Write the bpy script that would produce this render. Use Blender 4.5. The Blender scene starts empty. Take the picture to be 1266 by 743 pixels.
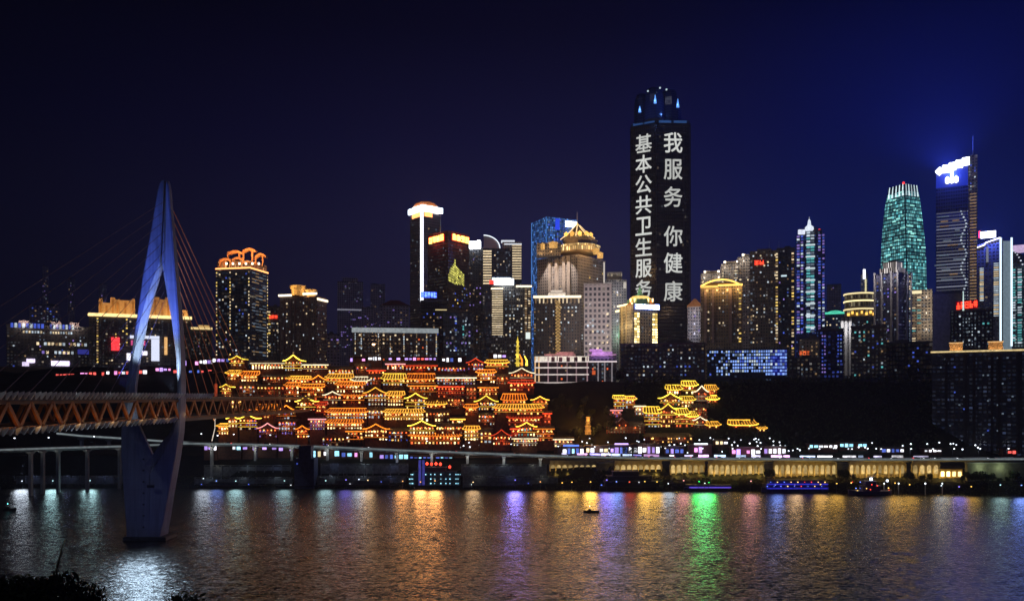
import bpy, math, random
from mathutils import Vector, Matrix
R = random.Random(11)
S = bpy.context.scene
rad = math.radians
# ------------------------------------------------------------------ camera, sky, exposure
F, CX, HY, CH = 993.0, 633.0, 490.0, 66.0        # focal length in photo pixels, principal column, horizon row, eye height
cam = bpy.data.cameras.new('camera'); cam_o = bpy.data.objects.new('camera', cam); S.collection.objects.link(cam_o)
cam.sensor_fit = 'HORIZONTAL'; cam.sensor_width = 36; cam.lens = 36*F/1266
cam.shift_y = (HY-371.5)/1266; cam.clip_start = .5; cam.clip_end = 20000
cam_o.location = (0, 0, CH); cam_o.rotation_euler = (rad(90), 0, 0); S.camera = cam_o
S.view_settings.view_transform = 'Standard'; S.view_settings.look = 'None'
S.view_settings.exposure = 0; S.view_settings.gamma = 1; S.view_settings.use_curve_mapping = False
S.render.engine = 'CYCLES'
S.cycles.use_denoising = True; S.cycles.use_light_tree = True
S.cycles.max_bounces = 4; S.cycles.diffuse_bounces = 2; S.cycles.glossy_bounces = 3; S.cycles.transmission_bounces = 2
S.cycles.volume_bounces = 0; S.cycles.transparent_max_bounces = 6
S.cycles.sample_clamp_indirect = 3; S.cycles.sample_clamp_direct = 6
S.cycles.caustics_reflective = False; S.cycles.caustics_refractive = False

w = bpy.data.worlds.new('World'); S.world = w; w.use_nodes = True
nt = w.node_tree; nt.nodes.clear()
def nd(nt, t, **k):
    n = nt.nodes.new(t)
    for a, b in k.items(): setattr(n, a, b)
    return n
def mth(nt, op, a, b=None, c=None, clamp=False):
    n = nd(nt, 'ShaderNodeMath', operation=op, use_clamp=clamp)
    for i, v in enumerate((a, b, c)):
        if v is None: continue
        if isinstance(v, (int, float)): n.inputs[i].default_value = v
        else: nt.links.new(v, n.inputs[i])
    return n.outputs[0]
out = nd(nt, 'ShaderNodeOutputWorld'); bg = nd(nt, 'ShaderNodeBackground')
tc = nd(nt, 'ShaderNodeTexCoord'); sx = nd(nt, 'ShaderNodeSeparateXYZ')
nt.links.new(tc.outputs['Generated'], sx.inputs[0])
rp = nd(nt, 'ShaderNodeValToRGB'); nt.links.new(sx.outputs[2], rp.inputs[0])      # night sky: city glow low, near black overhead
el = rp.color_ramp.elements
el[0].position = 0; el[0].color = (.013, .014, .042, 1); el[1].position = .75; el[1].color = (.0006, .0006, .004, 1)
for p, c in ((.1, (.0125, .0125, .046)), (.2, (.0098, .0098, .048)), (.3, (.0042, .0044, .034)), (.42, (.0012, .0012, .012))):
    e = el.new(p); e.color = (*c, 1)
sd = nd(nt, 'ShaderNodeMapRange', interpolation_type='SMOOTHSTEP'); nt.links.new(sx.outputs[0], sd.inputs[0])
for i, v in ((1, -.62), (2, .12), (3, .22), (4, 1.0)): sd.inputs[i].default_value = v
tint = nd(nt, 'ShaderNodeMapRange', interpolation_type='SMOOTHSTEP'); nt.links.new(sx.outputs[0], tint.inputs[0])
for i, v in ((1, .05), (2, .38), (3, 1.0), (4, .34)): tint.inputs[i].default_value = v
blue = nd(nt, 'ShaderNodeCombineXYZ'); nt.links.new(tint.outputs[0], blue.inputs[0])
nt.links.new(mth(nt, 'MULTIPLY_ADD', tint.outputs[0], .35, .65), blue.inputs[1])
nt.links.new(mth(nt, 'MULTIPLY_ADD', tint.outputs[0], -.85, 1.75), blue.inputs[2])
mx = nd(nt, 'ShaderNodeVectorMath', operation='MULTIPLY'); nt.links.new(rp.outputs[0], mx.inputs[0]); nt.links.new(blue.outputs[0], mx.inputs[1])
m2 = nd(nt, 'ShaderNodeVectorMath', operation='SCALE'); nt.links.new(mx.outputs[0], m2.inputs[0]); nt.links.new(sd.outputs[0], m2.inputs[3])
nt.links.new(m2.outputs[0], bg.inputs[0]); bg.inputs[1].default_value = 1.0
nt.links.new(bg.outputs[0], out.inputs[0])
# unseen cool sun lamp behind the viewer's left shoulder, added to lift dark walls
sl = bpy.data.lights.new('moon', 'SUN'); so = bpy.data.objects.new('moon', sl); S.collection.objects.link(so)
sl.energy = .07; sl.angle = rad(.5); sl.color = (.78, .82, 1); so.rotation_euler = (rad(52), 0, rad(-28))

# ------------------------------------------------------------------ pixel -> place
def PX(px, Y): return (px-CX)*Y/F
def PZ(py, Y): return CH-(py-HY)*Y/F
def P(px, py, Y): return Vector((PX(px, Y), Y, PZ(py, Y)))

# ------------------------------------------------------------------ materials
MC = {}
def mat(name, col, rough=.7, metal=0., noise=.25, scale=.4, spec=.3):
    if name in MC: return MC[name]
    m = bpy.data.materials.new(name); MC[name] = m; m.use_nodes = True; nt = m.node_tree; b = nt.nodes['Principled BSDF']
    b.inputs['Roughness'].default_value = rough; b.inputs['Metallic'].default_value = metal; b.inputs['Specular IOR Level'].default_value = spec
    g = nd(nt, 'ShaderNodeNewGeometry'); n = nd(nt, 'ShaderNodeTexNoise'); n.inputs['Scale'].default_value = scale; n.inputs['Detail'].default_value = 5
    nt.links.new(g.outputs['Position'], n.inputs['Vector'])
    mp = nd(nt, 'ShaderNodeMapRange'); nt.links.new(n.outputs[0], mp.inputs[0])
    for i, v in ((1, .3), (2, .7), (3, 1-noise), (4, 1+noise)): mp.inputs[i].default_value = v
    v = nd(nt, 'ShaderNodeVectorMath', operation='SCALE'); v.inputs[0].default_value = col[:3]; nt.links.new(mp.outputs[0], v.inputs[3])
    nt.links.new(v.outputs[0], b.inputs['Base Color'])
    return m
def em(name, col, s, sample='AUTO', body=(.02, .02, .02), vary=0.):
    if name in MC: return MC[name]
    m = bpy.data.materials.new(name); MC[name] = m; m.use_nodes = True; nt = m.node_tree; b = nt.nodes['Principled BSDF']
    b.inputs['Base Color'].default_value = (*body, 1); b.inputs['Roughness'].default_value = .4
    b.inputs['Emission Color'].default_value = (*col, 1); b.inputs['Emission Strength'].default_value = s
    if vary:
        g = nd(nt, 'ShaderNodeNewGeometry'); n = nd(nt, 'ShaderNodeTexNoise'); n.inputs['Scale'].default_value = .45; n.inputs['Detail'].default_value = 2
        nt.links.new(g.outputs['Position'], n.inputs['Vector'])
        o = nd(nt, 'ShaderNodeObjectInfo')
        f = mth(nt, 'MULTIPLY', mth(nt, 'MULTIPLY_ADD', n.outputs[0], 2*vary*1.6, 1-vary*1.6), mth(nt, 'MULTIPLY_ADD', o.outputs['Random'], 2*vary, 1-vary))
        nt.links.new(mth(nt, 'MULTIPLY', mth(nt, 'MAXIMUM', f, .05), s), b.inputs['Emission Strength'])
    m.cycles.emission_sampling = sample
    return m
FK = .55
def facade(name, wall, glass=(.02, .025, .035), bay=3.2, floor=3.4, ww=.6, wh=.5, lit=.05, c1=(1, .72, .4), c2=(.75, .85, 1), st=.5, gr=.15, mid=.13):
    """wall with a window grid read from the wall's own metres (uv); a share of the rooms is lit"""
    if name in MC: return MC[name]
    m = bpy.data.materials.new(name); MC[name] = m; m.use_nodes = True; nt = m.node_tree; b = nt.nodes['Principled BSDF']
    uv = nd(nt, 'ShaderNodeUVMap'); s = nd(nt, 'ShaderNodeSeparateXYZ'); nt.links.new(uv.outputs[0], s.inputs[0])
    oi = nd(nt, 'ShaderNodeObjectInfo')
    u = mth(nt, 'DIVIDE', s.outputs[0], bay); v = mth(nt, 'DIVIDE', s.outputs[1], floor)
    fu = mth(nt, 'FRACT', u); fv = mth(nt, 'FRACT', v); iu = mth(nt, 'FLOOR', u); iv = mth(nt, 'FLOOR', v)
    def inside(x, k): return mth(nt, 'LESS_THAN', mth(nt, 'ABSOLUTE', mth(nt, 'SUBTRACT', x, .5)), k/2)
    mask = mth(nt, 'MULTIPLY', inside(fu, ww), inside(fv, wh))
    g = nd(nt, 'ShaderNodeNewGeometry'); sn = nd(nt, 'ShaderNodeSeparateXYZ'); nt.links.new(g.outputs['Normal'], sn.inputs[0])
    mask = mth(nt, 'MULTIPLY', mask, mth(nt, 'LESS_THAN', mth(nt, 'ABSOLUTE', sn.outputs[2]), .5))
    cell = nd(nt, 'ShaderNodeCombineXYZ'); nt.links.new(iu, cell.inputs[0]); nt.links.new(iv, cell.inputs[1]); nt.links.new(mth(nt, 'MULTIPLY', oi.outputs['Random'], 97), cell.inputs[2])
    wn = nd(nt, 'ShaderNodeTexWhiteNoise', noise_dimensions='3D'); nt.links.new(cell.outputs[0], wn.inputs['Vector'])
    sc = nd(nt, 'ShaderNodeSeparateColor'); nt.links.new(wn.outputs['Color'], sc.inputs[0])
    on = mth(nt, 'LESS_THAN', sc.outputs[0], lit)
    br = mth(nt, 'MULTIPLY_ADD', mth(nt, 'POWER', sc.outputs[1], 1.6), .85, .15)
    if mid: on = mth(nt, 'ADD', on, mid)          # dim glow added to every window so dark facades show
    mc = nd(nt, 'ShaderNodeMix', data_type='RGBA'); nt.links.new(sc.outputs[2], mc.inputs[0]); mc.inputs[6].default_value = (*c1, 1); mc.inputs[7].default_value = (*c2, 1)
    nt.links.new(mc.outputs[2], b.inputs['Emission Color'])
    nt.links.new(mth(nt, 'MULTIPLY', mth(nt, 'MULTIPLY', mth(nt, 'MULTIPLY', mask, on), br), st*FK), b.inputs['Emission Strength'])
    n = nd(nt, 'ShaderNodeTexNoise'); n.inputs['Scale'].default_value = .08; nt.links.new(g.outputs['Position'], n.inputs['Vector'])
    wv = nd(nt, 'ShaderNodeVectorMath', operation='SCALE'); wv.inputs[0].default_value = wall; nt.links.new(mth(nt, 'MULTIPLY_ADD', n.outputs[0], .8, .6), wv.inputs[3])
    bc = nd(nt, 'ShaderNodeMix', data_type='RGBA'); nt.links.new(mask, bc.inputs[0]); nt.links.new(wv.outputs[0], bc.inputs[6]); bc.inputs[7].default_value = (*glass, 1)
    nt.links.new(bc.outputs[2], b.inputs['Base Color'])
    nt.links.new(mth(nt, 'MULTIPLY_ADD', mask, gr-.75, .75), b.inputs['Roughness'])
    m.cycles.emission_sampling = 'NONE'
    return m
def E(k): return EM[k]
EM = dict(
    ww=em('window_warm_white', (1, .78, .48), .85, 'NONE', vary=.3), wd=em('window_warm_dim', (1, .62, .3), .22, 'NONE', vary=.4),
    cw=em('window_cool_white', (.75, .88, 1), .65, 'NONE', vary=.4), cd=em('window_cool_dim', (.6, .78, 1), .16, 'NONE', vary=.4),
    bl=em('window_blue', (.10, .18, 1), .5, 'NONE', vary=.4), pu=em('window_purple', (.45, .3, 1), .5, 'NONE', vary=.4),
    te=em('window_teal', (.16, .72, .74), .55, 'NONE', vary=.35), go=em('window_gold', (1, .68, .16), 1.0, 'NONE', vary=.3),
    hw=em('hall_window_warm', (1, .52, .13), 1.9, 'NONE', vary=.5), hy=em('hall_window_yellow', (1, .78, .36), 2.6, 'NONE', vary=.5), hr=em('hall_window_red', (1, .16, .04), .9, 'NONE', vary=.5),
    white=em('white_neon', (.86, .93, 1), 5), whites=em('white_neon_soft', (.9, .93, 1), 1.5), cool=em('cool_neon', (.55, .75, 1), 4),
    gold=em('gold_neon', (1, .62, .10), 3.6), yellow=em('yellow_neon', (1, .80, .10), 3.4), orange=em('orange_neon', (1, .30, .02), 2.8), red=em('red_neon', (1, .03, .02), 2.6),
    pale=em('pale_gold_neon', (1, .80, .45), 3.0), crown=em('crown_orange_glow', (1, .34, .10), 3.0), blue=em('blue_neon', (.06, .14, 1), 5), violet=em('violet_neon', (.35, .18, 1), 3.5),
    signred=em('sign_red', (1, .05, .02), 3), signyel=em('sign_yellow_core', (1, .6, .12), 4), signwhite=em('sign_white', (.9, .95, 1), 9), signblue=em('sign_blue', (.10, .2, 1), 4),
    teal=em('teal_neon', (.2, .9, .8), 1.5), green=em('green_neon', (.1, 1, .25), 2.5), pink=em('pink_neon', (1, .25, .7), 2.5))

# ------------------------------------------------------------------ objects
COL = S.collection; WL = {}
def thing(name, label, cat, loc, group=None):
    o = bpy.data.objects.new(name, None); COL.objects.link(o); o.location = loc; o.empty_display_size = 1
    o['label'] = label; o['category'] = cat; o['kind'] = 'thing'
    if group: o['group'] = group
    WL[o.name] = Vector(loc); return o
def tag(o, label, cat, group=None):
    o['label'] = label; o['category'] = cat
    if group: o['group'] = group
    return o
class MB:
    """collects faces in world metres; build() links them as one mesh object"""
    def __init__(s): s.v = []; s.f = []; s.mi = []; s.uv = []; s.sm = []
    def face(s, pts, mi=0, uv=None, smooth=False):
        i = len(s.v); s.v += [Vector(p) for p in pts]; s.f.append(list(range(i, i+len(pts)))); s.mi.append(mi); s.uv.append(uv); s.sm.append(smooth)
    def prism(s, pts, z0, z1, mi=0, top=None, cap=True):
        """pts counter-clockwise in plan; top = plan of the upper end"""
        top = top or pts; n = len(pts); u = 0
        for i in range(n):
            a, b = pts[i], pts[(i+1) % n]; c, d = top[(i+1) % n], top[i]; L = math.hypot(b[0]-a[0], b[1]-a[1])
            za, zb = (z1[i], z1[(i+1) % n]) if isinstance(z1, (list, tuple)) else (z1, z1)
            s.face([(a[0], a[1], z0), (b[0], b[1], z0), (c[0], c[1], zb), (d[0], d[1], za)], mi, [(u, z0), (u+L, z0), (u+L, zb), (u, za)]); u += L
        if cap:
            zz = z1 if isinstance(z1, (list, tuple)) else [z1]*n
            s.face([(p[0], p[1], zz[i]) for i, p in enumerate(top)], mi); s.face([(p[0], p[1], z0) for p in reversed(pts)], mi)
        return s
    def box(s, c, size, rz=0., mi=0):
        x, y, z = size[0]/2, size[1]/2, size[2]/2; co, si = math.cos(rz), math.sin(rz)
        pts = [(c[0]+a*co-b*si, c[1]+a*si+b*co) for a, b in ((-x, -y), (x, -y), (x, y), (-x, y))]
        return s.prism(pts, c[2]-z, c[2]+z, mi)
    def tube(s, pts, r, n=6, mi=0, r1=None):
        pts = [Vector(p) for p in pts]; rings = []
        for i, p in enumerate(pts):
            d = (pts[min(i+1, len(pts)-1)]-pts[max(i-1, 0)]).normalized()
            a = d.cross(Vector((0, 0, 1)))
            a = a.normalized() if a.length > .05 else Vector((1, 0, 0))
            b = d.cross(a); rr = r if r1 is None else r+(r1-r)*i/max(len(pts)-1, 1)
            rings.append([p+a*rr*math.cos(2*math.pi*k/n)+b*rr*math.sin(2*math.pi*k/n) for k in range(n)])
        for i in range(len(rings)-1):
            for k in range(n): s.face([rings[i][k], rings[i][(k+1) % n], rings[i+1][(k+1) % n], rings[i+1][k]], mi, smooth=n > 5)
        s.face(rings[0][::-1], mi); s.face(rings[-1], mi); return s
    def lathe(s, c, prof, n=20, mi=0, smooth=False, sy=1., rz=0.):
        co, si = math.cos(rz), math.sin(rz)
        def q(r, z, k):
            a = 2*math.pi*(k+.5)/n; x, y = r*math.cos(a), r*math.sin(a)*sy
            return Vector((c[0]+x*co-y*si, c[1]+x*si+y*co, c[2]+z))
        for (r0, z0), (r1, z1) in zip(prof, prof[1:]):
            for k in range(n):
                a, b, cc, d = q(r0, z0, k), q(r0, z0, k+1), q(r1, z1, k+1), q(r1, z1, k); U = r0*2*math.pi/n
                if r0 < 1e-4: s.face([a, cc, d], mi, smooth=smooth)
                elif r1 < 1e-4: s.face([a, b, cc], mi, smooth=smooth)
                else: s.face([a, b, cc, d], mi, [(k*U, z0), (k*U+U, z0), (k*U+U, z1), (k*U, z1)], smooth)
        if prof[0][0] > 1e-4: s.face([q(*prof[0], k) for k in range(n)][::-1], mi)
        if prof[-1][0] > 1e-4: s.face([q(*prof[-1], k) for k in range(n)], mi)
        return s
    def loft(s, rings, mi=0, smooth=False, cap=True):
        for r0, r1 in zip(rings, rings[1:]):
            n = len(r0); u = 0
            for k in range(n):
                a, b, c, d = r0[k], r0[(k+1) % n], r1[(k+1) % n], r1[k]; L = (Vector(b)-Vector(a)).length
                s.face([a, b, c, d], mi, [(u, a[2]), (u+L, b[2]), (u+L, c[2]), (u, d[2])], smooth); u += L
        if cap: s.face(rings[0][::-1], mi); s.face(rings[-1], mi)
        return s
    def build(s, name, mats, parent=None, label=None, kind=None, loc=None, at=None):
        mats = mats if isinstance(mats, (list, tuple)) else [mats]
        base = Vector(loc) if loc is not None else (WL[parent.name] if parent else Vector((0, 0, 0)))
        me = bpy.data.meshes.new(name); me.from_pydata([tuple(v-base) for v in s.v], [], s.f)
        for m in mats: me.materials.append(m)
        me.polygons.foreach_set('material_index', s.mi); me.polygons.foreach_set('use_smooth', s.sm)
        uvl = me.uv_layers.new(name='metres'); flat = []
        for f, u in zip(s.f, s.uv):
            for k in range(len(f)): flat += list(u[k]) if u else [0., 0.]
        uvl.data.foreach_set('uv', flat)
        o = bpy.data.objects.new(name, me); COL.objects.link(o)
        if parent: o.parent = parent; WL[o.name] = WL[parent.name]
        else: o.location = base; WL[o.name] = base
        if label: o['label'] = label
        if kind: o['kind'] = kind
        return o
def lamp(parent, kind, loc, energy, col, radius=.5, target=None, size=rad(100), blend=.6, name='lamp_light'):
    l = bpy.data.lights.new(name, kind); o = bpy.data.objects.new(name, l); COL.objects.link(o)
    l.energy = energy; l.color = col; l.shadow_soft_size = radius
    if kind == 'SPOT': l.spot_size = size; l.spot_blend = blend
    o.location = Vector(loc)-(WL[parent.name] if parent else Vector())
    if target is not None: o.rotation_euler = (Vector(target)-Vector(loc)).to_track_quat('-Z', 'Y').to_euler()
    if parent: o.parent = parent
    return o
# ------------------------------------------------------------------ ground, water
def lerp(a, b, t): return a+(b-a)*t
def pw(x, tab):
    if x <= tab[0][0]: return tab[0][1]
    for (x0, y0), (x1, y1) in zip(tab, tab[1:]):
        if x <= x1: return lerp(y0, y1, (x-x0)/(x1-x0))
    return tab[-1][1]
def toe(x): return pw(x, ((-300, 582), (-100, 580), (100, 566), (200, 556), (330, 540), (800, 500)))
def hsh(i, j): return (math.sin(i*12.9898+j*78.233)*43758.5453) % 1.0
def vnoise(x, y):
    i, j = math.floor(x), math.floor(y); a, b = x-i, y-j; a, b = a*a*(3-2*a), b*b*(3-2*b)
    return lerp(lerp(hsh(i, j), hsh(i+1, j), a), lerp(hsh(i, j+1), hsh(i+1, j+1), a), b)
def ground_z(x, y):
    if y < 230: return pw(y, ((-400, 62), (20, 54), (60, 40), (200, -4)))
    t = toe(x)
    if y < t-12: return -4
    hill = pw(x, ((-280, 0), (-230, 1)))
    far = 78+12*pw(x, ((-260, 1), (-200, 0)))
    z = pw(y, ((t-12, -4), (t, .2), (t+8, 6), (t+14, 8), (586, 14), (600, 22), (610, 27), (lerp(700, 650, hill), far), (900, far+8), (3000, 140), (9000, 160)))
    if y > 612: z += (vnoise(x*.03, y*.03)-.5)*8*min(1, (y-612)/30)
    return z
m_soil = mat('hillside_soil', (.014, .016, .011), .95, noise=.5, scale=.12)
xs = [-2600, -2000, -1400, -1000]+[x for x in range(-800, 801, 16)]+[1000, 1400, 2000, 2600]
ys = [-400, -150, -40, 0, 20, 40, 60, 100, 150, 200, 230, 400, 500]+[y for y in range(520, 720, 5)]+[730, 750, 800, 850, 900, 1000, 1200, 1600, 2200, 2600]
g = MB(); vs = [[(x, y, ground_z(x, y)) for x in xs] for y in ys]
me = bpy.data.meshes.new('ground'); nx = len(xs)
me.from_pydata([p for r in vs for p in r], [], [[j*nx+i, j*nx+i+1, (j+1)*nx+i+1, (j+1)*nx+i] for j in range(len(ys)-1) for i in range(nx-1)])
me.materials.append(m_soil); o = bpy.data.objects.new('ground', me); COL.objects.link(o); o['kind'] = 'structure'

mw = bpy.data.materials.new('river_water'); mw.use_nodes = True; nt = mw.node_tree; b = nt.nodes['Principled BSDF']
b.inputs['Base Color'].default_value = (.018, .017, .014, 1); b.inputs['Roughness'].default_value = .27; b.inputs['IOR'].default_value = 1.33; b.inputs['Specular IOR Level'].default_value = .5
g_ = nd(nt, 'ShaderNodeNewGeometry'); acc = None
big = nd(nt, 'ShaderNodeTexNoise'); big.inputs['Scale'].default_value = .012; big.inputs['Detail'].default_value = 3
mpb = nd(nt, 'ShaderNodeMapping'); mpb.inputs['Scale'].default_value = (.5, 1.5, 1); nt.links.new(g_.outputs['Position'], mpb.inputs[0]); nt.links.new(mpb.outputs[0], big.inputs['Vector'])
for sc_, amp in ((1.9, .8), (.75, .68), (.22, .25)):
    mp = nd(nt, 'ShaderNodeMapping'); mp.inputs['Scale'].default_value = (.6*sc_, 1.15*sc_, sc_); nt.links.new(g_.outputs['Position'], mp.inputs[0])
    n = nd(nt, 'ShaderNodeTexNoise'); n.inputs['Scale'].default_value = 1; n.inputs['Detail'].default_value = 2.5; nt.links.new(mp.outputs[0], n.inputs['Vector'])
    v = nd(nt, 'ShaderNodeVectorMath', operation='MULTIPLY_ADD'); nt.links.new(n.outputs['Color'], v.inputs[0]); v.inputs[1].default_value = (amp*1.5, amp, 0); v.inputs[2].default_value = (-amp*.75, -amp*.5, 0)
    if acc is None: acc = v.outputs[0]
    else:
        a = nd(nt, 'ShaderNodeVectorMath', operation='ADD'); nt.links.new(acc, a.inputs[0]); nt.links.new(v.outputs[0], a.inputs[1]); acc = a.outputs[0]
sc2 = nd(nt, 'ShaderNodeVectorMath', operation='SCALE'); nt.links.new(acc, sc2.inputs[0]); nt.links.new(mth(nt, 'MULTIPLY_ADD', big.outputs[0], 1.2, .35), sc2.inputs[3])
up = nd(nt, 'ShaderNodeVectorMath', operation='ADD'); nt.links.new(sc2.outputs[0], up.inputs[0]); up.inputs[1].default_value = (0, 0, 1)
no = nd(nt, 'ShaderNodeVectorMath', operation='NORMALIZE'); nt.links.new(up.outputs[0], no.inputs[0]); nt.links.new(no.outputs[0], b.inputs['Normal'])
r_ = MB(); r_.face([(-2600, 120, 0), (2600, 120, 0), (2600, 600, 0), (-2600, 600, 0)]); r_.build('river', mw, kind='structure')

# ------------------------------------------------------------------ cable stayed bridge
BX, PY = -166.0, 374.0
conc = mat('pale_concrete', (.27, .31, .41), .6, noise=.12, scale=.1)
dark = mat('dark_steel', (.05, .055, .07), .5); orange = mat('orange_truss_paint', (.42, .13, .02), .5, noise=.3)
palest = mat('pale_bracket_paint', (.6, .62, .62), .5); roadm = mat('asphalt', (.05, .05, .055), .85)
nt = conc.node_tree; g_ = nd(nt, 'ShaderNodeNewGeometry'); s_ = nd(nt, 'ShaderNodeSeparateXYZ'); nt.links.new(g_.outputs['Position'], s_.inputs[0])   # pour joints and rain streaks
ln_ = mth(nt, 'MULTIPLY_ADD', mth(nt, 'LESS_THAN', mth(nt, 'FRACT', mth(nt, 'DIVIDE', s_.outputs[2], 4.6)), .05), -.13, 1)
mp_ = nd(nt, 'ShaderNodeMapping'); mp_.inputs['Scale'].default_value = (.9, .9, .045); nt.links.new(g_.outputs['Position'], mp_.inputs[0])
n_ = nd(nt, 'ShaderNodeTexNoise'); n_.inputs['Scale'].default_value = 1; n_.inputs['Detail'].default_value = 5; nt.links.new(mp_.outputs[0], n_.inputs['Vector'])
f_ = mth(nt, 'MULTIPLY', ln_, mth(nt, 'MULTIPLY_ADD', n_.outputs[0], 1.0, .5)); bs_ = nt.nodes['Principled BSDF']; lk_ = bs_.inputs['Base Color'].links[0].from_socket
v_ = nd(nt, 'ShaderNodeVectorMath', operation='SCALE'); nt.links.new(lk_, v_.inputs[0]); nt.links.new(f_, v_.inputs[3]); nt.links.new(v_.outputs[0], bs_.inputs['Base Color'])
bridge = thing('cable_stayed_bridge', 'double-deck bridge with orange truss and blue-lit spindle-shaped pylon standing in the river', 'bridge', (BX, PY, 0))
def px_p(px): return (px-CX)*PY/F
ST = [ # row, left outer, left inner, right inner, right outer, chamfer, half depth   (photo columns at the pylon)
 (224, 200.6, 205.3, 207, 211.8, .3, 2.6), (228, 198.6, 205.1, 206.8, 213.6, .3, 3.1), (236, 196.5, 204.6, 206.2, 215, .3, 3.4), (249, 194.5, 204, 205.6, 216, .3, 3.6), (287, 188.3, 202.4, 204, 220, .3, 4.0), (325, 182, 200.6, 202.2, 223.3, .8, 4.4),
 (335, 180.2, 199, 203, 224.3, 2.5, 4.5), (350, 178, 195.5, 205, 225.8, 4.5, 4.7), (364, 176.2, 191, 207.2, 227, 5.2, 4.8), (396, 171.8, 182.5, 213, 230, 5.4, 5.2), (441, 164.8, 173.5, 219.3, 233, 4.8, 5.6), (477, 159.5, 168.5, 221.2, 234, 4.2, 6),
 (505, 156, 167, 220.5, 234, 5, 6.3), (520, 154.8, 170.5, 217.5, 233.4, 8, 6.4), (535, 154, 177, 210.5, 232.4, 12, 6.5), (548, 153.8, 183, 199.5, 230.6, 12, 6.6), (562, 154, 189.4, 189.8, 228.8, 15, 6.8), (575, 154.8, 189.5, 189.7, 226.8, 7, 7), (585, 155.6, 189.55, 189.65, 225, .4, 7),
 (603, 157, 189.55, 189.65, 222, .3, 7), (640, 160.5, 189.55, 189.65, 216.8, .3, 7), (652, 161.4, 189.55, 189.65, 215, .3, 7.1), (668, 162.3, 189.55, 189.65, 213.3, .3, 7.2)]
pm = MB()
for side in (0, 1):
    rings = []
    for (r, lo, li, ri, ro, c, d) in reversed(ST):
        z = CH-(r-HY)*PY/F; d = d*.55 if r < 600 else d*lerp(.55, .7, (r-600)/68); ro -= 2*d/PY*(CX-ro)
        if side: c = min(c, max(.2, (ro-ri)*.55))
        o_, i_ = (px_p(lo), px_p(li)) if side == 0 else (px_p(ro), px_p(ri)); s_ = 1 if side == 0 else -1
        c *= PY/F; cy = min(d*.75, c*1.2+.1)
        ring = [(o_, PY-d+.5, z), (o_+s_*.6, PY-d, z), (i_-s_*c, PY-d, z), (i_, PY-d+cy, z), (i_, PY+d-cy, z), (i_-s_*c, PY+d, z), (o_+s_*.6, PY+d, z), (o_, PY+d-.5, z)]
        rings.append(ring if side == 0 else ring[::-1])
    pm.loft(rings)
pylon = pm.build('pylon', conc, bridge)
fm = MB(); fm.prism([(px_p(160), PY-6.2), (px_p(212), PY-6.2), (px_p(212), PY+6.2), (px_p(160), PY+6.2)], -3, 1.6); fm.build('footing', dark, bridge)
for k in range(7):
    hm = MB(); hm.box((px_p(183), PY-4.6, 6+k*5.2), (.8, .3, .8)); hm.build('hatch', dark, bridge)
xr, xl = BX+11.6, BX-11.6
dk = MB(); dk.prism([(xl, 130), (xr, 130), (xr, 660), (xl, 660)], 64.6, 66.0, 0); dk.build('upper_deck', dark, bridge)
rd = MB(); rd.prism([(xl+2, 130), (xr-2, 130), (xr-2, 660), (xl+2, 660)], 66.004, 66.12); rd.build('road_surface', roadm, bridge)
dk = MB(); dk.prism([(xl, 130), (xr, 130), (xr, 660), (xl, 660)], 54.4, 55.7, 0); dk.build('lower_deck', dark, bridge)
for x in (xr+.35, xl-.35):
    for z in (64.0, 56.2):
        c = MB(); c.prism([(x-.3, 130), (x+.3, 130), (x+.3, 640), (x-.3, 640)], z-.45, z+.45); c.build('chord', mat('truss_chord_paint', (.16, .07, .03), .6), bridge)
    pr = MB(); pr.prism([(x-.1, 130), (x+.1, 130), (x+.1, 640), (x-.1, 640)], 66.9, 67.1); pr.build('railing', dark, bridge)
for x, y_end in ((xr+.35, 545), (xl-.35, 440)):
    y = 227.0
    while y < y_end:
        for d in (-1, 1):
            t = MB(); a, q = Vector((x, y, 56.2)), Vector((x, y+d*6, 64)); s_ = (q-a).normalized(); n_ = s_.cross(Vector((1, 0, 0))).normalized()*.62
            for xa in (0,):
                t.loft([[a+n_+Vector((-.4, 0, 0)), a+n_+Vector((.4, 0, 0)), a-n_+Vector((.4, 0, 0)), a-n_+Vector((-.4, 0, 0))], [q+n_+Vector((-.4, 0, 0)), q+n_+Vector((.4, 0, 0)), q-n_+Vector((.4, 0, 0)), q-n_+Vector((-.4, 0, 0))]])
            t.build('diagonal', orange, bridge)
        y += 12
for zb, n_max in ((65.9, 60), (54.9, 40)):
    y = 232.0; k = 0
    while k < n_max:
        t = MB(); x = xr+.7
        t.loft([[(x, y-.25, zb-.9), (x+.3, y-.25, zb-.9), (x+.3, y+.25, zb-.9), (x, y+.25, zb-.9)], [(x, y-.25, zb+.5), (x+1.7, y-.25, zb+.9), (x+1.7, y+.25, zb+.9), (x, y+.25, zb+.5)], [(x, y-.2, zb+1.1), (x+1.9, y-.2, zb+1.7), (x+1.9, y+.2, zb+1.7), (x, y+.2, zb+1.1)]])
        t.build('bracket', palest, bridge); y += 3.0 if zb > 60 else 3.4; k += 1
for k in range(11):                                     # fan of cables in one plane over the road
    zt = 156-k*4.6
    for sgn, y0, dy in ((-1, 30, 14), (1, 28, 12.5)):
        ya = PY+sgn*(y0+(10-k)*dy); c = MB(); c.tube([(px_p(207), PY+sgn*3.2, zt), (BX, ya, 66)], .13 if sgn < 0 else .17, 5)
        c.build('cable', em('cable_orange_light', (1, .28, .12), .07, 'NONE', body=(.3, .1, .06)) if sgn > 0 else mat('cable_sheath', (.22, .16, .2), .5), bridge)  # orange light on the far cables is put in as emission
for k in range(13):                                     # warm floodlights at the truss nodes
    y = 231+k*12
    lamp(bridge, 'POINT', (xr+2.2, y+3, 57.2), 95, (1, .5, .18), .3, name='truss_light')
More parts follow.
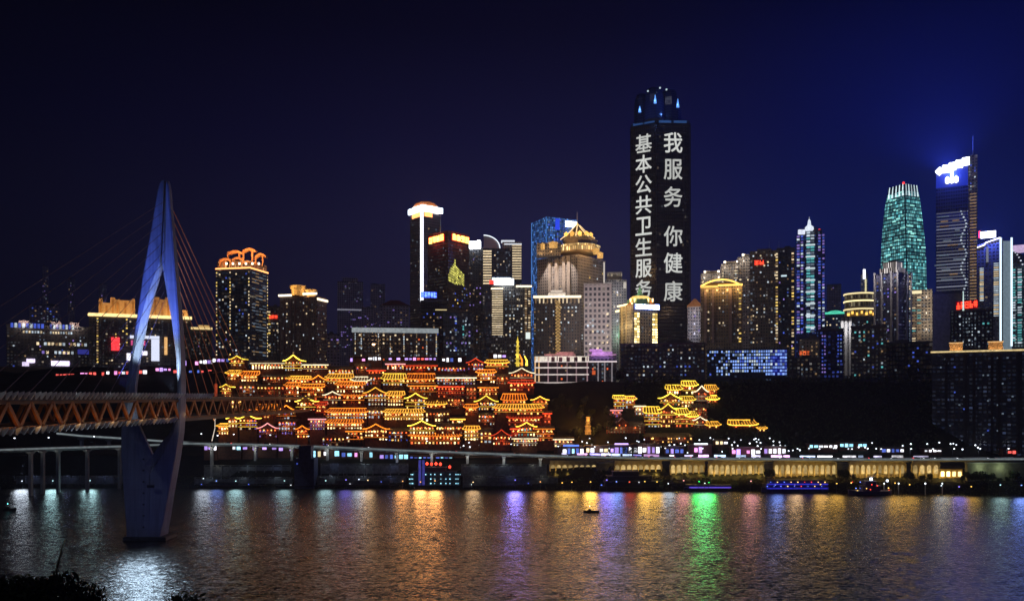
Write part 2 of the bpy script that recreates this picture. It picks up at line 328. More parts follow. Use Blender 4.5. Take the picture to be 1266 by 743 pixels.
for k in range(9): lamp(bridge, 'POINT', (xr+5, 236+k*22, 68.4), 60, (.85, .93, 1), .3, name='deck_light')
for k in range(9): lamp(bridge, 'POINT', (xr+5, 236+k*22, 53.2), 50, (.85, .93, 1), .3, name='deck_light')
# pylon floodlights: blue on the outer faces, white inside the legs
lamp(bridge, 'SPOT', (px_p(205), PY-42, 69), 2.6e5, (.10, .18, 1), 1, (px_p(206), PY, 135), rad(62), name='pylon_light')
lamp(bridge, 'SPOT', (px_p(255), PY-60, 6), 4e3, (.13, .17, 1), 1, (px_p(192), PY, 40), rad(75), name='pylon_light')
lamp(bridge, 'SPOT', (px_p(222), PY-7, 68), 1.1e5, (.72, .87, 1), .6, (px_p(181), PY, 108), rad(70), name='pylon_light')
lamp(bridge, 'SPOT', (px_p(212), PY-12, 60), 3e3, (.8, .9, 1), .6, (px_p(172), PY, 50), rad(90), name='pylon_light')
lamp(bridge, 'SPOT', (px_p(172), PY-12, 60), 2e3, (.8, .9, 1), .6, (px_p(214), PY, 50), rad(90), name='pylon_light')
# lamp and housing on the pylon foot, added to make the glint on the water
wl_ = (px_p(195), PY-7.4, 25)
fl = MB(); fl.box(wl_, (3.2, .8, 1.2)); fl.build('floodlight', dark, bridge)
lamp(bridge, 'SPOT', (wl_[0], wl_[1]-8.5, 25), 4.6e4, (.6, .8, 1), 8, (-60, 200, -10), rad(120), .6, name='water_light')

# ------------------------------------------------------------------ viaducts along the far bank
def path_pts(tab): return [P(a, b_, c) for a, b_, c in tab]
def resample(pts, step):
    res = [pts[0]]; 
    for a, b_ in zip(pts, pts[1:]):
        n = max(1, int((b_-a).length/step))
        res += [a.lerp(b_, (i+1)/n) for i in range(n)]
    return res
paved = mat('viaduct_concrete', (.34, .35, .36), .8, noise=.2, scale=.2)
def viaduct(tab, label, piers, wid, led, lamps=True):
    pts = resample(path_pts(tab), 12); root = thing('viaduct', label, 'viaduct', (pts[0].x, pts[0].y, 0))
    rings, edge, asph = [], [], []
    for i, p in enumerate(pts):
        d = pts[min(i+1, len(pts)-1)]-pts[max(i-1, 0)]; d.z = 0; d.normalize(); n = Vector((-d.y, d.x, 0))
        z = Vector((0, 0, 1))
        rings.append([p-z*.9+n*.6, p+z*.9, p+z*.9+n*.4, p+z*.1+n*.5, p+z*.1+n*(wid-.5), p+z*.9+n*(wid-.4), p+z*.9+n*wid, p-z*.9+n*(wid-.6), p-z*1.7+n*(wid-3), p-z*1.7+n*3])
        asph.append([p+z*.108+n*.55, p+z*.108+n*(wid-.55), p+z*.13+n*(wid-.55), p+z*.13+n*.55]); edge.append(p+Vector((0, 0, .55))-n*.22)
    MB().loft(rings).build('deck', paved, root); MB().loft(asph).build('road_surface', roadm, root)
    t = MB(); t.loft([[e-Vector((0, 0, .85)), e-Vector((0, .12, .85)), e+Vector((0, -.12, .35)), e+Vector((0, 0, .35))] for e in edge]); t.build('led_strip', led, root)  # glowing strip added for the lamplit look of the deck face
    for px in piers:
        j = min(range(len(pts)), key=lambda i: abs(CX+pts[i].x*F/pts[i].y-px)); p = pts[j]
        q = p+Vector((0, wid*.5, 0)); q.x = PX(px, q.y); zg = max(min(ground_z(q.x, q.y), p.z-3), -3)-1
        c = MB(); c.prism([(q.x-.9, q.y-1.2), (q.x+.9, q.y-1.2), (q.x+.9, q.y+1.2), (q.x-.9, q.y+1.2)], zg, p.z-3.4, top=[(q.x-.9, q.y-1.2), (q.x+.9, q.y-1.2), (q.x+.9, q.y+1.2), (q.x-.9, q.y+1.2)])
        c.prism([(q.x-.9, q.y-1.2), (q.x+.9, q.y-1.2), (q.x+.9, q.y+1.2), (q.x-.9, q.y+1.2)], p.z-3.4, p.z-1.72, top=[(q.x-1.7, q.y-3.6), (q.x+1.7, q.y-3.6), (q.x+1.7, q.y+3.6), (q.x-1.7, q.y+3.6)])
        c.build('pier', paved, root)
        if lamps: lamp(root, 'POINT', (q.x+.6, q.y-4.5, p.z-3.2), 25 if px < 200 else 420, (.95, .95, .85), .3, name='pier_light')
    return root, pts
led_v = em('viaduct_led', (.72, .86, .9), .30, vary=.42)
_, VP = viaduct(((-60, 558, 500), (2, 556.5, 520), (76, 554, 550), (152, 552, 574), (231, 548.5, 587), (300, 549.5, 591), (400, 552.5, 591), (500, 557, 589), (600, 560.8, 587), (698, 564.5, 585), (800, 566.7, 582), (900, 567.6, 575), (1032, 568.2, 566), (1150, 568.2, 560), (1330, 567.6, 553)),
    'long pale elevated road on concrete piers running along the far bank', [38, 53, 72, 108, 148, 262, 316, 361, 405, 447, 491, 534, 578, 623, 668], 9, led_v)
viaduct(((70, 536, 606), (100, 539, 606), (153, 542.3, 606), (200, 545.5, 606), (262, 549, 604)), 'short upper slip road curving down behind the bridge pylon', [101, 135], 6, em('slip_road_led', (.72, .86, .9), .2, vary=.3), False)

# ------------------------------------------------------------------ thin night haze lit by the city
hz = bpy.data.materials.new('haze'); hz.use_nodes = True; nt = hz.node_tree; nt.nodes.clear()
o_ = nd(nt, 'ShaderNodeOutputMaterial'); v_ = nd(nt, 'ShaderNodeVolumePrincipled'); v_.inputs['Density'].default_value = .00010; v_.inputs['Color'].default_value = (.62, .66, 1, 1); v_.inputs['Anisotropy'].default_value = .35
nt.links.new(v_.outputs[0], o_.inputs['Volume'])
hb = MB(); hb.prism([(-2700, -420), (2700, -420), (2700, 2700), (-2700, 2700)], -6, 520); hb.build('haze', hz, kind='stuff')
# ------------------------------------------------------------------ towers
class Face:
    def __init__(s, a, b): s.o = Vector((a[0], a[1], 0)); d = Vector((b[0]-a[0], b[1]-a[1], 0)); s.w = d.length; s.u = d.normalized(); s.n = Vector((s.u.y, -s.u.x, 0)); s.rz = math.atan2(s.u.y, s.u.x)
    def pt(s, m, z, off=0.): p = s.o+s.u*m+s.n*off; p.z = z; return p
    def box(s, mb, m0, m1, z0, z1, off0=-.1, off1=.4, mi=0):
        a, b, c, d = s.pt(m0, 0, off1), s.pt(m1, 0, off1), s.pt(m1, 0, off0), s.pt(m0, 0, off0)
        mb.prism([(p.x, p.y) for p in (a, b, c, d)], z0, z1, mi)
class Tower:
    def z(s, py): return PZ(py, s.Y)
    def m(s, px, face):        # metres along a face where photo column px meets it
        f = s.faces[face]; k = (px-CX)/F; return (k*f.o.y-f.o.x)/(f.u.x-k*f.u.y)
WMESH = {}
def win_mesh(w, h, mt):
    k = (round(w, 2), round(h, 2), mt.name)
    if k not in WMESH:
        mb = MB(); mb.box((0, 0, 0), (w, .5, h)); me = bpy.data.meshes.new('window')
        me.from_pydata([tuple(v) for v in mb.v], [], mb.f); me.materials.append(mt); WMESH[k] = me
    return WMESH[k]
PEND = {}
def add_win(t, face, m, z, w, h, mt, name='window'): PEND.setdefault((t.root.name, name), [t.root, []])[1].append((t.faces[face], m, z, w, h, mt))
def flush_windows(limit=100):
    for (rn, name), (root, L) in PEND.items():
        L.sort(key=lambda e: -e[3]*e[4])
        for f, m, z, w_, h, mt in L[:limit]:
            o = bpy.data.objects.new(name, win_mesh(w_, h, mt)); COL.objects.link(o); o.parent = root
            o.location = f.pt(m, z, .02)-WL[rn]; o.rotation_euler = (0, 0, f.rz)
        if len(L) > limit:
            mts = []; mb = MB()
            for f, m, z, w_, h, mt in L[limit:]:
                if mt not in mts: mts.append(mt)
                c = f.pt(m, z, .02); mb.box(c, (w_, .5, h), f.rz, mts.index(mt))
            mb.build(name, mts, root, kind='stuff')
    PEND.clear()
def T(label, x0, x1, yt, Y, m, xc=None, base=70, name='tower', cat='tower', group=None, deep=None, hut=True, alpha=None, roof_m=None, beta=None):
    t = Tower(); t.Y = Y; k = lambda px: (px-CX)/F
    if xc is None:
        c = (x0+x1)/2; d = Vector((k(c), 1, 0)).normalized(); p = Vector((d.y, -d.x, 0)); C = Vector((k(c)*Y, Y, 0))
        def hit(px): kk = k(px); tt = (kk*C.y-C.x)/(p.x-kk*p.y); return C+p*tt
        L, Rr = hit(x0), hit(x1); dep = deep or max(8, min(30, (Rr-L).length*.8))
        t.plan = [L, Rr, Rr+d*dep, L+d*dep]; t.faces = {'F': Face(L, Rr)}
    else:
        C = Vector((k(xc)*Y, Y, 0)); d = Vector((k(xc), 1, 0)).normalized(); p = Vector((d.y, -d.x, 0))
        al = alpha or math.atan2(x1-xc, xc-x0); al = min(max(al, rad(12)), rad(78))
        def hit(e, px): kk = k(px); return C+e*((kk*C.y-C.x)/(e.x-kk*e.y))
        L = hit(-p*math.cos(al)+d*math.sin(al), x0); Rr = hit(p*math.sin(al)+d*math.cos(al), x1) if beta is None else hit(p*math.cos(beta)+d*math.sin(beta), x1)
        t.plan = [C, Rr, L+Rr-C if beta is None else C+d*46, L]; t.faces = {'L': Face(L, C), 'R': Face(C, Rr)}
    cen = sum(t.plan, Vector())/4; t.cen = cen; t.base = base; t.top = t.z(yt)
    t.root = thing(name, label, cat, (cen.x, cen.y, base), group)
    t.wall = MB().prism([(q.x, q.y) for q in t.plan], base, t.top).build('wall', m, t.root)
    if hut:
        rm = roof_m or mat('roof_concrete', (.12, .12, .13), .85)
        pa = MB(); pl = ins(t, 1.012); pi_ = ins(t, .95)
        pa.loft([[(x, y, t.top+.003) for x, y in pl], [(x, y, t.top+1.4) for x, y in pl], [(x, y, t.top+1.4) for x, y in pi_], [(x, y, t.top+.01) for x, y in pi_]], cap=False); pa.build('parapet', rm, t.root)
        h = MB(); s_ = .22+.15*R.random(); h.prism(ins(t, s_, R.uniform(-.25, .25)), t.top-.2, t.top+R.uniform(2.5, 4.5)); h.build('roof_hut', rm, t.root)
    return t
def ins(t, s, sh=0.): 
    sx_ = (t.plan[1]-t.plan[0])*sh
    return [((q-t.cen)*s+t.cen+sx_)[:2] for q in t.plan]
def block(t, s, y0, y1, m, name, top=None, sh=0., s2=None):
    mb = MB(); mb.prism(ins(t, s, sh), t.z(y0), t.z(y1), top=ins(t, s2, sh) if s2 is not None else None); return mb.build(name, m, t.root)
def lits(t, face, n, y0, y1, keys, bay=3.4, fl=3.4, w_=1.5, h=1.5, m0=.06, m1=.94):
    f = t.faces[face]; z0, z1 = t.z(y1), t.z(y0); nx_, nz = max(1, int(f.w*(m1-m0)/bay)), max(1, int((z1-z0)/fl))
    cells = [(i, j) for i in range(nx_) for j in range(nz)]; R.shuffle(cells)
    for i, j in cells[:n]: add_win(t, face, f.w*m0+(i+.5)*f.w*(m1-m0)/nx_, z0+(j+.5)*(z1-z0)/nz, w_*R.choice((1, 1, .8)), h, E(R.choice(keys)))
def grid(t, face, m0, m1, y0, y1, nx_, nz, keys, fw=.7, fh=.55, p=1., name='window'):
    f = t.faces[face]; z0, z1 = t.z(y1), t.z(y0); dw, dh = f.w*(m1-m0)/nx_, (z1-z0)/nz
    for i in range(nx_):
        for j in range(nz):
            if R.random() < p: add_win(t, face, f.w*m0+(i+.5)*dw, z0+(j+.5)*dh, dw*fw, dh*fh, E(R.choice(keys)), name)
def vstrip(t, face, m, y0, y1, w_, key, name='light_strip', off=.5):
    f = t.faces[face]; mb = MB(); f.box(mb, f.w*m-w_/2, f.w*m+w_/2, t.z(y1), t.z(y0), -.05, off); return mb.build(name, E(key) if isinstance(key, str) else key, t.root)
def hstrip(t, face, m0, m1, y, h, key, name='light_strip', off=.6):
    f = t.faces[face]; mb = MB(); z = t.z(y); f.box(mb, f.w*m0, f.w*m1, z-h/2, z+h/2, -.05, off); return mb.build(name, E(key) if isinstance(key, str) else key, t.root)
def glyph(mb, f, m, z, s, off, mi=0, sh=0., rng=R):
    """an unreadable far-off sign character: a few crossing strokes filling a square cell"""
    th = s*.15
    for q in sorted(rng.sample((.08, .3, .52, .74, .92), 3)): f.box(mb, m-s*.42, m+s*.42, z-s/2+q*s-th/2, z-s/2+q*s+th/2, off, off+.25, mi)
    for q in rng.sample((-.34, -.12, .1, .32), 2): f.box(mb, m+q*s-th/2, m+q*s+th/2, z-s*.48, z+s*.48, off+.02, off+.28, mi)
def sign(t, face, m0, m1, y0, y1, n, key, board=None, off=.6, rise=0., lamp_e=0, lamp_c=None, solid=False):
    """row of n glowing characters on a face (m0..m1 of its width); board = colour of a glowing backing"""
    f = t.faces[face]; z0, z1 = t.z(y1), t.z(y0); a, b_ = f.w*m0, f.w*m1; s = (b_-a)/n
    root = t.root
    if board:
        bm = MB(); f.box(bm, a-.3, b_+.3, z0-.4, z1+.4, off-.5, off); bd = bm.build('sign_board', E(board) if board in EM else board, root)
    else:
        bm = MB(); f.box(bm, a, b_, (z0+z1)/2-.3, (z0+z1)/2+.3, 0, off-.05); bd = bm.build('sign_frame', mat('sign_frame_steel', (.05, .05, .06), .5), root)
    for i in range(n):
        mb = MB(); zc = (z0+z1)/2+rise*(i-(n-1)/2)
        hh = (z1-z0)
        class G: pass
        th = hh*.2 if solid else hh*.15; rng = R
        m = a+(i+.5)*s; ww = s*.84
        for q in sorted(rng.sample((.08, .3, .52, .74, .92), 4 if solid else 3)): f.box(mb, m-ww/2, m+ww/2, zc-hh/2+q*hh-th/2, zc-hh/2+q*hh+th/2, off+.03, off+.3)
        for q in rng.sample((-.36, -.12, .1, .34), 3 if solid else 2): f.box(mb, m+q*ww-ww*.08, m+q*ww+ww*.08, zc-hh*.5, zc+hh*.5, off+.05, off+.34)
        mb.build('letter', E(key), bd)
    if lamp_e:
        c = f.pt((a+b_)/2, (z0+z1)/2, 4); lamp(root, 'POINT', c, lamp_e, lamp_c, 2, name='sign_glow')  # unseen lamp added before the sign to spread its halo
    return bd
def mast(t, px, y0, y1, Y, r=.35, m=None, name='antenna'):
    p = P(px, y0, Y); q = P(px, y1, Y); mb = MB(); mb.tube([p, q], r, 5, r1=r*.35); return mb.build(name, m or mat('antenna_steel', (.3, .3, .32), .5), t.root)

fa_dark = facade('facade_dark_concrete', (.10, .095, .10), lit=.04, st=.5)
fa_res = facade('facade_residential', (.16, .13, .115), lit=.05, st=.6, bay=3, floor=3.1)
fa_beige = facade('facade_beige', (.34, .29, .24), lit=.06, st=.6, bay=3, floor=3.2, ww=.5)
fa_grey = facade('facade_grey_stone', (.30, .28, .28), lit=.05, st=.6, bay=2.8, floor=3.3, ww=.5)
fa_glass = facade('facade_blue_glass', (.03, .05, .10), (.02, .03, .05), bay=2, floor=3.8, ww=.86, wh=.75, lit=.05, st=.35, c2=(.4, .6, 1), gr=.1)
fa_black = facade('facade_black_glass', (.012, .013, .022), (.006, .007, .012), bay=2.4, floor=3.9, ww=.8, wh=.7, lit=.015, st=.12, gr=.25)
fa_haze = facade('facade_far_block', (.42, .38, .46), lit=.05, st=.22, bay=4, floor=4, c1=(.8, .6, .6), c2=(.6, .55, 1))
fa_bluewin = facade('facade_blue_rooms', (.03, .03, .07), lit=.25, st=.35, c1=(.08, .14, 1), c2=(.15, .22, 1), bay=3.2, floor=3.4)
crown_m = mat('crown_stone', (.45, .38, .3), .7)

# --- supertall with projected writing
t = T('tallest black glass skyscraper with white vertical writing down two faces', 779, 854, 152, 900, fa_black, xc=812, hut=False, alpha=rad(20), beta=rad(13), name='skyscraper', cat='skyscraper')
wfc = t
block(t, .97, 152.2, 148, mat('crown_deck', (.03, .05, .1), .4), 'crown_deck')
cm = facade('crown_blue_glass', (.012, .022, .07), (.008, .016, .06), bay=2, floor=3, ww=.8, wh=.8, lit=.0, mid=.1, c1=(.02, .08, .6), c2=(.02, .08, .6), st=.35)
for (x0_, x1_, ya, q, qy) in ((786, 800, 112, -.17, 0), (799, 818, 109, 0, -.02), (817, 838, 108, .18, 0)):
    c = (x0_+x1_)/2; wd = (x1_-x0_)*.9*1.05
    mb = MB(); cc = P(c, 140, 905+abs(q)*60); mb.lathe((cc.x, cc.y, 0), [(wd*.66, t.z(149)), (wd*.64, t.z(128)), (wd*.58, t.z(118)), (wd*.42, t.z(ya))], 10, sy=1.1); mb.build('crown_lobe', cm, t.root)
blu = em('crown_lamp_blue', (.12, .35, 1), 1.1); blus = em('crown_lamp_soft', (.05, .16, .5), .35)
for px, yy, hh in ((791, 137, 2), (810, 126, 3), (838, 131, 3)):
    mb = MB(); p = P(px, yy, 884); mb.loft([[p+Vector((-1.6, -.4, -2)), p+Vector((1.6, -.4, -2)), p+Vector((1.6, .4, -2)), p+Vector((-1.6, .4, -2))], [p+Vector((-.3, -.3, 5*hh/2)), p+Vector((.3, -.3, 5*hh/2)), p+Vector((.3, .3, 5*hh/2)), p+Vector((-.3, .3, 5*hh/2))]]); mb.build('crown_lamp', blu, t.root)
    lamp(t.root, 'POINT', p+Vector((0, -3, 2)), 5000, (.12, .3, 1), 1, name='crown_glow')
for px, yy in ((801, 113), (816, 109), (824, 111)):
    mb = MB(); mb.box(P(px, yy, 893), (1.6, 1.6, 1.4)); mb.build('roof_lamp', em('roof_lamp_white', (.7, .9, 1), .7), t.root)
for fc, a, b_ in (('L', .12, .48), ('L', .55, .92), ('R', .06, .42), ('R', .5, .88)): hstrip(t, fc, a, b_, 150.5 if fc == 'R' else 149.5, 2.6, blus)
for fc, m in (('L', .02), ('L', .98), ('R', .97), ('R', .8)): vstrip(t, fc, m, 156, 420, .5, mat('corner_fin', (.05, .055, .08), .3, metal=.6))
def char(t, face, ch, px, py, pw_, ph_, mt):
    cu = bpy.data.curves.new('letter', 'FONT'); cu.body = ch; cu.size = 1; cu.resolution_u = 3
    ob = bpy.data.objects.new('letter', cu); COL.objects.link(ob); bpy.context.view_layer.update()
    me = bpy.data.meshes.new_from_object(ob.evaluated_get(bpy.context.evaluated_depsgraph_get())); bpy.data.objects.remove(ob)
    vs_ = [v.co.copy() for v in me.vertices]; fs_ = [list(q.vertices) for q in me.polygons]; f = t.faces[face]
    x0, x1, y0, y1 = min(v.x for v in vs_), max(v.x for v in vs_), min(v.y for v in vs_), max(v.y for v in vs_)
    ma, mb_ = t.m(px-pw_/2, face), t.m(px+pw_/2, face); za, zb = t.z(py+ph_/2), t.z(py-ph_/2); mb = MB()
    for q, (dx, dy) in enumerate(((0, 0), (.3, .1), (-.3, -.1), (.1, -.3), (-.1, .3))):        # lamp rows stacked a hand's breadth apart thicken the strokes
        for p_ in fs_: mb.face([f.pt(lerp(ma, mb_, (vs_[k].x-x0)/(x1-x0))+dx, lerp(za, zb, (vs_[k].y-y0)/(y1-y0))+dy, .5+.12*q) for k in p_])
    o = mb.build('letter', mt, t.root); o['label'] = f'white projected character {ch}'
lm = em('projected_writing', (.86, .88, .84), .68, vary=.16)
for ch, y in zip('基本公共卫生服务', (175, 200.5, 226, 251.5, 278, 304, 330.5, 356)): char(t, 'L', ch, 796, y, 19.5, 22, lm)
for ch, y in (('我', 176.5), ('服', 209.5), ('务', 243.5), ('你', 292), ('健', 325), ('康', 360)): char(t, 'R', ch, 832, y, 22.5, 24.5, lm)

# --- left bank, far behind the pylon
t = T('long low dark commercial block with two rows of blue and white rooftop lights', 8, 112, 404, 880, fa_dark, name='commercial_block', cat='building')
grid(t, 'F', .04, .44, 400, 407, 9, 1, ['bl', 'cw'], .7, .8); grid(t, 'F', .50, .80, 400, 407, 8, 1, ['bl', 'cw'], .7, .8)
grid(t, 'F', .18, .42, 409, 413, 7, 1, ['cw', 'ww'], .6, .7); grid(t, 'F', .5, .78, 409, 413, 9, 1, ['cw', 'ww'], .6, .7)
grid(t, 'F', .34, .96, 422, 428, 14, 1, ['ww', 'cw', 'wd'], .7, .6, .8); grid(t, 'F', .4, .8, 433, 438, 8, 1, ['pu', 'cw', 'ww'], .6, .7, .6)
lits(t, 'F', 26, 410, 455, ['cd', 'pu', 'bl', 'wd', 'cw'])
for a, b_, y0, y1 in ((.23, .33, 444, 449), (.52, .74, 446, 452), (.18, .26, 448, 453)): 
    f = t.faces['F']; mb = MB(); f.box(mb, f.w*a, f.w*b_, t.z(y1), t.z(y0), 0, 1.5); mb.build('shop_front', em('shop_front_lilac', (.82, .7, 1), 1.6, vary=.3), t.root)
f = t.faces['F']; mb = MB(); f.box(mb, f.w*.84, f.w*.98, t.z(437), t.z(431), 0, .8); mb.build('screen', em('screen_blue', (.07, .08, .6), .4), t.root)
for a in (.14, .52, .74):
    f = t.faces['F']; mb = MB(); f.box(mb, f.w*a, f.w*(a+.12), t.top, t.top+6, -8, -1); mb.build('roof_hut', mat('lit_roof_hut', (.6, .5, .5)), t.root); lamp(t.root, 'POINT', f.pt(f.w*(a+.06), t.top+2, 4), 3500, (1, .75, .6), 1, name='roof_glow')
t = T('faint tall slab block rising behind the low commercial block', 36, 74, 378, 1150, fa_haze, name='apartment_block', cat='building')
lits(t, 'F', 24, 380, 402, ['cd', 'bl', 'wd'], w_=1.8, h=1.6)
gm = mat('turret_sandstone', (.5, .38, .24), .8)
t = T('broad dark block crowned by turreted amber-lit roof behind the pylon', 110, 236, 391, 860, fa_res, name='hotel_block', cat='building', hut=False)
hstrip(t, 'F', -.01, 1.01, 391, 3.2, em('cornice_gold', (1, .72, .3), 1.5, vary=.3), 'cornice', 1.5)  # light on the cornice put in as a glowing strip
f = t.faces['F']
for a, b_, ya in ((.09, .13, 371), (.13, .2, 376), (.2, .25, 369), (.25, .29, 371), (.29, .4, 372), (.4, .44, 370), (.54, .6, 372), (.6, .68, 366), (.68, .74, 369), (.74, .8, 366), (.8, .88, 373), (.88, .97, 381)):
    mb = MB(); f.box(mb, f.w*a+.05, f.w*b_-.05, t.top, t.z(ya), -7, -1.2); o = mb.build('turret', gm, t.root)
    mb = MB(); f.box(mb, f.w*(a+b_)/2-1, f.w*(a+b_)/2+1, t.top+2, t.z(ya)-3, -1.2, -1); mb.build('turret_niche', mat('niche_dark', (.25, .15, .06)), o)
lits(t, 'F', 40, 396, 452, ['wd', 'ww', 'cd', 'go'])
for a in (.11, .2, .28, .37, .44, .57, .66, .74, .82, .92): lamp(t.root, 'SPOT', f.pt(f.w*a, t.top+2, 7), 6500, (1, .52, .16), .8, f.pt(f.w*a, t.top+12, -2), rad(130), name='turret_light')
for a in (.07, .35): grid(t, 'F', a, a+.02, 394, 450, 1, 16, ['go', 'wd'], .8, .5, .8)
mb = MB(); f.box(mb, f.w*.21, f.w*.29, t.z(434), t.z(418), 0, 1.5); mb.build('screen', em('screen_red_patch', (1, .05, .06), 1.2, vary=.5), t.root)
mb = MB(); f.box(mb, f.w*.39, f.w*.68, t.z(418.5), t.z(415), 0, 2); f.box(mb, f.w*.6, f.w*.68, t.z(446), t.z(419), 0, 2); mb.build('screen_frame', em('screen_frame_white', (.75, .8, 1), 1.1), t.root)
mb = MB(); f.box(mb, f.w*.4, f.w*.54, t.z(427), t.z(421), 0, 1); mb.build('screen', em('screen_magenta', (.9, .12, .35), .9, vary=.4), t.root)
mb = MB(); f.box(mb, f.w*.36, f.w*.43, t.z(446), t.z(437), 0, 1); f.box(mb, f.w*.45, f.w*.56, t.z(439), t.z(434), 0, 1.2); mb.build('shop_front', em('shop_front_white', (.9, .85, 1), 1.5, vary=.3), t.root)
mb = MB(); f.box(mb, f.w*.73, f.w*.76, t.z(438), t.z(416), 0, 1.4); mb.build('banner_light', em('banner_amber', (1, .55, .2), 1.1, vary=.3), t.root)
t = T('small dark block with gold-lit roof edge just right of the pylon', 234, 262, 406, 900, fa_dark, name='apartment_block', cat='building', hut=False)
hstrip(t, 'F', -.02, 1.02, 406, 2.5, em('cornice_dim_gold', (1, .7, .3), .7, vary=.3), 'cornice', 1.2); block(t, .5, 406, 401.5, em('crown_dim_gold', (1, .6, .2), .5, vary=.3), 'roof_house', sh=.15)  # gold light on cornice and roof house put in as emission
lits(t, 'F', 10, 410, 450, ['wd', 'pu', 'cd'])

# --- orange-crowned tower
t = T('dark glass tower with glowing orange scroll crown and gold dotted corners', 267, 331, 330, 780, facade('facade_navy_bands', (.06, .07, .10), (.012, .02, .045), bay=3, floor=3.3, ww=.8, wh=.6, lit=.10, st=.35, c2=(.3, .55, 1)), xc=309, hut=False, alpha=rad(30))
block(t, .96, 330.2, 322, facade('facade_crown_columns', (.4, .25, .15), lit=1, st=1.7, c1=(1, .4, .12), c2=(1, .5, .2), bay=3.5, floor=7, ww=.45, wh=.8), 'crown_arcade')
hstrip(t, 'L', -.01, 1.0, 331, 1.3, 'crown'); hstrip(t, 'R', 0, 1.02, 331, 1.3, 'crown')
oc = mat('crown_terracotta', (.6, .36, .2), .7)
for px, y in ((276, 326), (288, 324), (300, 322), (312, 322), (322, 324), (290, 315), (306, 313), (320, 319)): lamp(t.root, 'SPOT', P(px, y+1, 774), 9000, (1, .38, .10), .5, P(px, y-12, 788), rad(115), name='crown_light')
for x0_, x1_, y0_, y1_, dy in ((270, 284, 322, 318, 0), (280, 298, 313, 308.5, 0), (299, 314, 311, 305.5, 0), (314, 327, 318, 312, 0), (286, 298, 321, 316.5, 0)):
    a, b_ = P(x0_, y0_, 778), P(x1_, y0_, 778); za, zb = PZ(y1_, 778), PZ(y1_+dy*.0, 778); mb = MB(); n = 8; top, bot = [], []
    for i in range(n+1):
        s_ = i/n; x = lerp(a.x, b_.x, s_); z = lerp(PZ(y0_, 778), PZ(y1_, 778), .55+.45*math.sin(math.pi*(s_*1.1-.05)))+dy*s_; top.append((x, z)); bot.append((x, z-2.4))
    for i in range(n):
        q = lambda X_, Z_, yy: (X_, yy, Z_)
        mb.loft([[q(*bot[i], 782), q(*bot[i], 788), q(*top[i], 788), q(*top[i], 782)][::-1], [q(*bot[i+1], 782), q(*bot[i+1], 788), q(*top[i+1], 788), q(*top[i+1], 782)][::-1]])
    mb.build('crown_scroll', oc, t.root)
    for xx in (x0_+2, x1_-2):
        mb = MB(); p = P(xx, 330, 784); mb.prism([(p.x-.6, 783), (p.x+.6, 783), (p.x+.6, 785), (p.x-.6, 785)], t.top, PZ((y0_+y1_)/2+1, 784)); mb.build('crown_post', oc, t.root)
for q in range(6): mb = MB(); c = P(280+q*8, 326, 774); mb.box(c, (1.6, 1, 2)); mb.build('crown_lamp', em('crown_lamp_white', (1, .75, .5), 4), t.root)
for fc, m in (('L', .02), ('L', .42), ('L', .97), ('R', .98)): grid(t, fc, m-.02, m+.02, 334, 440, 1, 26, ['go', 'ww', 'ww', 'wd'], .75, .42, .75)
grid(t, 'R', .1, .9, 334, 440, 4, 27, ['cd', 'wd', 'cd'], .9, .28, .5)
lits(t, 'L', 34, 336, 435, ['cd', 'cw', 'bl', 'ww', 'cd'])
# --- gold-capped residential pair
t = T('brown residential tower with stepped gold-lit cap and white cornice', 346, 404, 366, 800, facade('facade_brown_ribs', (.22, .15, .13), lit=.06, st=.5, bay=2.6, floor=3, ww=.5), xc=392, hut=False, alpha=rad(28))
wg = em('cornice_white_gold', (1, .82, .55), 2.2, vary=.2)  # lit cornices: the light is put into the material
hstrip(t, 'L', -.03, .45, 364, 2, wg, 'cornice', 1); hstrip(t, 'L', .45, 1., 363, 2, wg, 'cornice', 1); hstrip(t, 'R', 0, 1.05, 369.5, 2, wg, 'cornice', 1)
gc = mat('cap_sandstone', (.55, .42, .25), .7)
for x0_, x1_, y0_, y1_ in ((359, 378, 365, 353.5), (378, 392, 366, 358.5)):
    p = P((x0_+x1_)/2, y0_, 806); mb = MB(); r = (x1_-x0_)/2*.806; zz = PZ(y1_, 806)-p.z; mb.lathe((p.x, p.y, p.z), [(r*.8, -1), (r*.86, zz*.55), (r*1.04, zz*.72), (r*1.04, zz)], 14, rz=.1); mb.build('cap', gc, t.root)
    for q in (-.6, .6): lamp(t.root, 'SPOT', (p.x+q*r, p.y-r-4, p.z+.8), 11000, (1, .56, .16), .5, (p.x+q*r*.5, p.y, p.z+zz), rad(110), name='cap_light')
for m in (.12, .3, .42, .62, .8): vstrip(t, 'L', m, 370, 440, .8, mat('pale_rib', (.3, .22, .2)), 'rib', .9)
lits(t, 'L', 22, 372, 438, ['wd', 'ww', 'cw']); lits(t, 'R', 8, 375, 438, ['wd', 'cd'])
t = T('narrow block with small red roof sign between the two gold-crowned towers', 331, 346, 380, 860, fa_res, name='apartment_block', cat='building')
sign(t, 'F', .1, .8, 390, 394, 3, 'signred'); grid(t, 'F', .0, .25, 384, 436, 1, 14, ['ww', 'wd', 'go'], .7, .4, .7); lits(t, 'F', 10, 385, 436, ['cd', 'wd', 'ww'])
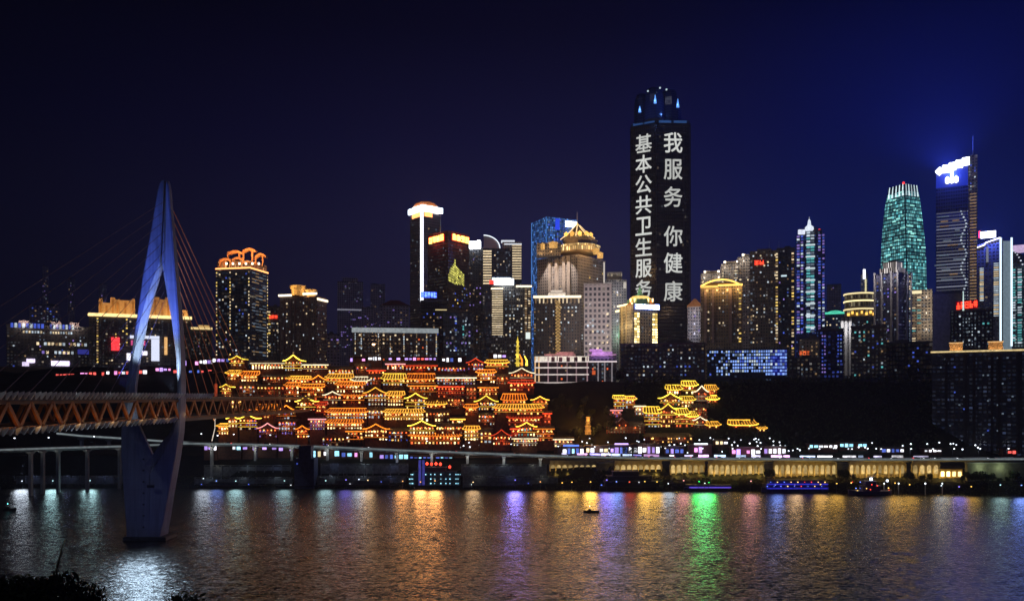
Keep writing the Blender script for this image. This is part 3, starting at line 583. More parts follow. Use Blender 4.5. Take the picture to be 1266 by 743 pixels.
for lab, x0, x1, yt, Y, n in (('dim violet slab with lit floor bands far behind the gold-capped tower', 417, 449, 349, 1500, 40), ('low dim violet block beside the far violet slab', 447, 462, 381, 1400, 12), ('dim brown tower left of the white-ringed spire tower', 470, 506, 378, 1150, 16), ('dim roof-stepped block behind the long framed block', 404, 420, 414, 1000, 6)):
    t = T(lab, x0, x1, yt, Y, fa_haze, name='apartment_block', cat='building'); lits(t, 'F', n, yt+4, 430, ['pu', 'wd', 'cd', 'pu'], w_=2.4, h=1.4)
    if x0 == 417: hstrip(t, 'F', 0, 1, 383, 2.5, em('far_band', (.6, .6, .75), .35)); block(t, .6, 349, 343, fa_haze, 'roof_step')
    if x0 == 470:
        mb = MB(); mb.loft([[(x, y, t.top) for x, y in ins(t, 1.05)], [(x, y, t.top+9) for x, y in ins(t, .3)]]); mb.build('roof', mat('dim_red_roof', (.2, .05, .05)), t.root)
# --- long low framed block
t = T('long low block with white-lit roof edge and pale vertical light columns', 436, 541, 407, 730, fa_dark, name='office_block', cat='building')
hstrip(t, 'F', -.01, 1.01, 408.5, 4.2, em('roof_band_grey', (.75, .85, .9), .32, vary=.3), 'roof_band', 1.2)
for m in (.03, .10, .3, .44, .6, .75, .87, .985): grid(t, 'F', m-.006, m+.006, 412, 447, 1, 12, ['cw', 'ww', 'wd'], .9, .7, .9, 'light_panel')
lits(t, 'F', 40, 412, 447, ['wd', 'wd', 'hr', 'ww', 'cd'])
# --- white-ringed tower
t = T('tall tower with orange domed cap, white ring and one long white light line', 507, 545, 262, 1050, facade('facade_plum', (.13, .09, .12), lit=.03, st=.4, bay=3, floor=3.5), xc=521, hut=False, alpha=rad(58))
ring = em('ring_blue_white', (.75, .88, 1), 7); c = t.cen; r = (t.plan[1]-t.plan[3]).length*.5
hstrip(t, 'L', -.06, 1.03, 258, 7, ring, 'ring', 2); hstrip(t, 'R', -.03, 1.06, 257, 7, ring, 'ring', 2)
hstrip(t, 'L', .2, .9, 264, 7, 'crown', off=.5); hstrip(t, 'R', .15, .55, 264, 6, 'crown', off=.5)
mb = MB(); mb.prism(ins(t, .85), t.top, t.z(253), top=ins(t, .85)); mb.build('drum', 'x' and mat('drum_stone', (.55, .45, .36), .7), t.root)
mb = MB(); a = t.z(253); prof = [(r*.82*math.cos(q*math.pi/12), a+8.5*math.sin(q*math.pi/12)) for q in range(7)]; prof[-1] = (0., prof[-1][1]); mb.lathe((c.x, c.y, 0), prof, 16, smooth=True); mb.build('dome', mat('dome_copper', (.55, .36, .24), .6), t.root)
for px in (515, 526, 538): lamp(t.root, 'SPOT', P(px, 254.5, 1043), 60000, (1, .40, .12), .6, P(px, 246, 1064), rad(110), name='dome_light')
mb = MB(); C_ = t.plan[0]; f = t.faces['R']; f.box(mb, -1.6, 2.2, t.z(373), t.z(256), -.3, 1.4); mb.build('light_line', em('light_line_white', (.88, .9, 1), 2.4), t.root); lamp(t.root, 'POINT', P(526, 255, 1072), 260000, (.2, .36, 1), 3, name='ring_glow')  # hidden blue lamp added behind the top for the ring's halo
grid(t, 'R', .96, 1.0, 268, 300, 1, 12, ['wd', 'cd'], .8, .5); lits(t, 'R', 14, 270, 420, ['cw', 'cd', 'wd'], w_=2, h=2); lits(t, 'L', 6, 270, 420, ['cd'], w_=2, h=2)
# --- red-sign tower
t = T('dark tower with two red rooftop signs and a yellow-green lit facade patch', 529, 580, 288, 900, facade('facade_dark_plum_bands', (.06, .045, .06), (.02, .018, .03), bay=2.5, floor=3.6, ww=.9, wh=.5, lit=.02, st=.35), xc=554, hut=False)
block(t, .95, 288.2, 285, mat('roof_concrete', (.12, .12, .13)), 'roof_slab')
sg = em('sign_red_board', (1, .025, .01), 1.6)
sign(t, 'L', .08, .82, 289.5, 297, 4, 'signyel', sg, 1, rise=.45, solid=True, lamp_e=12000, lamp_c=(1, .1, .05)); sign(t, 'R', .17, .97, 288.5, 296, 4, 'signyel', sg, 1, rise=-.3, solid=True, lamp_e=12000, lamp_c=(1, .1, .05))
f = t.faces['R']; yg = em('patch_yellow_green', (.85, .8, .16), .75, 'NONE', vary=.6)
for i in range(13):
    m = .03+i*.058; ytop = 326+abs(i-4)*(1.4 if i > 4 else 2.6)-(10 if i == 5 else 0); j = ytop
    while j < 350: 
        if R.random() < .9: add_win(t, 'R', f.w*m, t.z(j), 1.6, 2.1, yg, 'light_panel')
        j += 3.2
lits(t, 'R', 40, 352, 430, ['cd', 'wd', 'bl', 'go', 'cd']); lits(t, 'L', 14, 300, 430, ['cd', 'wd', 'pu'])
t = T('squat black block with blue lettering sign before the red-sign tower', 520, 553, 373, 820, fa_black, name='office_block', cat='building')
sign(t, 'F', .02, .6, 361.5, 368, 5, em('sign_sky', (.3, .5, 1), 1.6) and 'signblue', em('board_deep_blue', (.04, .07, .9), .8), .8); hstrip(t, 'F', .55, .98, 383, 1, em('strip_dim_gold', (1, .8, .4), .7)); lits(t, 'F', 22, 386, 432, ['pu', 'cd', 'bl', 'wd'])
t = T('dark glass block with blue-lit stair column behind the hillside halls', 548, 585, 386, 790, fa_glass, name='office_block', cat='building')
grid(t, 'F', .38, .46, 390, 440, 1, 18, ['cd', 'bl', 'cw'], .8, .6, .8); grid(t, 'F', .64, .7, 392, 425, 1, 10, ['cd', 'te'], .8, .7, .8); lits(t, 'F', 26, 390, 440, ['cd', 'pu', 'bl', 'cw'])
t = T('dark slim tower with tilted white roof sign beside the red-sign tower', 578, 597, 306, 980, fa_dark, hut=False)
sign(t, 'F', .1, .85, 299, 307, 3, 'signwhite', 'signwhite', .8, rise=1.8, lamp_e=9000, lamp_c=(.8, .9, 1)); lits(t, 'F', 26, 312, 425, ['cd', 'pu', 'wd'])
# --- gold-strip twin tower
t = T('tower with two gold-banded edges and a white curved glass sail roof', 597, 645, 307, 960, fa_glass, hut=False)
grid(t, 'F', .0, .23, 309, 352, 1, 13, ['ww'], .94, .5); grid(t, 'F', .75, 1., 302, 346, 1, 14, ['ww'], .94, .45)
f = t.faces['F']; mb = MB(); pts = []
for i in range(9): a = i/8*math.pi/2; pts.append((f.w*.02+f.w*.42*math.sin(a), t.top+15.5*math.cos(a)))
fr = [f.pt(f.w*.02, t.top, 0)]+[f.pt(m_, z_, 0) for m_, z_ in pts]; bk = [p-f.n*3 for p in fr]
mb.loft([[tuple(p) for p in bk], [tuple(p) for p in fr]]); mb.build('sail', facade('sail_glass', (.5, .55, .62), (.4, .45, .5), bay=1.6, floor=2.2, ww=.9, wh=.9, lit=1, st=1.2, c1=(.7, .85, 1), c2=(.8, .9, 1)), t.root)
mb = MB(); mb.tube([p+f.n*.4 for p in fr[1:]], .5, 6); mb.build('sail_edge', em('sail_edge_white', (.85, .93, 1), 1.6), t.root)
f = t.faces['F']; mb = MB(); f.box(mb, f.w*.5, f.w, t.top-.1, t.z(299), -14, -.5); mb.build('roof_house', fa_grey, t.root)
mb = MB(); f.box(mb, f.w*.47, f.w*.82, t.z(298.4), t.z(297.2), -12, 1); f.box(mb, f.w*.55, f.w, t.z(302.5), t.z(301.3), -10, 1); mb.build('roof_frame', em('roof_frame_white', (.85, .9, 1), .9), t.root)
sign(t, 'F', .23, .72, 343.5, 347, 5, 'cool'); lits(t, 'F', 20, 310, 352, ['cd', 'ww', 'cd'], m0=.27, m1=.73); lits(t, 'F', 14, 352, 420, ['cd', 'wd'])
# --- white sign tower with bands
t = T('tower with bright white rectangular roof sign and cream banded left edge', 607, 657, 352, 850, facade('facade_cream_grid', (.2, .19, .17), (.03, .035, .05), bay=2.4, floor=3.2, ww=.6, wh=.55, lit=.18, st=.7, c1=(1, .85, .6), c2=(.9, .92, 1), mid=.05), hut=False)
grid(t, 'F', .02, .30, 356, 415, 1, 21, ['ww'], .96, .42); grid(t, 'F', .82, .99, 356, 418, 2, 21, ['ww', 'wd', 'wd'], .6, .5, .9)
hstrip(t, 'F', 0, .3, 357, 1.3, wg); hstrip(t, 'F', .62, 1.01, 354, 1.6, wg, 'cornice', 1)
sign(t, 'F', .08, .56, 345, 352, 4, 'signwhite', em('sign_board_white', (.85, .92, 1), 2.5), 1, solid=True, lamp_e=9000, lamp_c=(.85, .92, 1)); hstrip(t, 'F', -.04, .06, 349, 4, 'red'); lits(t, 'F', 30, 360, 416, ['cw', 'ww', 'cd'], m0=.33, m1=.8)
f = t.faces['F']; mb = MB(); f.box(mb, f.w*.86, f.w*.97, t.z(419), t.z(411), 0, 1); mb.build('base_glow', em('base_glow_white', (.8, .9, .85), 1.1), t.root)
# --- blue glass tower
t = T('slender blue-lit glass tower behind the gold pagoda roof', 657, 713, 268, 1100, facade('facade_bright_blue', (.02, .05, .16), bay=2.6, floor=3.4, ww=.8, wh=.8, lit=.35, mid=.7, st=1.2, c1=(.07, .24, .95), c2=(.16, .42, 1)), xc=676, hut=False, alpha=rad(62))
sign(t, 'R', .62, 1.0, 271, 277.5, 3, 'signwhite', 'signwhite', .8, lamp_e=9000, lamp_c=(.85, .92, 1)); 
mb = MB(); f = t.faces['R']; f.box(mb, f.w*.28, f.w*.42, t.z(283), t.z(269), 0, .6); mb.build('light_panel', em('panel_royal_blue', (.03, .08, 1), .9), t.root)
vstrip(t, 'L', .02, 268, 400, .8, em('edge_blue', (.1, .35, 1), .7)); vstrip(t, 'L', .98, 268, 400, .7, em('edge_blue', (.1, .35, 1), .7)); grid(t, 'R', .02, .98, 269, 300, 10, 9, ['bl', 'cd'], .5, .6, .5)
# --- pagoda-roofed tower
t = T('grey tower with glowing gold pyramid roof, spire and white-lit columns', 664, 748, 314, 860, fa_grey, xc=714, hut=False, alpha=rad(36), cat='tower')
goldr = em('pagoda_gold', (1, .52, .13), .9, vary=.35)  # gold light on turrets, dormers and ribs is put in as emission
f = t.faces['L']
mb = MB(); p = P(672, 300, 866); mb.box((p.x+6, p.y+12, t.top+7), (26, 16, 14)); mb.build('shoulder', fa_grey, t.root)
for y0_, y1_, x0_, x1_, key in ((314, 305, 691, 741, 'a'), (305, 298, 696, 738, 'b'), (298, 294, 697, 734, 'a')):
    p = P((x0_+x1_)/2, y0_, 878); r = (x1_-x0_)/2*.878; mb = MB(); zz = PZ(y1_, 878)-p.z; mb.lathe(p, [(r, -.2), (r, zz*.7), (r*1.05, zz*.75), (r*1.05, zz)], 8, rz=.2); mb.build('tier', facade('pagoda_arcade', (.55, .4, .22), lit=1, st=4.5, c1=(1, .62, .2), c2=(1, .75, .35), bay=2.6, floor=30, ww=.55, wh=.9) if key == 'a' else crown_m, t.root)
p = P(714, 296, 878); mb = MB(); zz = PZ(279, 878)-p.z; mb.lathe(p, [(18.5, 0), (13, zz*.3), (7.5, zz*.62), (2.2, zz)], 8, rz=.2); mb.build('pyramid_roof', mat('pagoda_tile', (.4, .33, .27), .5), t.root)
for k in range(8):
    a = 2*math.pi*(k+.5)/8+.2; mb = MB(); pts = [p+Vector((rr*1.02*math.cos(a), rr*1.02*math.sin(a), z_)) for rr, z_ in ((18.5, .3), (13, zz*.3), (7.5, zz*.62), (2.2, zz))]; mb.tube(pts, .55, 5); mb.build('roof_rib', em('rib_gold', (1, .66, .3), 1.5), t.root)
for k in range(5):
    a = -2.6+k*.55; mb = MB(); q = p+Vector((15*math.cos(a), 15*math.sin(a), 2.5)); mb.lathe(q, [(2.4, -2), (2.4, 1.6), (3, 1.8), (.1, 4.2)], 6); mb.build('dormer', em('dormer_gold', (1, .5, .1), 1.6, vary=.3), t.root)
mast(t, 713.5, 280, 262, 878, .45, em('spire_light', (.9, .6, .5), .25, 'NONE')); mb = MB(); mb.lathe(P(713.5, 281, 878), [(2.2, 0), (1.6, 3), (.2, 5)], 6); mb.build('finial', em('finial_gold', (1, .55, .15), 1.6), t.root)
for px, y0_, s_ in ((684, 300, 5), (737, 308, 3.6), (742, 313, 3.4), (671, 302, 2.5)):
    mb = MB(); mb.lathe(P(px, y0_+4, 862), [(s_, -2), (s_, 2.5), (s_*1.2, 3), (.2, 5)], 6); mb.build('corner_turret', goldr, t.root); lamp(t.root, 'POINT', P(px, y0_+3, 852), 8000, (1, .55, .2), 1, name='turret_glow')
for m, a in ((.33, .9), (.5, 1.), (.68, .8), (.8, .9)):
    f = t.faces['L']; mb = MB(); f.box(mb, f.w*m-2, f.w*m+2, t.z(390), t.top-1, -.1, 1.4); mb.build('column', mat('column_white', (.5, .46, .44)), t.root); lamp(t.root, 'SPOT', f.pt(f.w*m, t.top-3, 6), 80000*a, (1, .8, .65), .6, f.pt(f.w*m, t.top-40, 0), rad(80), name='column_light')
vstrip(t, 'R', .96, 317, 350, 2.4, em('edge_white_soft', (1, .9, .8), .55), 'edge_light'); hstrip(t, 'R', .0, 1.0, 316, 1.4, mat('column_white', (.5, .46, .44)), 'cornice', 1.2)
lits(t, 'R', 20, 322, 420, ['go', 'wd', 'cd', 'cw']); lits(t, 'L', 22, 322, 430, ['wd', 'cd', 'ww']); hstrip(t, 'L', .0, .36, 308, 4, em('shoulder_gold', (1, .7, .4), .6))
# --- gold-corniced tower in front
t = T('dark tower with white roof house, gold cornice and lattice light column', 660, 718, 366, 780, facade('facade_dark_umber', (.07, .055, .045), lit=.05, st=.6, bay=2.6, floor=3.1, ww=.5), hut=False)
hstrip(t, 'F', -.01, 1.01, 367, 2.2, wg, 'cornice', 1.4); grid(t, 'F', .0, 1., 369, 375, 12, 1, ['ww', 'wd'], .35, .95)
f = t.faces['F']; mb = MB(); f.box(mb, f.w*.3, f.w*.68, t.top, t.z(362), -12, -1); f.box(mb, f.w*.36, f.w*.62, t.z(362), t.z(358.5), -11, -2); mb.build('roof_house', mat('column_white', (.5, .46, .44)), t.root)
for q in (.36, .5, .62): lamp(t.root, 'SPOT', f.pt(f.w*q, t.z(366), 4.5), 9000, (1, .9, .74), .5, f.pt(f.w*q, t.z(359), -3), rad(100), name='roof_light')
mb = MB(); a, b_ = f.w*.46, f.w*.57; zz = t.z(440)
while zz < t.z(372):
    f.box(mb, a, b_, zz, zz+.5, 0, .7); mb.tube([f.pt(a, zz, .6), f.pt(b_, zz+3.2, .6)], .35, 4); mb.tube([f.pt(b_, zz, .6), f.pt(a, zz+3.2, .6)], .35, 4); zz += 3.2
mb.build('lattice', em('lattice_gold', (1, .6, .2), .55, vary=.3), t.root)
lits(t, 'F', 46, 378, 438, ['wd', 'ww', 'cw', 'cd']); grid(t, 'F', .0, .04, 376, 430, 1, 14, ['wd', 'cd'], .9, .5, .7)
# --- arched white tower
t = T('pale tower with rows of small arched windows beside the pagoda-roofed tower', 722, 756, 350, 770, facade('facade_white_grid', (.62, .56, .55), (.03, .03, .04), bay=4.2, floor=5.2, ww=.55, wh=.55, lit=.04, st=.4), hut=False)
hstrip(t, 'F', -.02, 1.02, 351, 1.2, mat('column_white', (.5, .46, .44)), 'cornice', 1)
for k in range(6): lamp(t.root, 'POINT', t.faces['F'].pt(t.faces['F'].w*(.2+.6*(k % 2)), t.z(372+k*13), 17), 11000, (1, .86, .8), 1, name='facade_light')
lits(t, 'F', 12, 378, 434, ['ww', 'cw'], bay=4.2, fl=5.2, w_=2, h=2)
t = T('grey gridded tower with small lit penthouse behind the arched pale tower', 744, 775, 346, 930, fa_grey, hut=False)
block(t, .62, 346, 335.5, facade('penthouse_lit', (.5, .45, .4), lit=1, st=.8, c1=(1, .75, .45), c2=(1, .85, .6), bay=4, floor=6, ww=.5, wh=.5), 'penthouse'); vstrip(t, 'F', .92, 349, 357, 3.2, em('edge_white_soft', (1, .9, .8), .55), 'edge_light')
for k in range(4): lamp(t.root, 'POINT', t.faces['F'].pt(t.faces['F'].w*.6, t.z(360+k*18), 9), 6000, (.9, .9, .95), 1, name='facade_light')
lamp(t.root, 'POINT', t.faces['F'].pt(t.faces['F'].w*.75, t.z(414), 5), 5000, (.25, 1, .4), 1, name='green_light'); lits(t, 'F', 24, 352, 425, ['wd', 'cd', 'ww'])
# --- gold hall with green spire
t = T('cream building with green spire, blue sign and two gold window columns', 766, 813, 383, 800, facade('facade_cream_hall', (.5, .42, .3), (.05, .05, .06), bay=3, floor=3.2, ww=.5, lit=.06, st=.5), xc=782, hut=False, alpha=rad(60), name='hotel', cat='hotel')
grid(t, 'R', .06, .28, 386, 424, 2, 12, ['hy', 'go'], .8, .72); grid(t, 'R', .78, 1.0, 386, 424, 2, 12, ['hy', 'go'], .8, .72); lits(t, 'R', 12, 390, 424, ['cd', 'wd'], m0=.32, m1=.74)
wbr = em('arch_gold_white', (1, .8, .4), 2.6)
hstrip(t, 'L', -.15, 1., 375, 1.5, wbr); hstrip(t, 'L', -.3, -.02, 381, 2, wbr)
f = t.faces['L']; mb = MB(); f.box(mb, 0, f.w, t.top-.1, t.z(374), -9, -.2); mb.build('attic', mat('hall_stone', (.5, .4, .28)), t.root)
for m in (.2, .55, .9): vstrip(t, 'L', m, 377, 424, 1.4, mat('hall_stone', (.5, .4, .28)), 'column', 1.2); lamp(t.root, 'POINT', f.pt(f.w*m+1, t.z(379), 3.5), 5200, (1, .72, .3), .6, name='column_light'); lamp(t.root, 'POINT', f.pt(f.w*m+1, t.z(402), 3.5), 3200, (1, .78, .4), .6, name='column_light')
sign(t, 'R', .1, 1.05, 375.5, 381.5, 6, 'signwhite', em('sign_board_blue', (.1, .22, 1), 3), 1, solid=True)
p = P(791, 374, 812); mb = MB(); mb.lathe(p, [(14, -3), (13.5, 2), (11.5, 3), (8, 5.5), (3.4, 7.5), (2.6, 9), (.1, 18)], 8); mb.build('spire_roof', mat('spire_green_tile', (.16, .34, .22), .5), t.root)
mb = MB(); mb.lathe(p, [(11.9, 2.4), (12, 3), (8.2, 5.9), (7.9, 5.4)], 8); mb.build('spire_skirt', em('skirt_gold', (1, .62, .16), 1.3), t.root)
for k in range(6): mb = MB(); q = p+Vector((-11+k*4.4, -11, 1)); mb.box(q, (1.4, .8, 3.5)); mb.build('lamp', em('hall_lamp', (1, .7, .35), 3), t.root)
lamp(t.root, 'POINT', p+Vector((-6, -13, 14)), 5000, (.9, 1, .7), 1, name='spire_light')
for s_ in (-1, 1):
    mb = MB(); f = t.faces['R']; q = p+Vector((s_*9, -2, 3)); mb.loft([[q+Vector((-5, -9, -6)), q+Vector((5, -9, -6)), q+Vector((5, 5, -6)), q+Vector((-5, 5, -6))], [q+Vector((-s_*4-.5, -5, 1.5)), q+Vector((-s_*4+.5, -5, 1.5)), q+Vector((-s_*4+.5, 3, 1.5)), q+Vector((-s_*4-.5, 3, 1.5))]]); mb.build('side_roof', mat('tile_orange', (.5, .2, .06)), t.root); lamp(t.root, 'POINT', q+Vector((0, -10, 0)), 2600, (1, .45, .1), 1, name='roof_light')
t = T('pale gridded block with tan pitched roof right of the tallest skyscraper', 850, 868, 379, 860, fa_grey, name='apartment_block', cat='building', hut=False)
mb = MB(); mb.loft([[(x, y, t.top) for x, y in ins(t, 1.15)], [(x, y, t.top+9) for x, y in ins(t, .12)]]); mb.build('roof', mat('roof_tan', (.45, .25, .12)), t.root); lamp(t.root, 'POINT', P(860, 370, 840), 6000, (1, .6, .3), 1, name='roof_light')
for k in range(3): lamp(t.root, 'POINT', t.faces['F'].pt(t.faces['F'].w*.5, t.z(386+k*13), 7), 2600, (.8, .8, 1), 1, name='facade_light')
lits(t, 'F', 12, 380, 415, ['pu', 'cd', 'wd'])
# --- cluster right of the skyscraper
t = T('brown block with glowing gold curved roofline before the stepped towers', 866, 918, 354, 780, facade('facade_umber_ribs', (.2, .15, .10), lit=.05, st=.5, bay=2.4, floor=3.1, ww=.5), hut=False, cat='tower')
gl = em('roofline_gold', (1, .58, .12), 2.0, vary=.3)  # roof edge and curve glow by emission in place of floodlight
hstrip(t, 'F', .0, .42, 354, 1.8, gl, 'roof_edge', 1.5); hstrip(t, 'F', .42, 1., 352.8, 1.8, gl, 'roof_edge', 1.5)
f = t.faces['F']; mb = MB(); pts = [f.pt(f.w*s_, t.top+.5+6*math.sin(math.pi*min(1, max(0, (s_-.04)/.9)))**.7, .5) for s_ in [i/12 for i in range(13)]]; mb.tube(pts, .9, 6); mb.build('roof_curve', gl, t.root)
mb = MB(); mb.loft([[(x, y, t.top) for x, y in ins(t, 1.0)], [(x, y, t.top+4.5) for x, y in ins(t, .6)]]); mb.build('roof', mat('tile_brown_gold', (.4, .25, .1)), t.root)
for s_ in (.15, .4, .65, .9): lamp(t.root, 'POINT', f.pt(f.w*s_, t.top-3, 4), 3000, (1, .6, .2), .8, name='roof_light'); 
for s_ in (.12, .3, .72): vstrip(t, 'F', s_, 358, 424, 2.4, mat('pale_rib', (.3, .22, .2)), 'rib', 1.2)
grid(t, 'F', .9, .98, 358, 424, 1, 20, ['wd', 'go'], .7, .5, .7); lits(t, 'F', 24, 360, 420, ['wd', 'ww', 'cd'])
stp = facade('facade_stepped_grey', (.33, .29, .27), lit=.12, st=.5, bay=2.8, floor=3.2, ww=.55, c1=(1, .8, .5), c2=(.8, .9, 1))
for lab, x0, x1, yt, Y in (('first step of the grey tower row, pale with lit roof hut', 866, 894, 338, 950), ('second step of the grey tower row with bright corner lamps', 891, 917, 326, 930), ('third step of the grey tower row with cream window stripe', 912, 946, 317, 905)):
    t = T(lab, x0, x1, yt, Y, stp, hut=False); block(t, .7, yt, yt-3.5, crown_m, 'roof_house')
    for s_ in (.2, .8): mb = MB(); mb.box(t.faces['F'].pt(t.faces['F'].w*s_, t.top+2, .8), (2.2, 1, 2)); mb.build('roof_lamp', em('roof_lamp_warm', (1, .85, .65), 4), t.root); lamp(t.root, 'POINT', t.faces['F'].pt(t.faces['F'].w*s_, t.top-4, 5), 5500, (1, .85, .65), 1, name='roof_light')
    grid(t, 'F', .62, .95 if x0 > 900 else .9, yt+5, yt+28, 1, 8, ['ww', 'wd'], .9, .4, .85); lits(t, 'F', 30, yt+4, 420, ['wd', 'ww', 'cd', 'cw'])
    grid(t, 'F', .05, .15, yt+6, 420, 1, 24, ['wd', 'ww'], .7, .4, .7)
t = T('brown tower with thin twin masts and red roof lettering', 927, 963, 310, 835, facade('facade_taupe', (.2, .16, .13), lit=.09, st=.5, bay=2.6, floor=3.2, ww=.55), hut=False)
block(t, .5, 310, 306.5, crown_m, 'roof_house'); mast(t, 951, 310, 298, 845); mast(t, 963, 310, 298, 845)
sign(t, 'F', .15, .5, 322, 327, 2, 'signred'); grid(t, 'F', .88, .97, 313, 425, 1, 30, ['wd', 'ww', 'go'], .8, .5, .8); grid(t, 'F', .02, .1, 320, 425, 1, 26, ['cd', 'wd'], .8, .5, .6); lits(t, 'F', 40, 314, 425, ['wd', 'cd', 'cw', 'ww'])
t = T('navy tower with amber right edge next to the twin-mast tower', 960, 983, 308, 830, facade('facade_navy_plain', (.04, .05, .08), lit=.06, st=.4, bay=2.8, floor=3.3, c2=(.4, .6, 1)))
grid(t, 'F', .8, .95, 312, 440, 1, 34, ['ww', 'go', 'wd'], .8, .5, .8); hstrip(t, 'F', .25, .55, 341, 1.6, 'cw' and em('band_cool', (.7, .9, 1), 1)); lits(t, 'F', 22, 314, 430, ['cd', 'bl', 'wd', 'pu'])
# --- blue spire tower
t = T('blue-dotted tower with white central light column and needle spire', 984, 1020, 291, 900, facade('facade_indigo', (.02, .025, .08), lit=.3, st=.5, c1=(.1, .2, 1), c2=(.2, .35, 1), bay=2.4, floor=3.3), hut=False)
block(t, .8, 291, 284, fa_glass, 'upper_block'); block(t, .45, 284, 280, fa_glass, 'top_block')
for a, b_ in ((.02, .14), (.16, .26), (.76, .86), (.9, .99)): grid(t, 'F', a, b_, 290, 412, 1, 34, ['bl', 'bl', 'pu', 'cw'], .8, .6, .85)
grid(t, 'F', .36, .64, 286, 415, 2, 36, ['cd', 'te', 'cw'], .9, .6, .95, 'light_panel'); 
for k in range(8): hstrip(t, 'F', .34, .66, 303+k*14.5, 1.6, em('balcony_pale', (.75, .9, .95), .8), 'balcony', 1.5)
mast(t, 1000.5, 280, 268, 905, .6, em('spire_white', (.85, .9, 1), .5, 'NONE')); mb = MB(); mb.lathe(P(1000.5, 283, 905), [(5, -3), (4.5, 2), (2, 4), (1.4, 9), (.2, 11)], 8); mb.build('crown', em('crown_white', (.8, .88, 1), .9, vary=.3), t.root)
mb = MB(); mb.box(P(991, 287, 897), (7, 3, 5)); mb.build('roof_lamp', em('roof_lamp_pale', (.8, .85, 1), .9, vary=.3), t.root); mb = MB(); mb.box(P(1013, 284.5, 900), (1.6, 1.6, 1.8)); mb.build('beacon', E('red'), t.root)
t = T('low block with teal-lit roof edge beside the blue-dotted tower', 1019, 1046, 388, 950, facade('facade_teal_dim', (.1, .14, .15), lit=.25, st=.35, c1=(.5, .9, .8), c2=(.8, .9, 1), bay=3, floor=3.4), name='office_block', cat='building', hut=False)
hstrip(t, 'F', 0, 1, 387, 2.4, em('teal_band', (.1, .75, .5), 1.0)); mb = MB(); pts = [t.faces['F'].pt(t.faces['F'].w*i/8, t.top+3.4*math.sin(math.pi*i/8), .4) for i in range(9)]; mb.tube(pts, .6, 6); mb.build('roof_arc', em('teal_band', (.1, .75, .5), 1.0), t.root); lits(t, 'F', 12, 392, 415, ['te', 'cw', 'ww'])
t = T('small beige block with red shop sign at the foot of the blue tower', 988, 1014, 420, 760, fa_beige, name='shop_block', cat='building'); sign(t, 'F', .0, .5, 434, 439, 3, 'hr'); lits(t, 'F', 8, 422, 440, ['wd', 'cd'])
# --- low blue-windowed block and neighbours
t = T('low wide block full of bright blue-white lit windows', 874, 973, 432, 690, facade('facade_blue_office', (.03, .03, .06), lit=.12, st=.3, c1=(.2, .4, 1), c2=(.4, .6, 1)), name='office_block', cat='building', hut=False)
block(t, .98, 432, 430.8, mat('roof_concrete', (.12, .12, .13)), 'roof_slab'); bb = [('cw', 'bl', 'cd')]; f = t.faces['F']
for j in range(8):
    for i in range(34):
        a = (i+.5)/34
        if R.random() < (.15+.75*min(1, a*2.2))*(1 if not (j == 7 and .3 < a < .72) else 0): add_win(t, 'F', f.w*a, t.z(434.5+j*4), 1.35 if a < .8 else 1.7, 1.7, em('window_office_blue', (.25, .42, 1), .9, 'NONE', vary=.45) if R.random() < .6 else E('bl' if (a > .78 and R.random() < .55) else R.choice(('cw', 'bl', 'cd'))))
mb = MB(); f.box(mb, f.w*.8, f.w*.995, t.z(464), t.z(433), -.02, .06); mb.build('side_wing', em('wing_royal_blue', (.03, .04, .8), .16), t.root)
t = T('long dark hillside block with a few scattered lit windows', 767, 872, 426, 700, facade('facade_plum_dark', (.07, .05, .07), lit=.05, st=.5, c2=(.3, .5, 1), bay=3, floor=3.2), name='office_block', cat='building')
hstrip(t, 'F', 0, .96, 425.5, .9, mat('roof_trim_purple', (.14, .07, .12)), 'roof_trim'); lits(t, 'F', 30, 430, 466, ['cw', 'cd', 'bl', 'wd', 'cw'])
t = T('dark block of dim blue windows left of the gold-ringed rotunda', 1013, 1043, 408, 690, fa_bluewin, name='apartment_block', cat='building'); grid(t, 'F', .08, .28, 413, 462, 2, 11, ['bl', 'pu'], .6, .4, .8); grid(t, 'F', .72, .95, 413, 462, 2, 11, ['bl', 'bl', 'cd'], .6, .4, .8)
t = T('black low block below the small beige shop block', 975, 1014, 444, 680, fa_dark, name='apartment_block', cat='building'); lits(t, 'F', 6, 448, 465, ['cd', 'wd'])
t = T('dark block with white floodlit columns and a gold-ringed rotunda on top', 1040, 1087, 391, 780, facade('facade_charcoal', (.05, .05, .06), lit=.08, st=.4, bay=2.8, floor=3.2, c2=(.4, .6, 1)), hut=False)
for m in (.03, .13, .24):
    vstrip(t, 'F', m, 392, 464, 2.6, mat('column_white', (.5, .46, .44)), 'column', 1.4)
    f = t.faces['F']; lamp(t.root, 'SPOT', f.pt(f.w*m, t.top-1, 5), 26000, (.92, .95, 1), .6, f.pt(f.w*m, t.top-34, 0), rad(80), name='column_light')
p = P(1063, 391, 800); rr = 14.2
mb = MB(); mb.lathe(p, [(rr, -1), (rr, 5), (rr*1.04, 5.4), (rr*1.04, 7), (rr, 7.2), (rr, 13), (rr*1.04, 13.4), (rr*1.04, 15), (rr, 15.2), (rr, 20), (rr*1.03, 20.5), (rr*1.03, 22.5)], 24, smooth=False); mb.build('rotunda', facade('rotunda_wall', (.3, .26, .18), lit=.35, st=.5, c1=(1, .8, .4), c2=(1, .9, .6), bay=2.4, floor=7.5, ww=.6, wh=.6), t.root)
for z_, k in ((6.2, .55), (14.2, .8), (21.5, .6)): mb = MB(); mb.lathe(p, [(rr*1.05, z_-.7), (rr*1.07, z_-.7), (rr*1.07, z_+.7), (rr*1.05, z_+.7)], 24); mb.build('ring_light', em('ring_pale_gold_%d' % (k*100), (1, .82, .42), k*2), t.root)
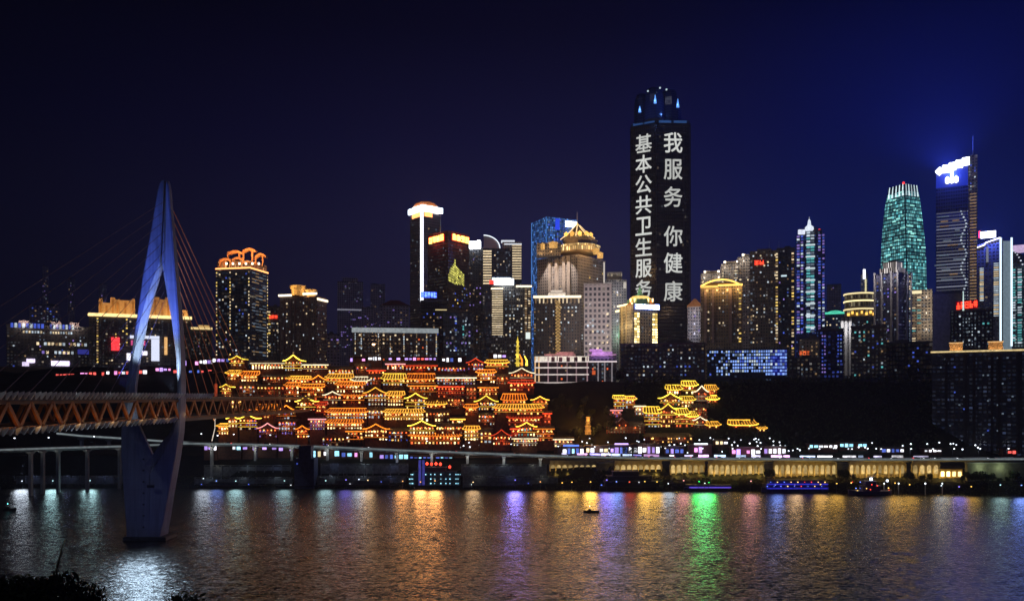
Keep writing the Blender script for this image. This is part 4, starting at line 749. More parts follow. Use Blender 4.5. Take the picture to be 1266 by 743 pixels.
for k in range(9): a = -2.7+k*.28; mb = MB(); mb.box(p+Vector((rr*1.1*math.cos(a), rr*1.1*math.sin(a), 1+1.5*(k % 2))), (2, 1.4, 2.6), a); mb.build('base_lamp', em('base_lamp_gold', (1, .55, .1), 1.8), t.root)
lits(t, 'F', 34, 396, 464, ['cd', 'cw', 'bl', 'wd', 'te'], m0=.3, m1=.97)
t = T('thin white-lit finger tower behind the gold-ringed rotunda', 1064, 1073, 340, 1000, facade('facade_cool_slim', (.3, .3, .35), lit=.3, st=.5)); vstrip(t, 'F', .5, 333, 345, 3, em('finger_cap_white', (.9, .92, 1), 2), 'cap_light'); vstrip(t, 'F', .7, 345, 362, 1.8, em('finger_strip_gold', (1, .9, .5), .8)); mast(t, 1068, 334, 326, 1005, .5)
# --- white crowned tower
t = T('dark tower with white-lit crown and pale light lines down its corners', 1081, 1126, 336, 745, facade('facade_indigo_office', (.05, .045, .08), lit=.12, st=.45, c1=(.5, .4, 1), c2=(.5, .7, 1), bay=2.6, floor=3.2, ww=.55), xc=1111, hut=False, alpha=rad(28))
cw_ = facade('crown_white_arcade', (.5, .46, .46), lit=1, st=2., c1=(1, .86, .8), c2=(1, .93, .9), bay=2.2, floor=30, ww=.45, wh=1.); block(t, .72, 336, 329, cw_, 'crown_drum'); block(t, .55, 329, 322, cw_, 'crown_top'); block(t, .6, 322, 321, crown_m, 'crown_roof')
for fc, m in (('L', .03), ('L', .33), ('L', .72), ('L', .98), ('R', .6), ('R', .97)):
    f = t.faces[fc]; vstrip(t, fc, m, 334, 425, 1.5, mat('column_white', (.5, .46, .44)), 'pilaster', 1.2); lamp(t.root, 'SPOT', f.pt(f.w*m, t.z(329), 4), 15000, (.95, .93, 1), .5, f.pt(f.w*m, t.z(362), 0), rad(70), name='pilaster_light')
grid(t, 'R', .85, .99, 338, 425, 1, 28, ['cd', 'ww', 'cd'], .8, .5, .8); lits(t, 'L', 50, 340, 428, ['cd', 'pu', 'bl', 'bl', 'cw', 'wd'])
# --- teal tower
t = Tower(); t.Y = 950; xcs = ((360, 1089, 1120.5, 1146), (320, 1089, 1120.5, 1145), (290, 1090.2, 1120, 1143), (268, 1092, 1119.5, 1140.5), (245, 1095, 1119, 1137.5), (236, 1097, 1118.5, 1136))
def teal_plan(y, a, c, b_):
    k = lambda px: (px-CX)/F; C = Vector((k(c)*950, 950, 0)); d = Vector((k(c), 1, 0)).normalized(); p_ = Vector((d.y, -d.x, 0)); al = rad(40)
    h = lambda e, px: C+e*(((px-CX)/F*C.y-C.x)/(e.x-(px-CX)/F*e.y))
    L, Q = h(-p_*math.cos(al)+d*math.sin(al), a), h(p_*math.sin(al)+d*math.cos(al), b_); return [C, Q, L+Q-C, L]
pl = [teal_plan(*r_) for r_ in xcs]; zs = [PZ(r_[0], 950) for r_ in xcs]; cen = sum(pl[0], Vector())/4; t.cen = cen; t.plan = pl[0]
t.root = thing('skyscraper', 'tapering teal-lit glass skyscraper with white finned crown', 'skyscraper', (cen.x, cen.y, 70))
tealf = facade('facade_teal_glass', (.02, .05, .06), (.03, .08, .09), bay=2.9, floor=4.1, ww=.8, wh=.72, lit=.5, mid=.9, st=1.25, c1=(.13, .62, .68), c2=(.30, .85, .84))
MB().loft([[(q.x, q.y, 70) for q in pl[0]]]+[[(q.x, q.y, z_) for q in p_] for p_, z_ in zip(pl, zs)]).build('wall', tealf, t.root)
for p_, q_, z0_, z1_ in zip(pl, pl[1:], zs, zs[1:]):
    z_ = z0_
    while z_ < z1_-1:
        s_ = (z_-z0_)/(z1_-z0_); pp = [a.lerp(b_, s_) for a, b_ in zip(p_, q_)]; c_ = sum(pp, Vector())/4; mb = MB(); mb.prism([((v-c_)*1.012+c_)[:2] for v in pp], z_, z_+.5); mb.build('floor_band', mat('dark_mullion', (.02, .04, .05), .4), t.root); z_ += 8.2
tf = pl[-1]; c_ = sum(tf, Vector())/4; mb = MB(); mb.prism([v[:2] for v in tf], zs[-1]+.01, zs[-1]+8.5, top=[((v-c_)*.93+c_)[:2] for v in tf]); mb.build('crown', facade('crown_teal', (.03, .05, .06), lit=.0, mid=.2, st=.5, c1=(.3, .7, .75), c2=(.4, .8, .8), bay=2.5, floor=3), t.root)
for a, b_ in ((tf[3], tf[0]), (tf[0], tf[1])):
    for k in range(5):
        q = a.lerp(b_, (k+.5)/5); qi = (q-c_)*.94+c_; qo = (q-c_)*1.02+c_; mb = MB(); mb.tube([(qo.x, qo.y, zs[-1]-5), (qi.x, qi.y, zs[-1]+8.7)], 1.1, 4, r1=.5); mb.build('crown_fin', em('fin_white', (.75, .95, 1), .9, vary=.4), t.root)
mb = MB(); mb.box(P(1117, 226.5, 958), (1.8, 1.8, 2.2)); mb.build('beacon', E('red'), t.root)
for a in (0,): mb = MB(); mb.tube([(p_[0].x, p_[0].y-.3, z_) for p_, z_ in zip(pl, zs)], .7, 4); mb.build('corner_seam', mat('dark_mullion', (.02, .04, .05), .4), t.root)
fl_, fr_ = Face(pl[1][3], pl[1][0]), Face(pl[1][0], pl[1][1])
for k in range(34):
    i = R.randrange(5); s_ = R.random(); fa, fb = (3, 0) if R.random() < .6 else (0, 1); pp = [a.lerp(b_, s_) for a, b_ in zip(pl[i], pl[i+1])]; ff = Face(pp[fa], pp[fb]); t.faces = {'Q': ff}; zz = zs[i]+(zs[i+1]-zs[i])*s_; add_win(t, 'Q', ff.w*R.uniform(.08, .92), zz, R.choice((2.4, 5, 7)), 1.7, em('window_teal_bright', (.4, 1, .9), .85, 'NONE', vary=.3))
# --- beige block, blue sign skyscraper, and the rest of the right edge
t = T('beige block with cream-lit left bay below the teal skyscraper', 1126, 1153, 358, 800, fa_beige, hut=False); grid(t, 'F', .02, .5, 366, 423, 2, 18, ['ww', 'wd', 'te', 'wd'], .7, .4, .8); hstrip(t, 'F', 0, .5, 361, 3, em('bay_cap_gold', (1, .85, .5), 1.1)); lits(t, 'F', 10, 362, 420, ['wd', 'cd'], m0=.5)
for k in range(3): lamp(t.root, 'POINT', t.faces['F'].pt(t.faces['F'].w*.75, t.z(366+k*20), 9), 2600, (1, .85, .65), 1, name='facade_light')
t = T('tallest right-hand skyscraper with glowing white roof sign in blue halo', 1157, 1197, 207, 900, facade('facade_blue_bands', (.04, .045, .08), (.05, .06, .1), bay=30, floor=3.6, ww=.96, wh=.4, lit=0, mid=.8, st=.8, c1=(.5, .55, .75), c2=(.7, .72, .8)), hut=False, name='skyscraper', cat='skyscraper')
f = t.faces['F']; mb = MB(); f.box(mb, .2, f.w-.2, t.z(231), t.z(206), 0, .5); mb.build('sign_wall', em('sign_wall_blue', (.02, .05, .9), .32), t.root)  # blue light on the upper wall put in as a glowing sheet
mb = MB(); f.box(mb, 0, f.w, t.z(262), t.z(231), 0, .35); mb.build('upper_wall', fa_black, t.root)
mb = MB(); mb.prism([f.pt(0, 0, -1)[:2], f.pt(f.w, 0, -1)[:2], f.pt(f.w, 0, -20)[:2], f.pt(0, 0, -20)[:2]], t.top-.1, [t.z(207), t.z(196), t.z(196), t.z(207)]); mb.build('sloped_roof', fa_glass, t.root)
sw = em('sign_white_hot', (.85, .92, 1), 14)
for i in range(5):
    mb = MB(); m = f.w*(.11+.205*i); zc = t.z(210.5-2.1*i); s_ = 8.6
    if i == 0: mb.loft([[f.pt(m-4.2, zc, 1.2), f.pt(m, zc-4.8, 1.2), f.pt(m+3.6, zc-1, 1.2), f.pt(m+3.4, zc+3, 1.2), f.pt(m, zc+4.6, 1.2)], [f.pt(m-4.2, zc, 2), f.pt(m, zc-4.8, 2), f.pt(m+3.6, zc-1, 2), f.pt(m+3.4, zc+3, 2), f.pt(m, zc+4.6, 2)]])
    else:
        for q in (.06, .34, .62, .9): f.box(mb, m-3.5, m+3.5, zc-s_/2+q*s_-.7, zc-s_/2+q*s_+.7, 1.2, 2)
        for q in (-2.4, .2, 2.6): f.box(mb, m+q-.6, m+q+.6, zc-s_/2, zc+s_/2, 1.23, 2.05)
    mb.build('letter', sw, t.root)
mb = MB(); f.box(mb, f.w*.46, f.w*.54, t.z(220), t.z(210), 1.2, 1.9)
for q in (.36, .5, .63): f.box(mb, f.w*q-2, f.w*q+2, t.z(226), t.z(220), 1.2, 1.95); f.box(mb, f.w*q-.8, f.w*q+.8, t.z(227), t.z(218.5), 1.23, 2)
mb.build('letter', sw, t.root); lamp(t.root, 'POINT', f.pt(f.w*.5, t.z(213), 12), 160000, (.04, .09, 1), 3, name='sign_glow'); lamp(t.root, 'SPOT', f.pt(f.w*.4, t.z(206), -26), 4e6, (.04, .09, 1), 4, f.pt(f.w*.2, t.z(150), 10), rad(150), .9, name='sign_glow')  # unseen blue lamps added in front and behind to raise the halo
for i in range(26): add_win(t, 'F', f.w*R.uniform(.05, .95), t.z(R.uniform(232, 263)), 1.5, 1.5, E(R.choice(('cw', 'cw', 'cd', 'bl'))))
for i in range(34): add_win(t, 'F', f.w*(.86+.08*math.sin(i*.7)), t.z(234+i*4), 1.6, 1.6, E('cw'))
for i in range(16): add_win(t, 'F', f.w*R.uniform(.1, .8), t.z(267+6*(i % 14)), R.uniform(5, 12), 1.3, E(R.choice(('cd', 'wd'))))
t2 = T('narrow service tower with amber balconies and mast beside the blue-sign skyscraper', 1197, 1208.5, 192, 912, facade('facade_tan', (.24, .18, .12), lit=.1, st=.4), hut=False, base=70)
grid(t2, 'F', .12, .95, 238, 375, 1, 36, ['wd', 'wd', 'wd'], .85, .4, .95, 'balcony_light'); lits(t2, 'F', 10, 195, 236, ['cw', 'cd', 'bl'], w_=1.8, h=1.6); mast(t2, 1203, 192, 168, 920, .7)
t = T('plain unlit beige wall block under the blue-sign skyscraper', 1153, 1192, 363, 830, mat('plain_render', (.3, .27, .25), .8), name='apartment_block', cat='building', hut=False); block(t, .9, 363, 360, mat('roof_concrete', (.12, .12, .13)), 'roof_slab')
t = T('black block with red lettering along its roof edge', 1175, 1228, 384, 720, facade('facade_black_plain', (.035, .035, .045), lit=.1, st=.5, c1=(.8, .9, 1), c2=(.6, .8, 1), bay=3, floor=3.3, ww=.5), name='office_block', cat='building')
sign(t, 'F', .14, .64, 372.5, 381, 5, 'signred', em('sign_dark_red', (.5, 0, .01), .35), .8, rise=.35); grid(t, 'F', .2, .62, 392, 428, 6, 9, ['cd', 'cw', 'cd'], .35, .4, .55); lits(t, 'F', 10, 388, 428, ['cw', 'cd', 'te'])
ft = mast(t, 1191, 384, 360, 718, .8, em('hook_lamp_white', (.7, .95, .9), .9, 'NONE'), 'roof_mast')
t = T('grey tower with two white window columns and a glowing white corner fin', 1208, 1240, 302, 800, facade('facade_graphite', (.11, .12, .14), lit=.04, st=.4), hut=False)
grid(t, 'F', .1, .26, 330, 372, 1, 17, ['cw', 'ww'], .95, .5); grid(t, 'F', .64, .84, 325, 392, 1, 26, ['cw', 'ww'], .95, .45); f = t.faces['F']
mb = MB(); mb.prism([f.pt(0, 0, -.5)[:2], f.pt(f.w, 0, -.5)[:2], f.pt(f.w, 0, -18)[:2], f.pt(0, 0, -18)[:2]], t.top-.1, [t.z(302), t.z(295), t.z(295), t.z(302)]); mb.build('sloped_roof', fa_grey, t.root)
mb = MB(); mb.tube([f.pt(0, t.z(305), .6), f.pt(f.w*.3, t.z(302.5), .6), f.pt(f.w*.32, t.z(300), .6), f.pt(f.w*.9, t.z(295), .6)], .6, 5); mb.build('roof_light', em('roof_light_white', (1, .95, .85), 2.2), t.root)
sign(t, 'F', .14, .72, 285.5, 293, 5, 'signwhite', em('sign_board_white', (.85, .92, 1), 2.5), -3, solid=True, lamp_e=160000, lamp_c=(.1, .15, 1)); hstrip(t, 'F', .06, .13, 289, 7, 'red', off=.9); vstrip(t, 'F', .4, 305, 324, 2, em('niche_white', (.7, .75, .8), .25))
f2 = mat('fin_pale', (.55, .6, .68), .5); mb = MB(); p0, p1 = P(1237, 290, 796), P(1251, 290, 796); mb.prism([p0[:2], p1[:2], (p1.x, p1.y+20), (p0.x, p0.y+20)], 72, PZ(298, 796)); mb.build('corner_fin', em('fin_glow', (.55, .75, .9), .22, vary=.2), t.root)  # fin face glows by emission in place of floodlight
for px in (1237, 1250.5): mb = MB(); q = P(px, 290, 795.5); mb.prism([(q.x-.8, q.y-.6), (q.x+.8, q.y-.6), (q.x+.8, q.y+.2), (q.x-.8, q.y+.2)], PZ(428, 796), PZ(294, 796)); mb.build('fin_edge', em('fin_edge_white', (.72, .9, 1), 1.5), t.root)
t = T('curved-top tower with teal-white dotted windows at the edge of the skyline', 1250, 1290, 325, 810, facade('facade_teal_dots', (.06, .07, .09), lit=.45, st=.7, c1=(.6, .9, .9), c2=(.7, .95, 1), bay=2.6, floor=3.3), hut=False); f = t.faces['F']
mb = MB(); mb.prism([f.pt(0, 0, -1)[:2], f.pt(f.w, 0, -1)[:2], f.pt(f.w, 0, -16)[:2], f.pt(0, 0, -16)[:2]], t.top-.1, [t.z(308), t.z(330), t.z(330), t.z(308)]); mb.build('curved_roof', fa_black, t.root)
grid(t, 'F', .03, .14, 331, 425, 1, 30, ['cw', 'te'], .9, .5, .9); grid(t, 'F', .2, .34, 331, 425, 1, 30, ['cw', 'te'], .9, .5, .9); 
for k in range(7): mb = MB(); mb.box(f.pt(f.w*(.03+.055*k), t.z(308+.35*k*k+k), .8), (1, 1, 1)); mb.build('roof_lamp', em('roof_lamp_pale', (.8, .85, 1), .9), t.root)
block(t, .5, 309, 301, em('roof_purple_glow', (.75, .55, .85), .8, vary=.3), 'roof_house', sh=-.2)
t = T('front dark riverside slab with two glowing roof tanks and gold roof edge', 1152, 1300, 434, 604, facade('facade_slab_blue', (.02, .022, .035), (.014, .018, .032), bay=3.1, floor=3.1, ww=.7, wh=.55, lit=.10, st=.13, c1=(.3, .45, 1), c2=(.6, .7, 1), mid=.3), name='apartment_block', cat='building', base=18, hut=False)
hstrip(t, 'F', -.01, 1.0, 433.5, 1.2, em('roof_edge_dim_gold', (1, .75, .35), .8, vary=.4), 'roof_edge', .8)  # lit roof edge put in as a glowing strip
f = t.faces['F']
for m in (.13, .3, .37, .52, .58, .74, .8): vstrip(t, 'F', m, 437, 560, 1.8, mat('dark_pier', (.015, .015, .02)), 'pier', 1.2)
for x0_, x1_ in ((1174, 1190), (1222, 1240)):
    a, b_ = t.m(x0_, 'F'), t.m(x1_, 'F'); mb = MB(); f.box(mb, a, b_, t.top, t.z(421.5), -9, -2); mb.build('roof_tank', mat('tank_cream', (.5, .36, .22)), t.root)
    for mm in (a+2, b_-2): lamp(t.root, 'POINT', f.pt(mm, t.top+1.5, .5), 2600, (1, .55, .2), .4, name='tank_light')
    mb = MB(); f.box(mb, a-.5, b_+.5, t.z(423), t.z(422), -2, -1.2); mb.build('tank_light_bar', em('tank_bar', (1, .6, .25), .9), t.root)
lits(t, 'F', 24, 440, 540, ['cd', 'cd', 'bl', 'cd'], bay=3.1, fl=3.1, w_=1.3, h=1.1, m1=.75)
t = T('dark hillside slab with sparse windows behind the black trees', 1052, 1096, 404, 700, fa_dark, name='apartment_block', cat='building', base=60); lits(t, 'F', 26, 408, 466, ['cd', 'cw', 'bl', 'te', 'wd'])
t = T('unlit dark block between the hillside slab and the riverside slab', 1096, 1152, 424, 705, fa_black, name='apartment_block', cat='building', base=60); lits(t, 'F', 8, 428, 460, ['cd', 'bl'])
# white framed car-park deck
t = T('white-lit concrete frame building open like a parking deck', 661, 728, 440, 670, mat('frame_inside', (.05, .04, .05)), name='framed_building', cat='building', base=30, hut=False)
f = t.faces['F']; wf = mat('frame_white', (.6, .56, .56))
for y, k in ((447, .9), (454.5, .8), (463, .7), (473, .55), (480.5, .8), (487.5, .75), (494.5, .55)):
    mb = MB(); z_ = t.z(y); f.box(mb, 0, f.w, z_-.5, z_+.5, -.1, 1.8); mb.build('floor_edge', em('floor_edge_%d' % (k*100), (1, .86, .8), k, vary=.3), t.root)
for m in (.01, .08, .25, .42, .6, .77, .97):
    mb = MB(); f.box(mb, f.w*m-.5, f.w*m+.5, t.z(498), t.z(441), -.1, 1.6); mb.build('post', em('post_pink' if m > .1 else 'post_amber', (.9, .55, .6) if m > .1 else (1, .6, .3), .3 if m > .1 else .8, vary=.3), t.root)
mb = MB(); f.box(mb, 0, f.w, t.z(446.5), t.z(440.5), 0, 1.2); mb.build('lit_storey', em('storey_cream', (1, .9, .75), .75, vary=.5), t.root)  # lamplight on this storey put in as emission
for q in range(5): mb = MB(); c_ = f.pt(f.w*(.34+.14*q), t.z(444.5), 1.4); mb.box(c_, (3, .8, 4), f.rz); mb.build('doorway', mat('frame_inside', (.05, .04, .05)), t.root)
mb = MB(); f.box(mb, f.w*.18, f.w*.76, t.top, t.z(437), -8, -1); f.box(mb, f.w*.4, f.w*.72, t.z(437), t.z(434.5), -8, -1.5); mb.build('roof_pavilion', mat('pavilion_render', (.55, .45, .42)), t.root)
for q in (.28, .48, .66): lamp(t.root, 'POINT', f.pt(f.w*q, t.z(437.5), 3.5), 2500, (1, .42, .45), .5, name='roof_light')
lits(t, 'F', 16, 450, 492, ['wd', 'hr', 'cd'])
t = T('dark annex with white pilasters under a purple-lit rooftop garden', 728, 762, 440, 672, fa_dark, name='annex_building', cat='building', base=30, hut=False); f = t.faces['F']
hstrip(t, 'F', -.02, 1.02, 447, 1, em('annex_cornice', (1, .85, .85), .9), 'cornice'); hstrip(t, 'F', -.02, 1.0, 438.5, .8, em('annex_rail', (.9, .4, .8), .5), 'railing')  # lit cornice and railing put in as glowing strips
for m in (.34, .58, .84): vstrip(t, 'F', m, 448, 478, 1, em('pilaster_pale', (.75, .65, .7), .3), 'pilaster', 1)
mb = MB(); f.box(mb, f.w*.1, f.w*.86, t.top, t.z(434.5), -14, -3); f.box(mb, f.w*.02, f.w*.5, t.z(434.5), t.z(431), -13, -5); mb.build('rooftop_garden', mat('pavilion_render', (.55, .45, .42)), t.root)
for q in (.2, .45, .7): lamp(t.root, 'POINT', f.pt(f.w*q, t.z(436), 1.5), 4000, (.6, .32, 1), .5, name='garden_light')
mb = MB(); f.box(mb, f.w*.12, f.w*.24, t.z(463), t.z(458), 0, .8); mb.build('red_panel', E('hr'), t.root); lits(t, 'F', 18, 448, 485, ['hr', 'wd', 'cd', 'cd'])
# faint far towers filling the skyline behind
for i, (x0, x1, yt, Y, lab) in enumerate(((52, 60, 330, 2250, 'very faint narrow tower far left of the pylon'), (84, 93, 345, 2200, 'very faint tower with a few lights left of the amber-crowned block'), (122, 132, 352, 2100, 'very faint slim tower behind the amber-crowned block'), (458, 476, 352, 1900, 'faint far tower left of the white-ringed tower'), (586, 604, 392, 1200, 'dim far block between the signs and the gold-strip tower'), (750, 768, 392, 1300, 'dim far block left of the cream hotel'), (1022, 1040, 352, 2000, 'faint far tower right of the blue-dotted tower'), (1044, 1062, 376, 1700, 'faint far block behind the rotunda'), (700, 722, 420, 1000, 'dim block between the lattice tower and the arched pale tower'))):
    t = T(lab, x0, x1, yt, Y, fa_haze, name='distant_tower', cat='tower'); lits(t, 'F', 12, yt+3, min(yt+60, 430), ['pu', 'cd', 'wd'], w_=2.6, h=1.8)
flush_windows()
# ------------------------------------------------------------------ the terraced stilt-house halls on the cliff
timber = mat('red_brown_timber', (.15, .065, .035), .7, noise=.4, scale=.6); timber2 = mat('dark_timber', (.10, .045, .03), .75, noise=.4, scale=.6)
plaster = mat('warm_plaster', (.42, .27, .16), .8, noise=.3); tile_gold = mat('ochre_roof_tile', (.50, .26, .06), .55, noise=.35, scale=.5); tile_dark = mat('grey_roof_tile', (.13, .11, .09), .6, noise=.35, scale=.5)
tile_red = mat('red_roof_tile', (.42, .09, .03), .55, noise=.35, scale=.5)
post_m = mat('post_red', (.30, .06, .025), .6)
lantern_m = em('lantern_red', (1, .16, .03), 2.2, 'NONE', vary=.4); lantern_y = em('lantern_amber', (1, .6, .15), 2.6, 'NONE', vary=.4)
STR = dict(g=('gold', tile_gold), y=('yellow', tile_gold), o=('orange', tile_red), r=('red', tile_red), w=('pale', tile_dark), d=(None, tile_dark), p=('pink', tile_dark))
EMH = dict(gold=em('eave_gold', (1, .47, .045), 2.3, vary=.6), yellow=em('eave_yellow', (1, .66, .06), 2.6, vary=.55), orange=em('eave_orange', (1, .26, .02), 1.9, vary=.6), red=em('eave_red', (1, .07, .02), 1.3, vary=.6),
           pale=em('eave_pale', (1, .82, .5), 1.8, vary=.6), pink=em('eave_pink', (1, .35, .35), 1.4, vary=.4))
EMD = dict(gold=em('rib_dim_gold', (1, .47, .05), 1.25, 'NONE', vary=.4), yellow=em('rib_dim_yellow', (1, .64, .06), 1.5, 'NONE', vary=.3), orange=em('rib_dim_orange', (1, .25, .02), 1.05, 'NONE', vary=.4), red=em('rib_dim_red', (1, .06, .02), .5, 'NONE', vary=.4), pale=em('rib_dim_pale', (1, .8, .5), .5, 'NONE', vary=.4), pink=em('rib_dim_pink', (1, .3, .4), .4, 'NONE', vary=.4))
LMESH = {}
def lantern(root, p, mt, s=.55):
    k = (mt.name, s)
    if k not in LMESH:
        mb = MB(); mb.lathe((0, 0, 0), [(s*.35, -s), (s, -s*.35), (s, s*.35), (s*.35, s)], 6); me = bpy.data.meshes.new('lantern'); me.from_pydata([tuple(v) for v in mb.v], [], mb.f); me.materials.append(mt); LMESH[k] = me
    o = bpy.data.objects.new('lantern', LMESH[k]); COL.objects.link(o); o.parent = root; o.location = p-WL[root.name]
def roof_long(root, x0, x1, y, z0, z1, key, ov=1.4, depth=9, ribs=True):
    """ridge along x: concave tiled slopes with upturned ends, eave line and added glow ribs in front"""
    c, tm = STR[key]; a, b_ = x0-ov, x1+ov; n = max(6, int((b_-a)/2.2)); m = 4; h = z1-z0; up = min(1.1, h*.35)
    def q(i, j, back):
        s = i/n; v = j/m; ins_ = (b_-a)*.06*v+v*.4; x = lerp(a+ins_, b_-ins_, s); z = z0+h*(.35*v+.65*v*v)+up*(1-v)*abs(2*s-1)**6
        yy = (y-ov)+(depth/2+ov)*v if not back else (y+depth+ov)-(depth/2+ov)*v
        return Vector((x, yy, z))
    mb = MB()
    for back in (0, 1):
        for i in range(n):
            for j in range(m):
                f_ = [q(i, j, back), q(i+1, j, back), q(i+1, j+1, back), q(i, j+1, back)]; mb.face(f_ if not back else f_[::-1], smooth=True)
    for e in (0, n):
        for j in range(m):
            f_ = [q(e, j, 0), q(e, j+1, 0), q(e, j+1, 1), q(e, j, 1)]; mb.face(f_ if e else f_[::-1])
    for i in range(n): mb.face([q(i, 0, 1), q(i+1, 0, 1), q(i+1, 0, 0), q(i, 0, 0)])
    rf = mb.build('roof', tm, root)
    if c:
        d = Vector((0, -.25, 0)); mb = MB(); mb.tube([q(i, 0, 0)+d for i in range(n+1)], .34, 5); mb.build('eave_light', EMH[c], rf)
        mb = MB(); mb.tube([q(i, m, 0)+Vector((0, 0, .25)) for i in range(n+1)], .28, 5); mb.build('ridge_light', EMH[c], rf)
        if ribs:  # glowing tubes added along the slope so the tiles read gold
            mb = MB()
            for i in range(0, n+1):
                mb.tube([q(i, j, 0)+Vector((0, -.1, .12)) for j in range(m+1)], .27, 4)
            mb.build('rib_light', EMD[c], rf)
    else:
        mb = MB(); mb.tube([q(i, m, 0)+Vector((0, 0, .2)) for i in range(n+1)], .3, 5); mb.build('ridge', tile_dark, rf)
    return rf
def roof_gable(root, x0, x1, y, z0, z1, key, ov=1.2, depth=10):
    """gable end towards the river: concave slopes, lit verge on both sides"""
    c, tm = STR[key]; xm = (x0+x1)/2; hw = (x1-x0)/2+ov; h = z1-z0; n = 6
    def prof(s):       # s -1..1
        v = 1-abs(s); return Vector((xm+hw*s, 0, z0+h*(.45*v+.55*v*v)+min(.9, h*.25)*max(0, abs(s)-.8)*5*.5))
    pr = [prof(-1+i/n) for i in range(2*n+1)]
    mb = MB(); F_, B_ = Vector((0, y-ov, 0)), Vector((0, y+depth, 0)); th = Vector((0, 0, -.35))
    for p_, q_ in zip(pr, pr[1:]):
        mb.face([p_+F_, q_+F_, q_+B_, p_+B_]); mb.face([p_+F_+th, p_+B_+th, q_+B_+th, q_+F_+th]); mb.face([p_+F_+th, q_+F_+th, q_+F_, p_+F_]); mb.face([p_+B_, q_+B_, q_+B_+th, p_+B_+th])
    rf = mb.build('roof', tm, root)
    mb = MB(); g = [p_+Vector((0, y-.05, -.4)) for p_ in pr[1:-1]]; gb = [p_+Vector((0, .3, 0)) for p_ in g]
    mb.face(g[::-1]); mb.face(gb); mb.build('gable', timber, root)
    if c:
        mb = MB(); mb.tube([p_+F_+Vector((0, -.2, .1)) for p_ in pr], .4, 5); mb.build('verge_light', EMH[c], rf)
        for s_ in (-1, 1):
            mb = MB(); e_ = pr[0] if s_ < 0 else pr[-1]; mb.tube([e_+F_+Vector((0, 0, .1)), e_+Vector((0, y+depth*.7, .1))], .3, 5); mb.build('eave_light', EMH[c], rf)
    return rf
HW = ['hw', 'hw', 'hy', 'ww', 'hr', 'wd', 'hw']
def hall(label, px0, px1, y_ridge, y_eave, y_base, Y, kind='long', key='g', wall=None, floors=None, bays=None, keys=HW, lit=.8, lan=0, glow=1., name='timber_hall', cat='hall', rail=True, depth=9, group=None, ledge=None, pale=0, seat=False):
    if seat:
        Y = 604.
        while Y < 650 and ground_z(PX((px0+px1)/2, Y), Y) < PZ(y_base, Y)+.5: Y += .5
    x0, x1 = PX(px0, Y), PX(px1, Y); z0, z1, zr = PZ(y_base, Y), PZ(y_eave, Y), PZ(y_ridge, Y); w_ = x1-x0
    root = thing(name, label, cat, ((x0+x1)/2, Y, z0), group); dep = depth
    zb = min(z0, ground_z((x0+x1)/2, Y))-1
    MB().prism([(x0, Y), (x1, Y), (x1, Y+dep), (x0, Y+dep)], zb, z1).build('wall', wall or timber, root)
    fl = floors or max(1, round((z1-z0)/3.1)); bays = bays or max(2, round(w_/R.uniform(2.0, 2.7))); lit *= R.uniform(.75, 1.); glow *= R.uniform(.35, 1.5); fh = (z1-z0)/fl; bw = w_/bays; fc = Face((x0, Y), (x1, Y))
    class Q: pass
    t = Q(); t.root = root; t.faces = {'F': fc}
    for j in range(fl):
        for i in range(bays):
            if R.random() < lit: add_win(t, 'F', (i+.5)*bw, z0+(j+.48)*fh, bw*R.choice((.46, .6, .34)), fh*R.choice((.36, .5, .3)), E(R.choice(keys)))
        if j and rail:
            mb = MB(); fc.box(mb, -.5, w_+.5, z0+j*fh-.28, z0+j*fh+.1, 0, 1.3); lg = mb.build('balcony', plaster, root)
            if c_ := (ledge if ledge else STR[key][0]):
                if R.random() < .75: mb = MB(); fc.box(mb, -.5, w_+.5, z0+j*fh-.15, z0+j*fh+.15, 1.32, 1.5); mb.build('balcony_light', EMD[c_], lg)
    for i in range(bays+1):
        m = min(max(i*bw, .3), w_-.3); mb = MB(); fc.box(mb, m-.25, m+.25, z0, z1-.05, .02, .55); mb.build('post', post_m, root)
    if kind == 'gable': roof_gable(root, x0, x1, Y, z1, zr, key, depth=dep)
    elif kind == 'flat':
        mb = MB(); mb.prism([(x0-1, Y-1.2), (x1+1, Y-1.2), (x1+1, Y+dep), (x0-1, Y+dep)], z1+.01, zr); rf = mb.build('roof', tile_dark, root)
        if STR[key][0]: mb = MB(); fc.box(mb, -1, w_+1, z1+.1, min(max(zr, z1+.5), z1+.95), 1.22, 1.5); mb.build('eave_light', EMH[STR[key][0]], rf)
    else: roof_long(root, x0, x1, Y, z1, zr, key, depth=dep)
    n = lan or max(2, int(w_/2.6))
    for i in range(n): lantern(root, fc.pt(w_*(i+.5)/n, z1-1.0, 1.3), R.choice((lantern_m, lantern_y)))
    if glow:
        k = STR[key][0]; lc = {'gold': (1, .45, .1), 'yellow': (1, .6, .15), 'orange': (1, .3, .06), 'red': (1, .14, .05), 'pale': (1, .75, .5), 'pink': (1, .45, .5), None: (1, .45, .15)}[k]
        for i in range(max(1, int(w_/14))): lamp(root, 'POINT', fc.pt(w_*(i+.5)/max(1, int(w_/14)), lerp(z0, z1, .65), 3.2), 560*glow, lc, .5, name='eave_lamp')  # floating lamps added before the wall so it glows
    return root
# rows of houses, one row per terrace: (left, right, ridge, eave, base, kind, light colour, description)
def row(Y, items):
    for it in items:
        px0, px1, yr, ye, yb, kind, key, lab = it[:8]; kw = it[8] if len(it) > 8 else {}
        hall(lab, px0, px1, yr, ye, yb, Y+kw.pop('dy', 0), kind, key, **kw)
MIX = ['ww', 'cw', 'hy', 'hw', 'pu', 'ww']; RED = ['hr', 'hr', 'hw', 'wd']; DIM = ['wd', 'hr', 'wd', 'hw']
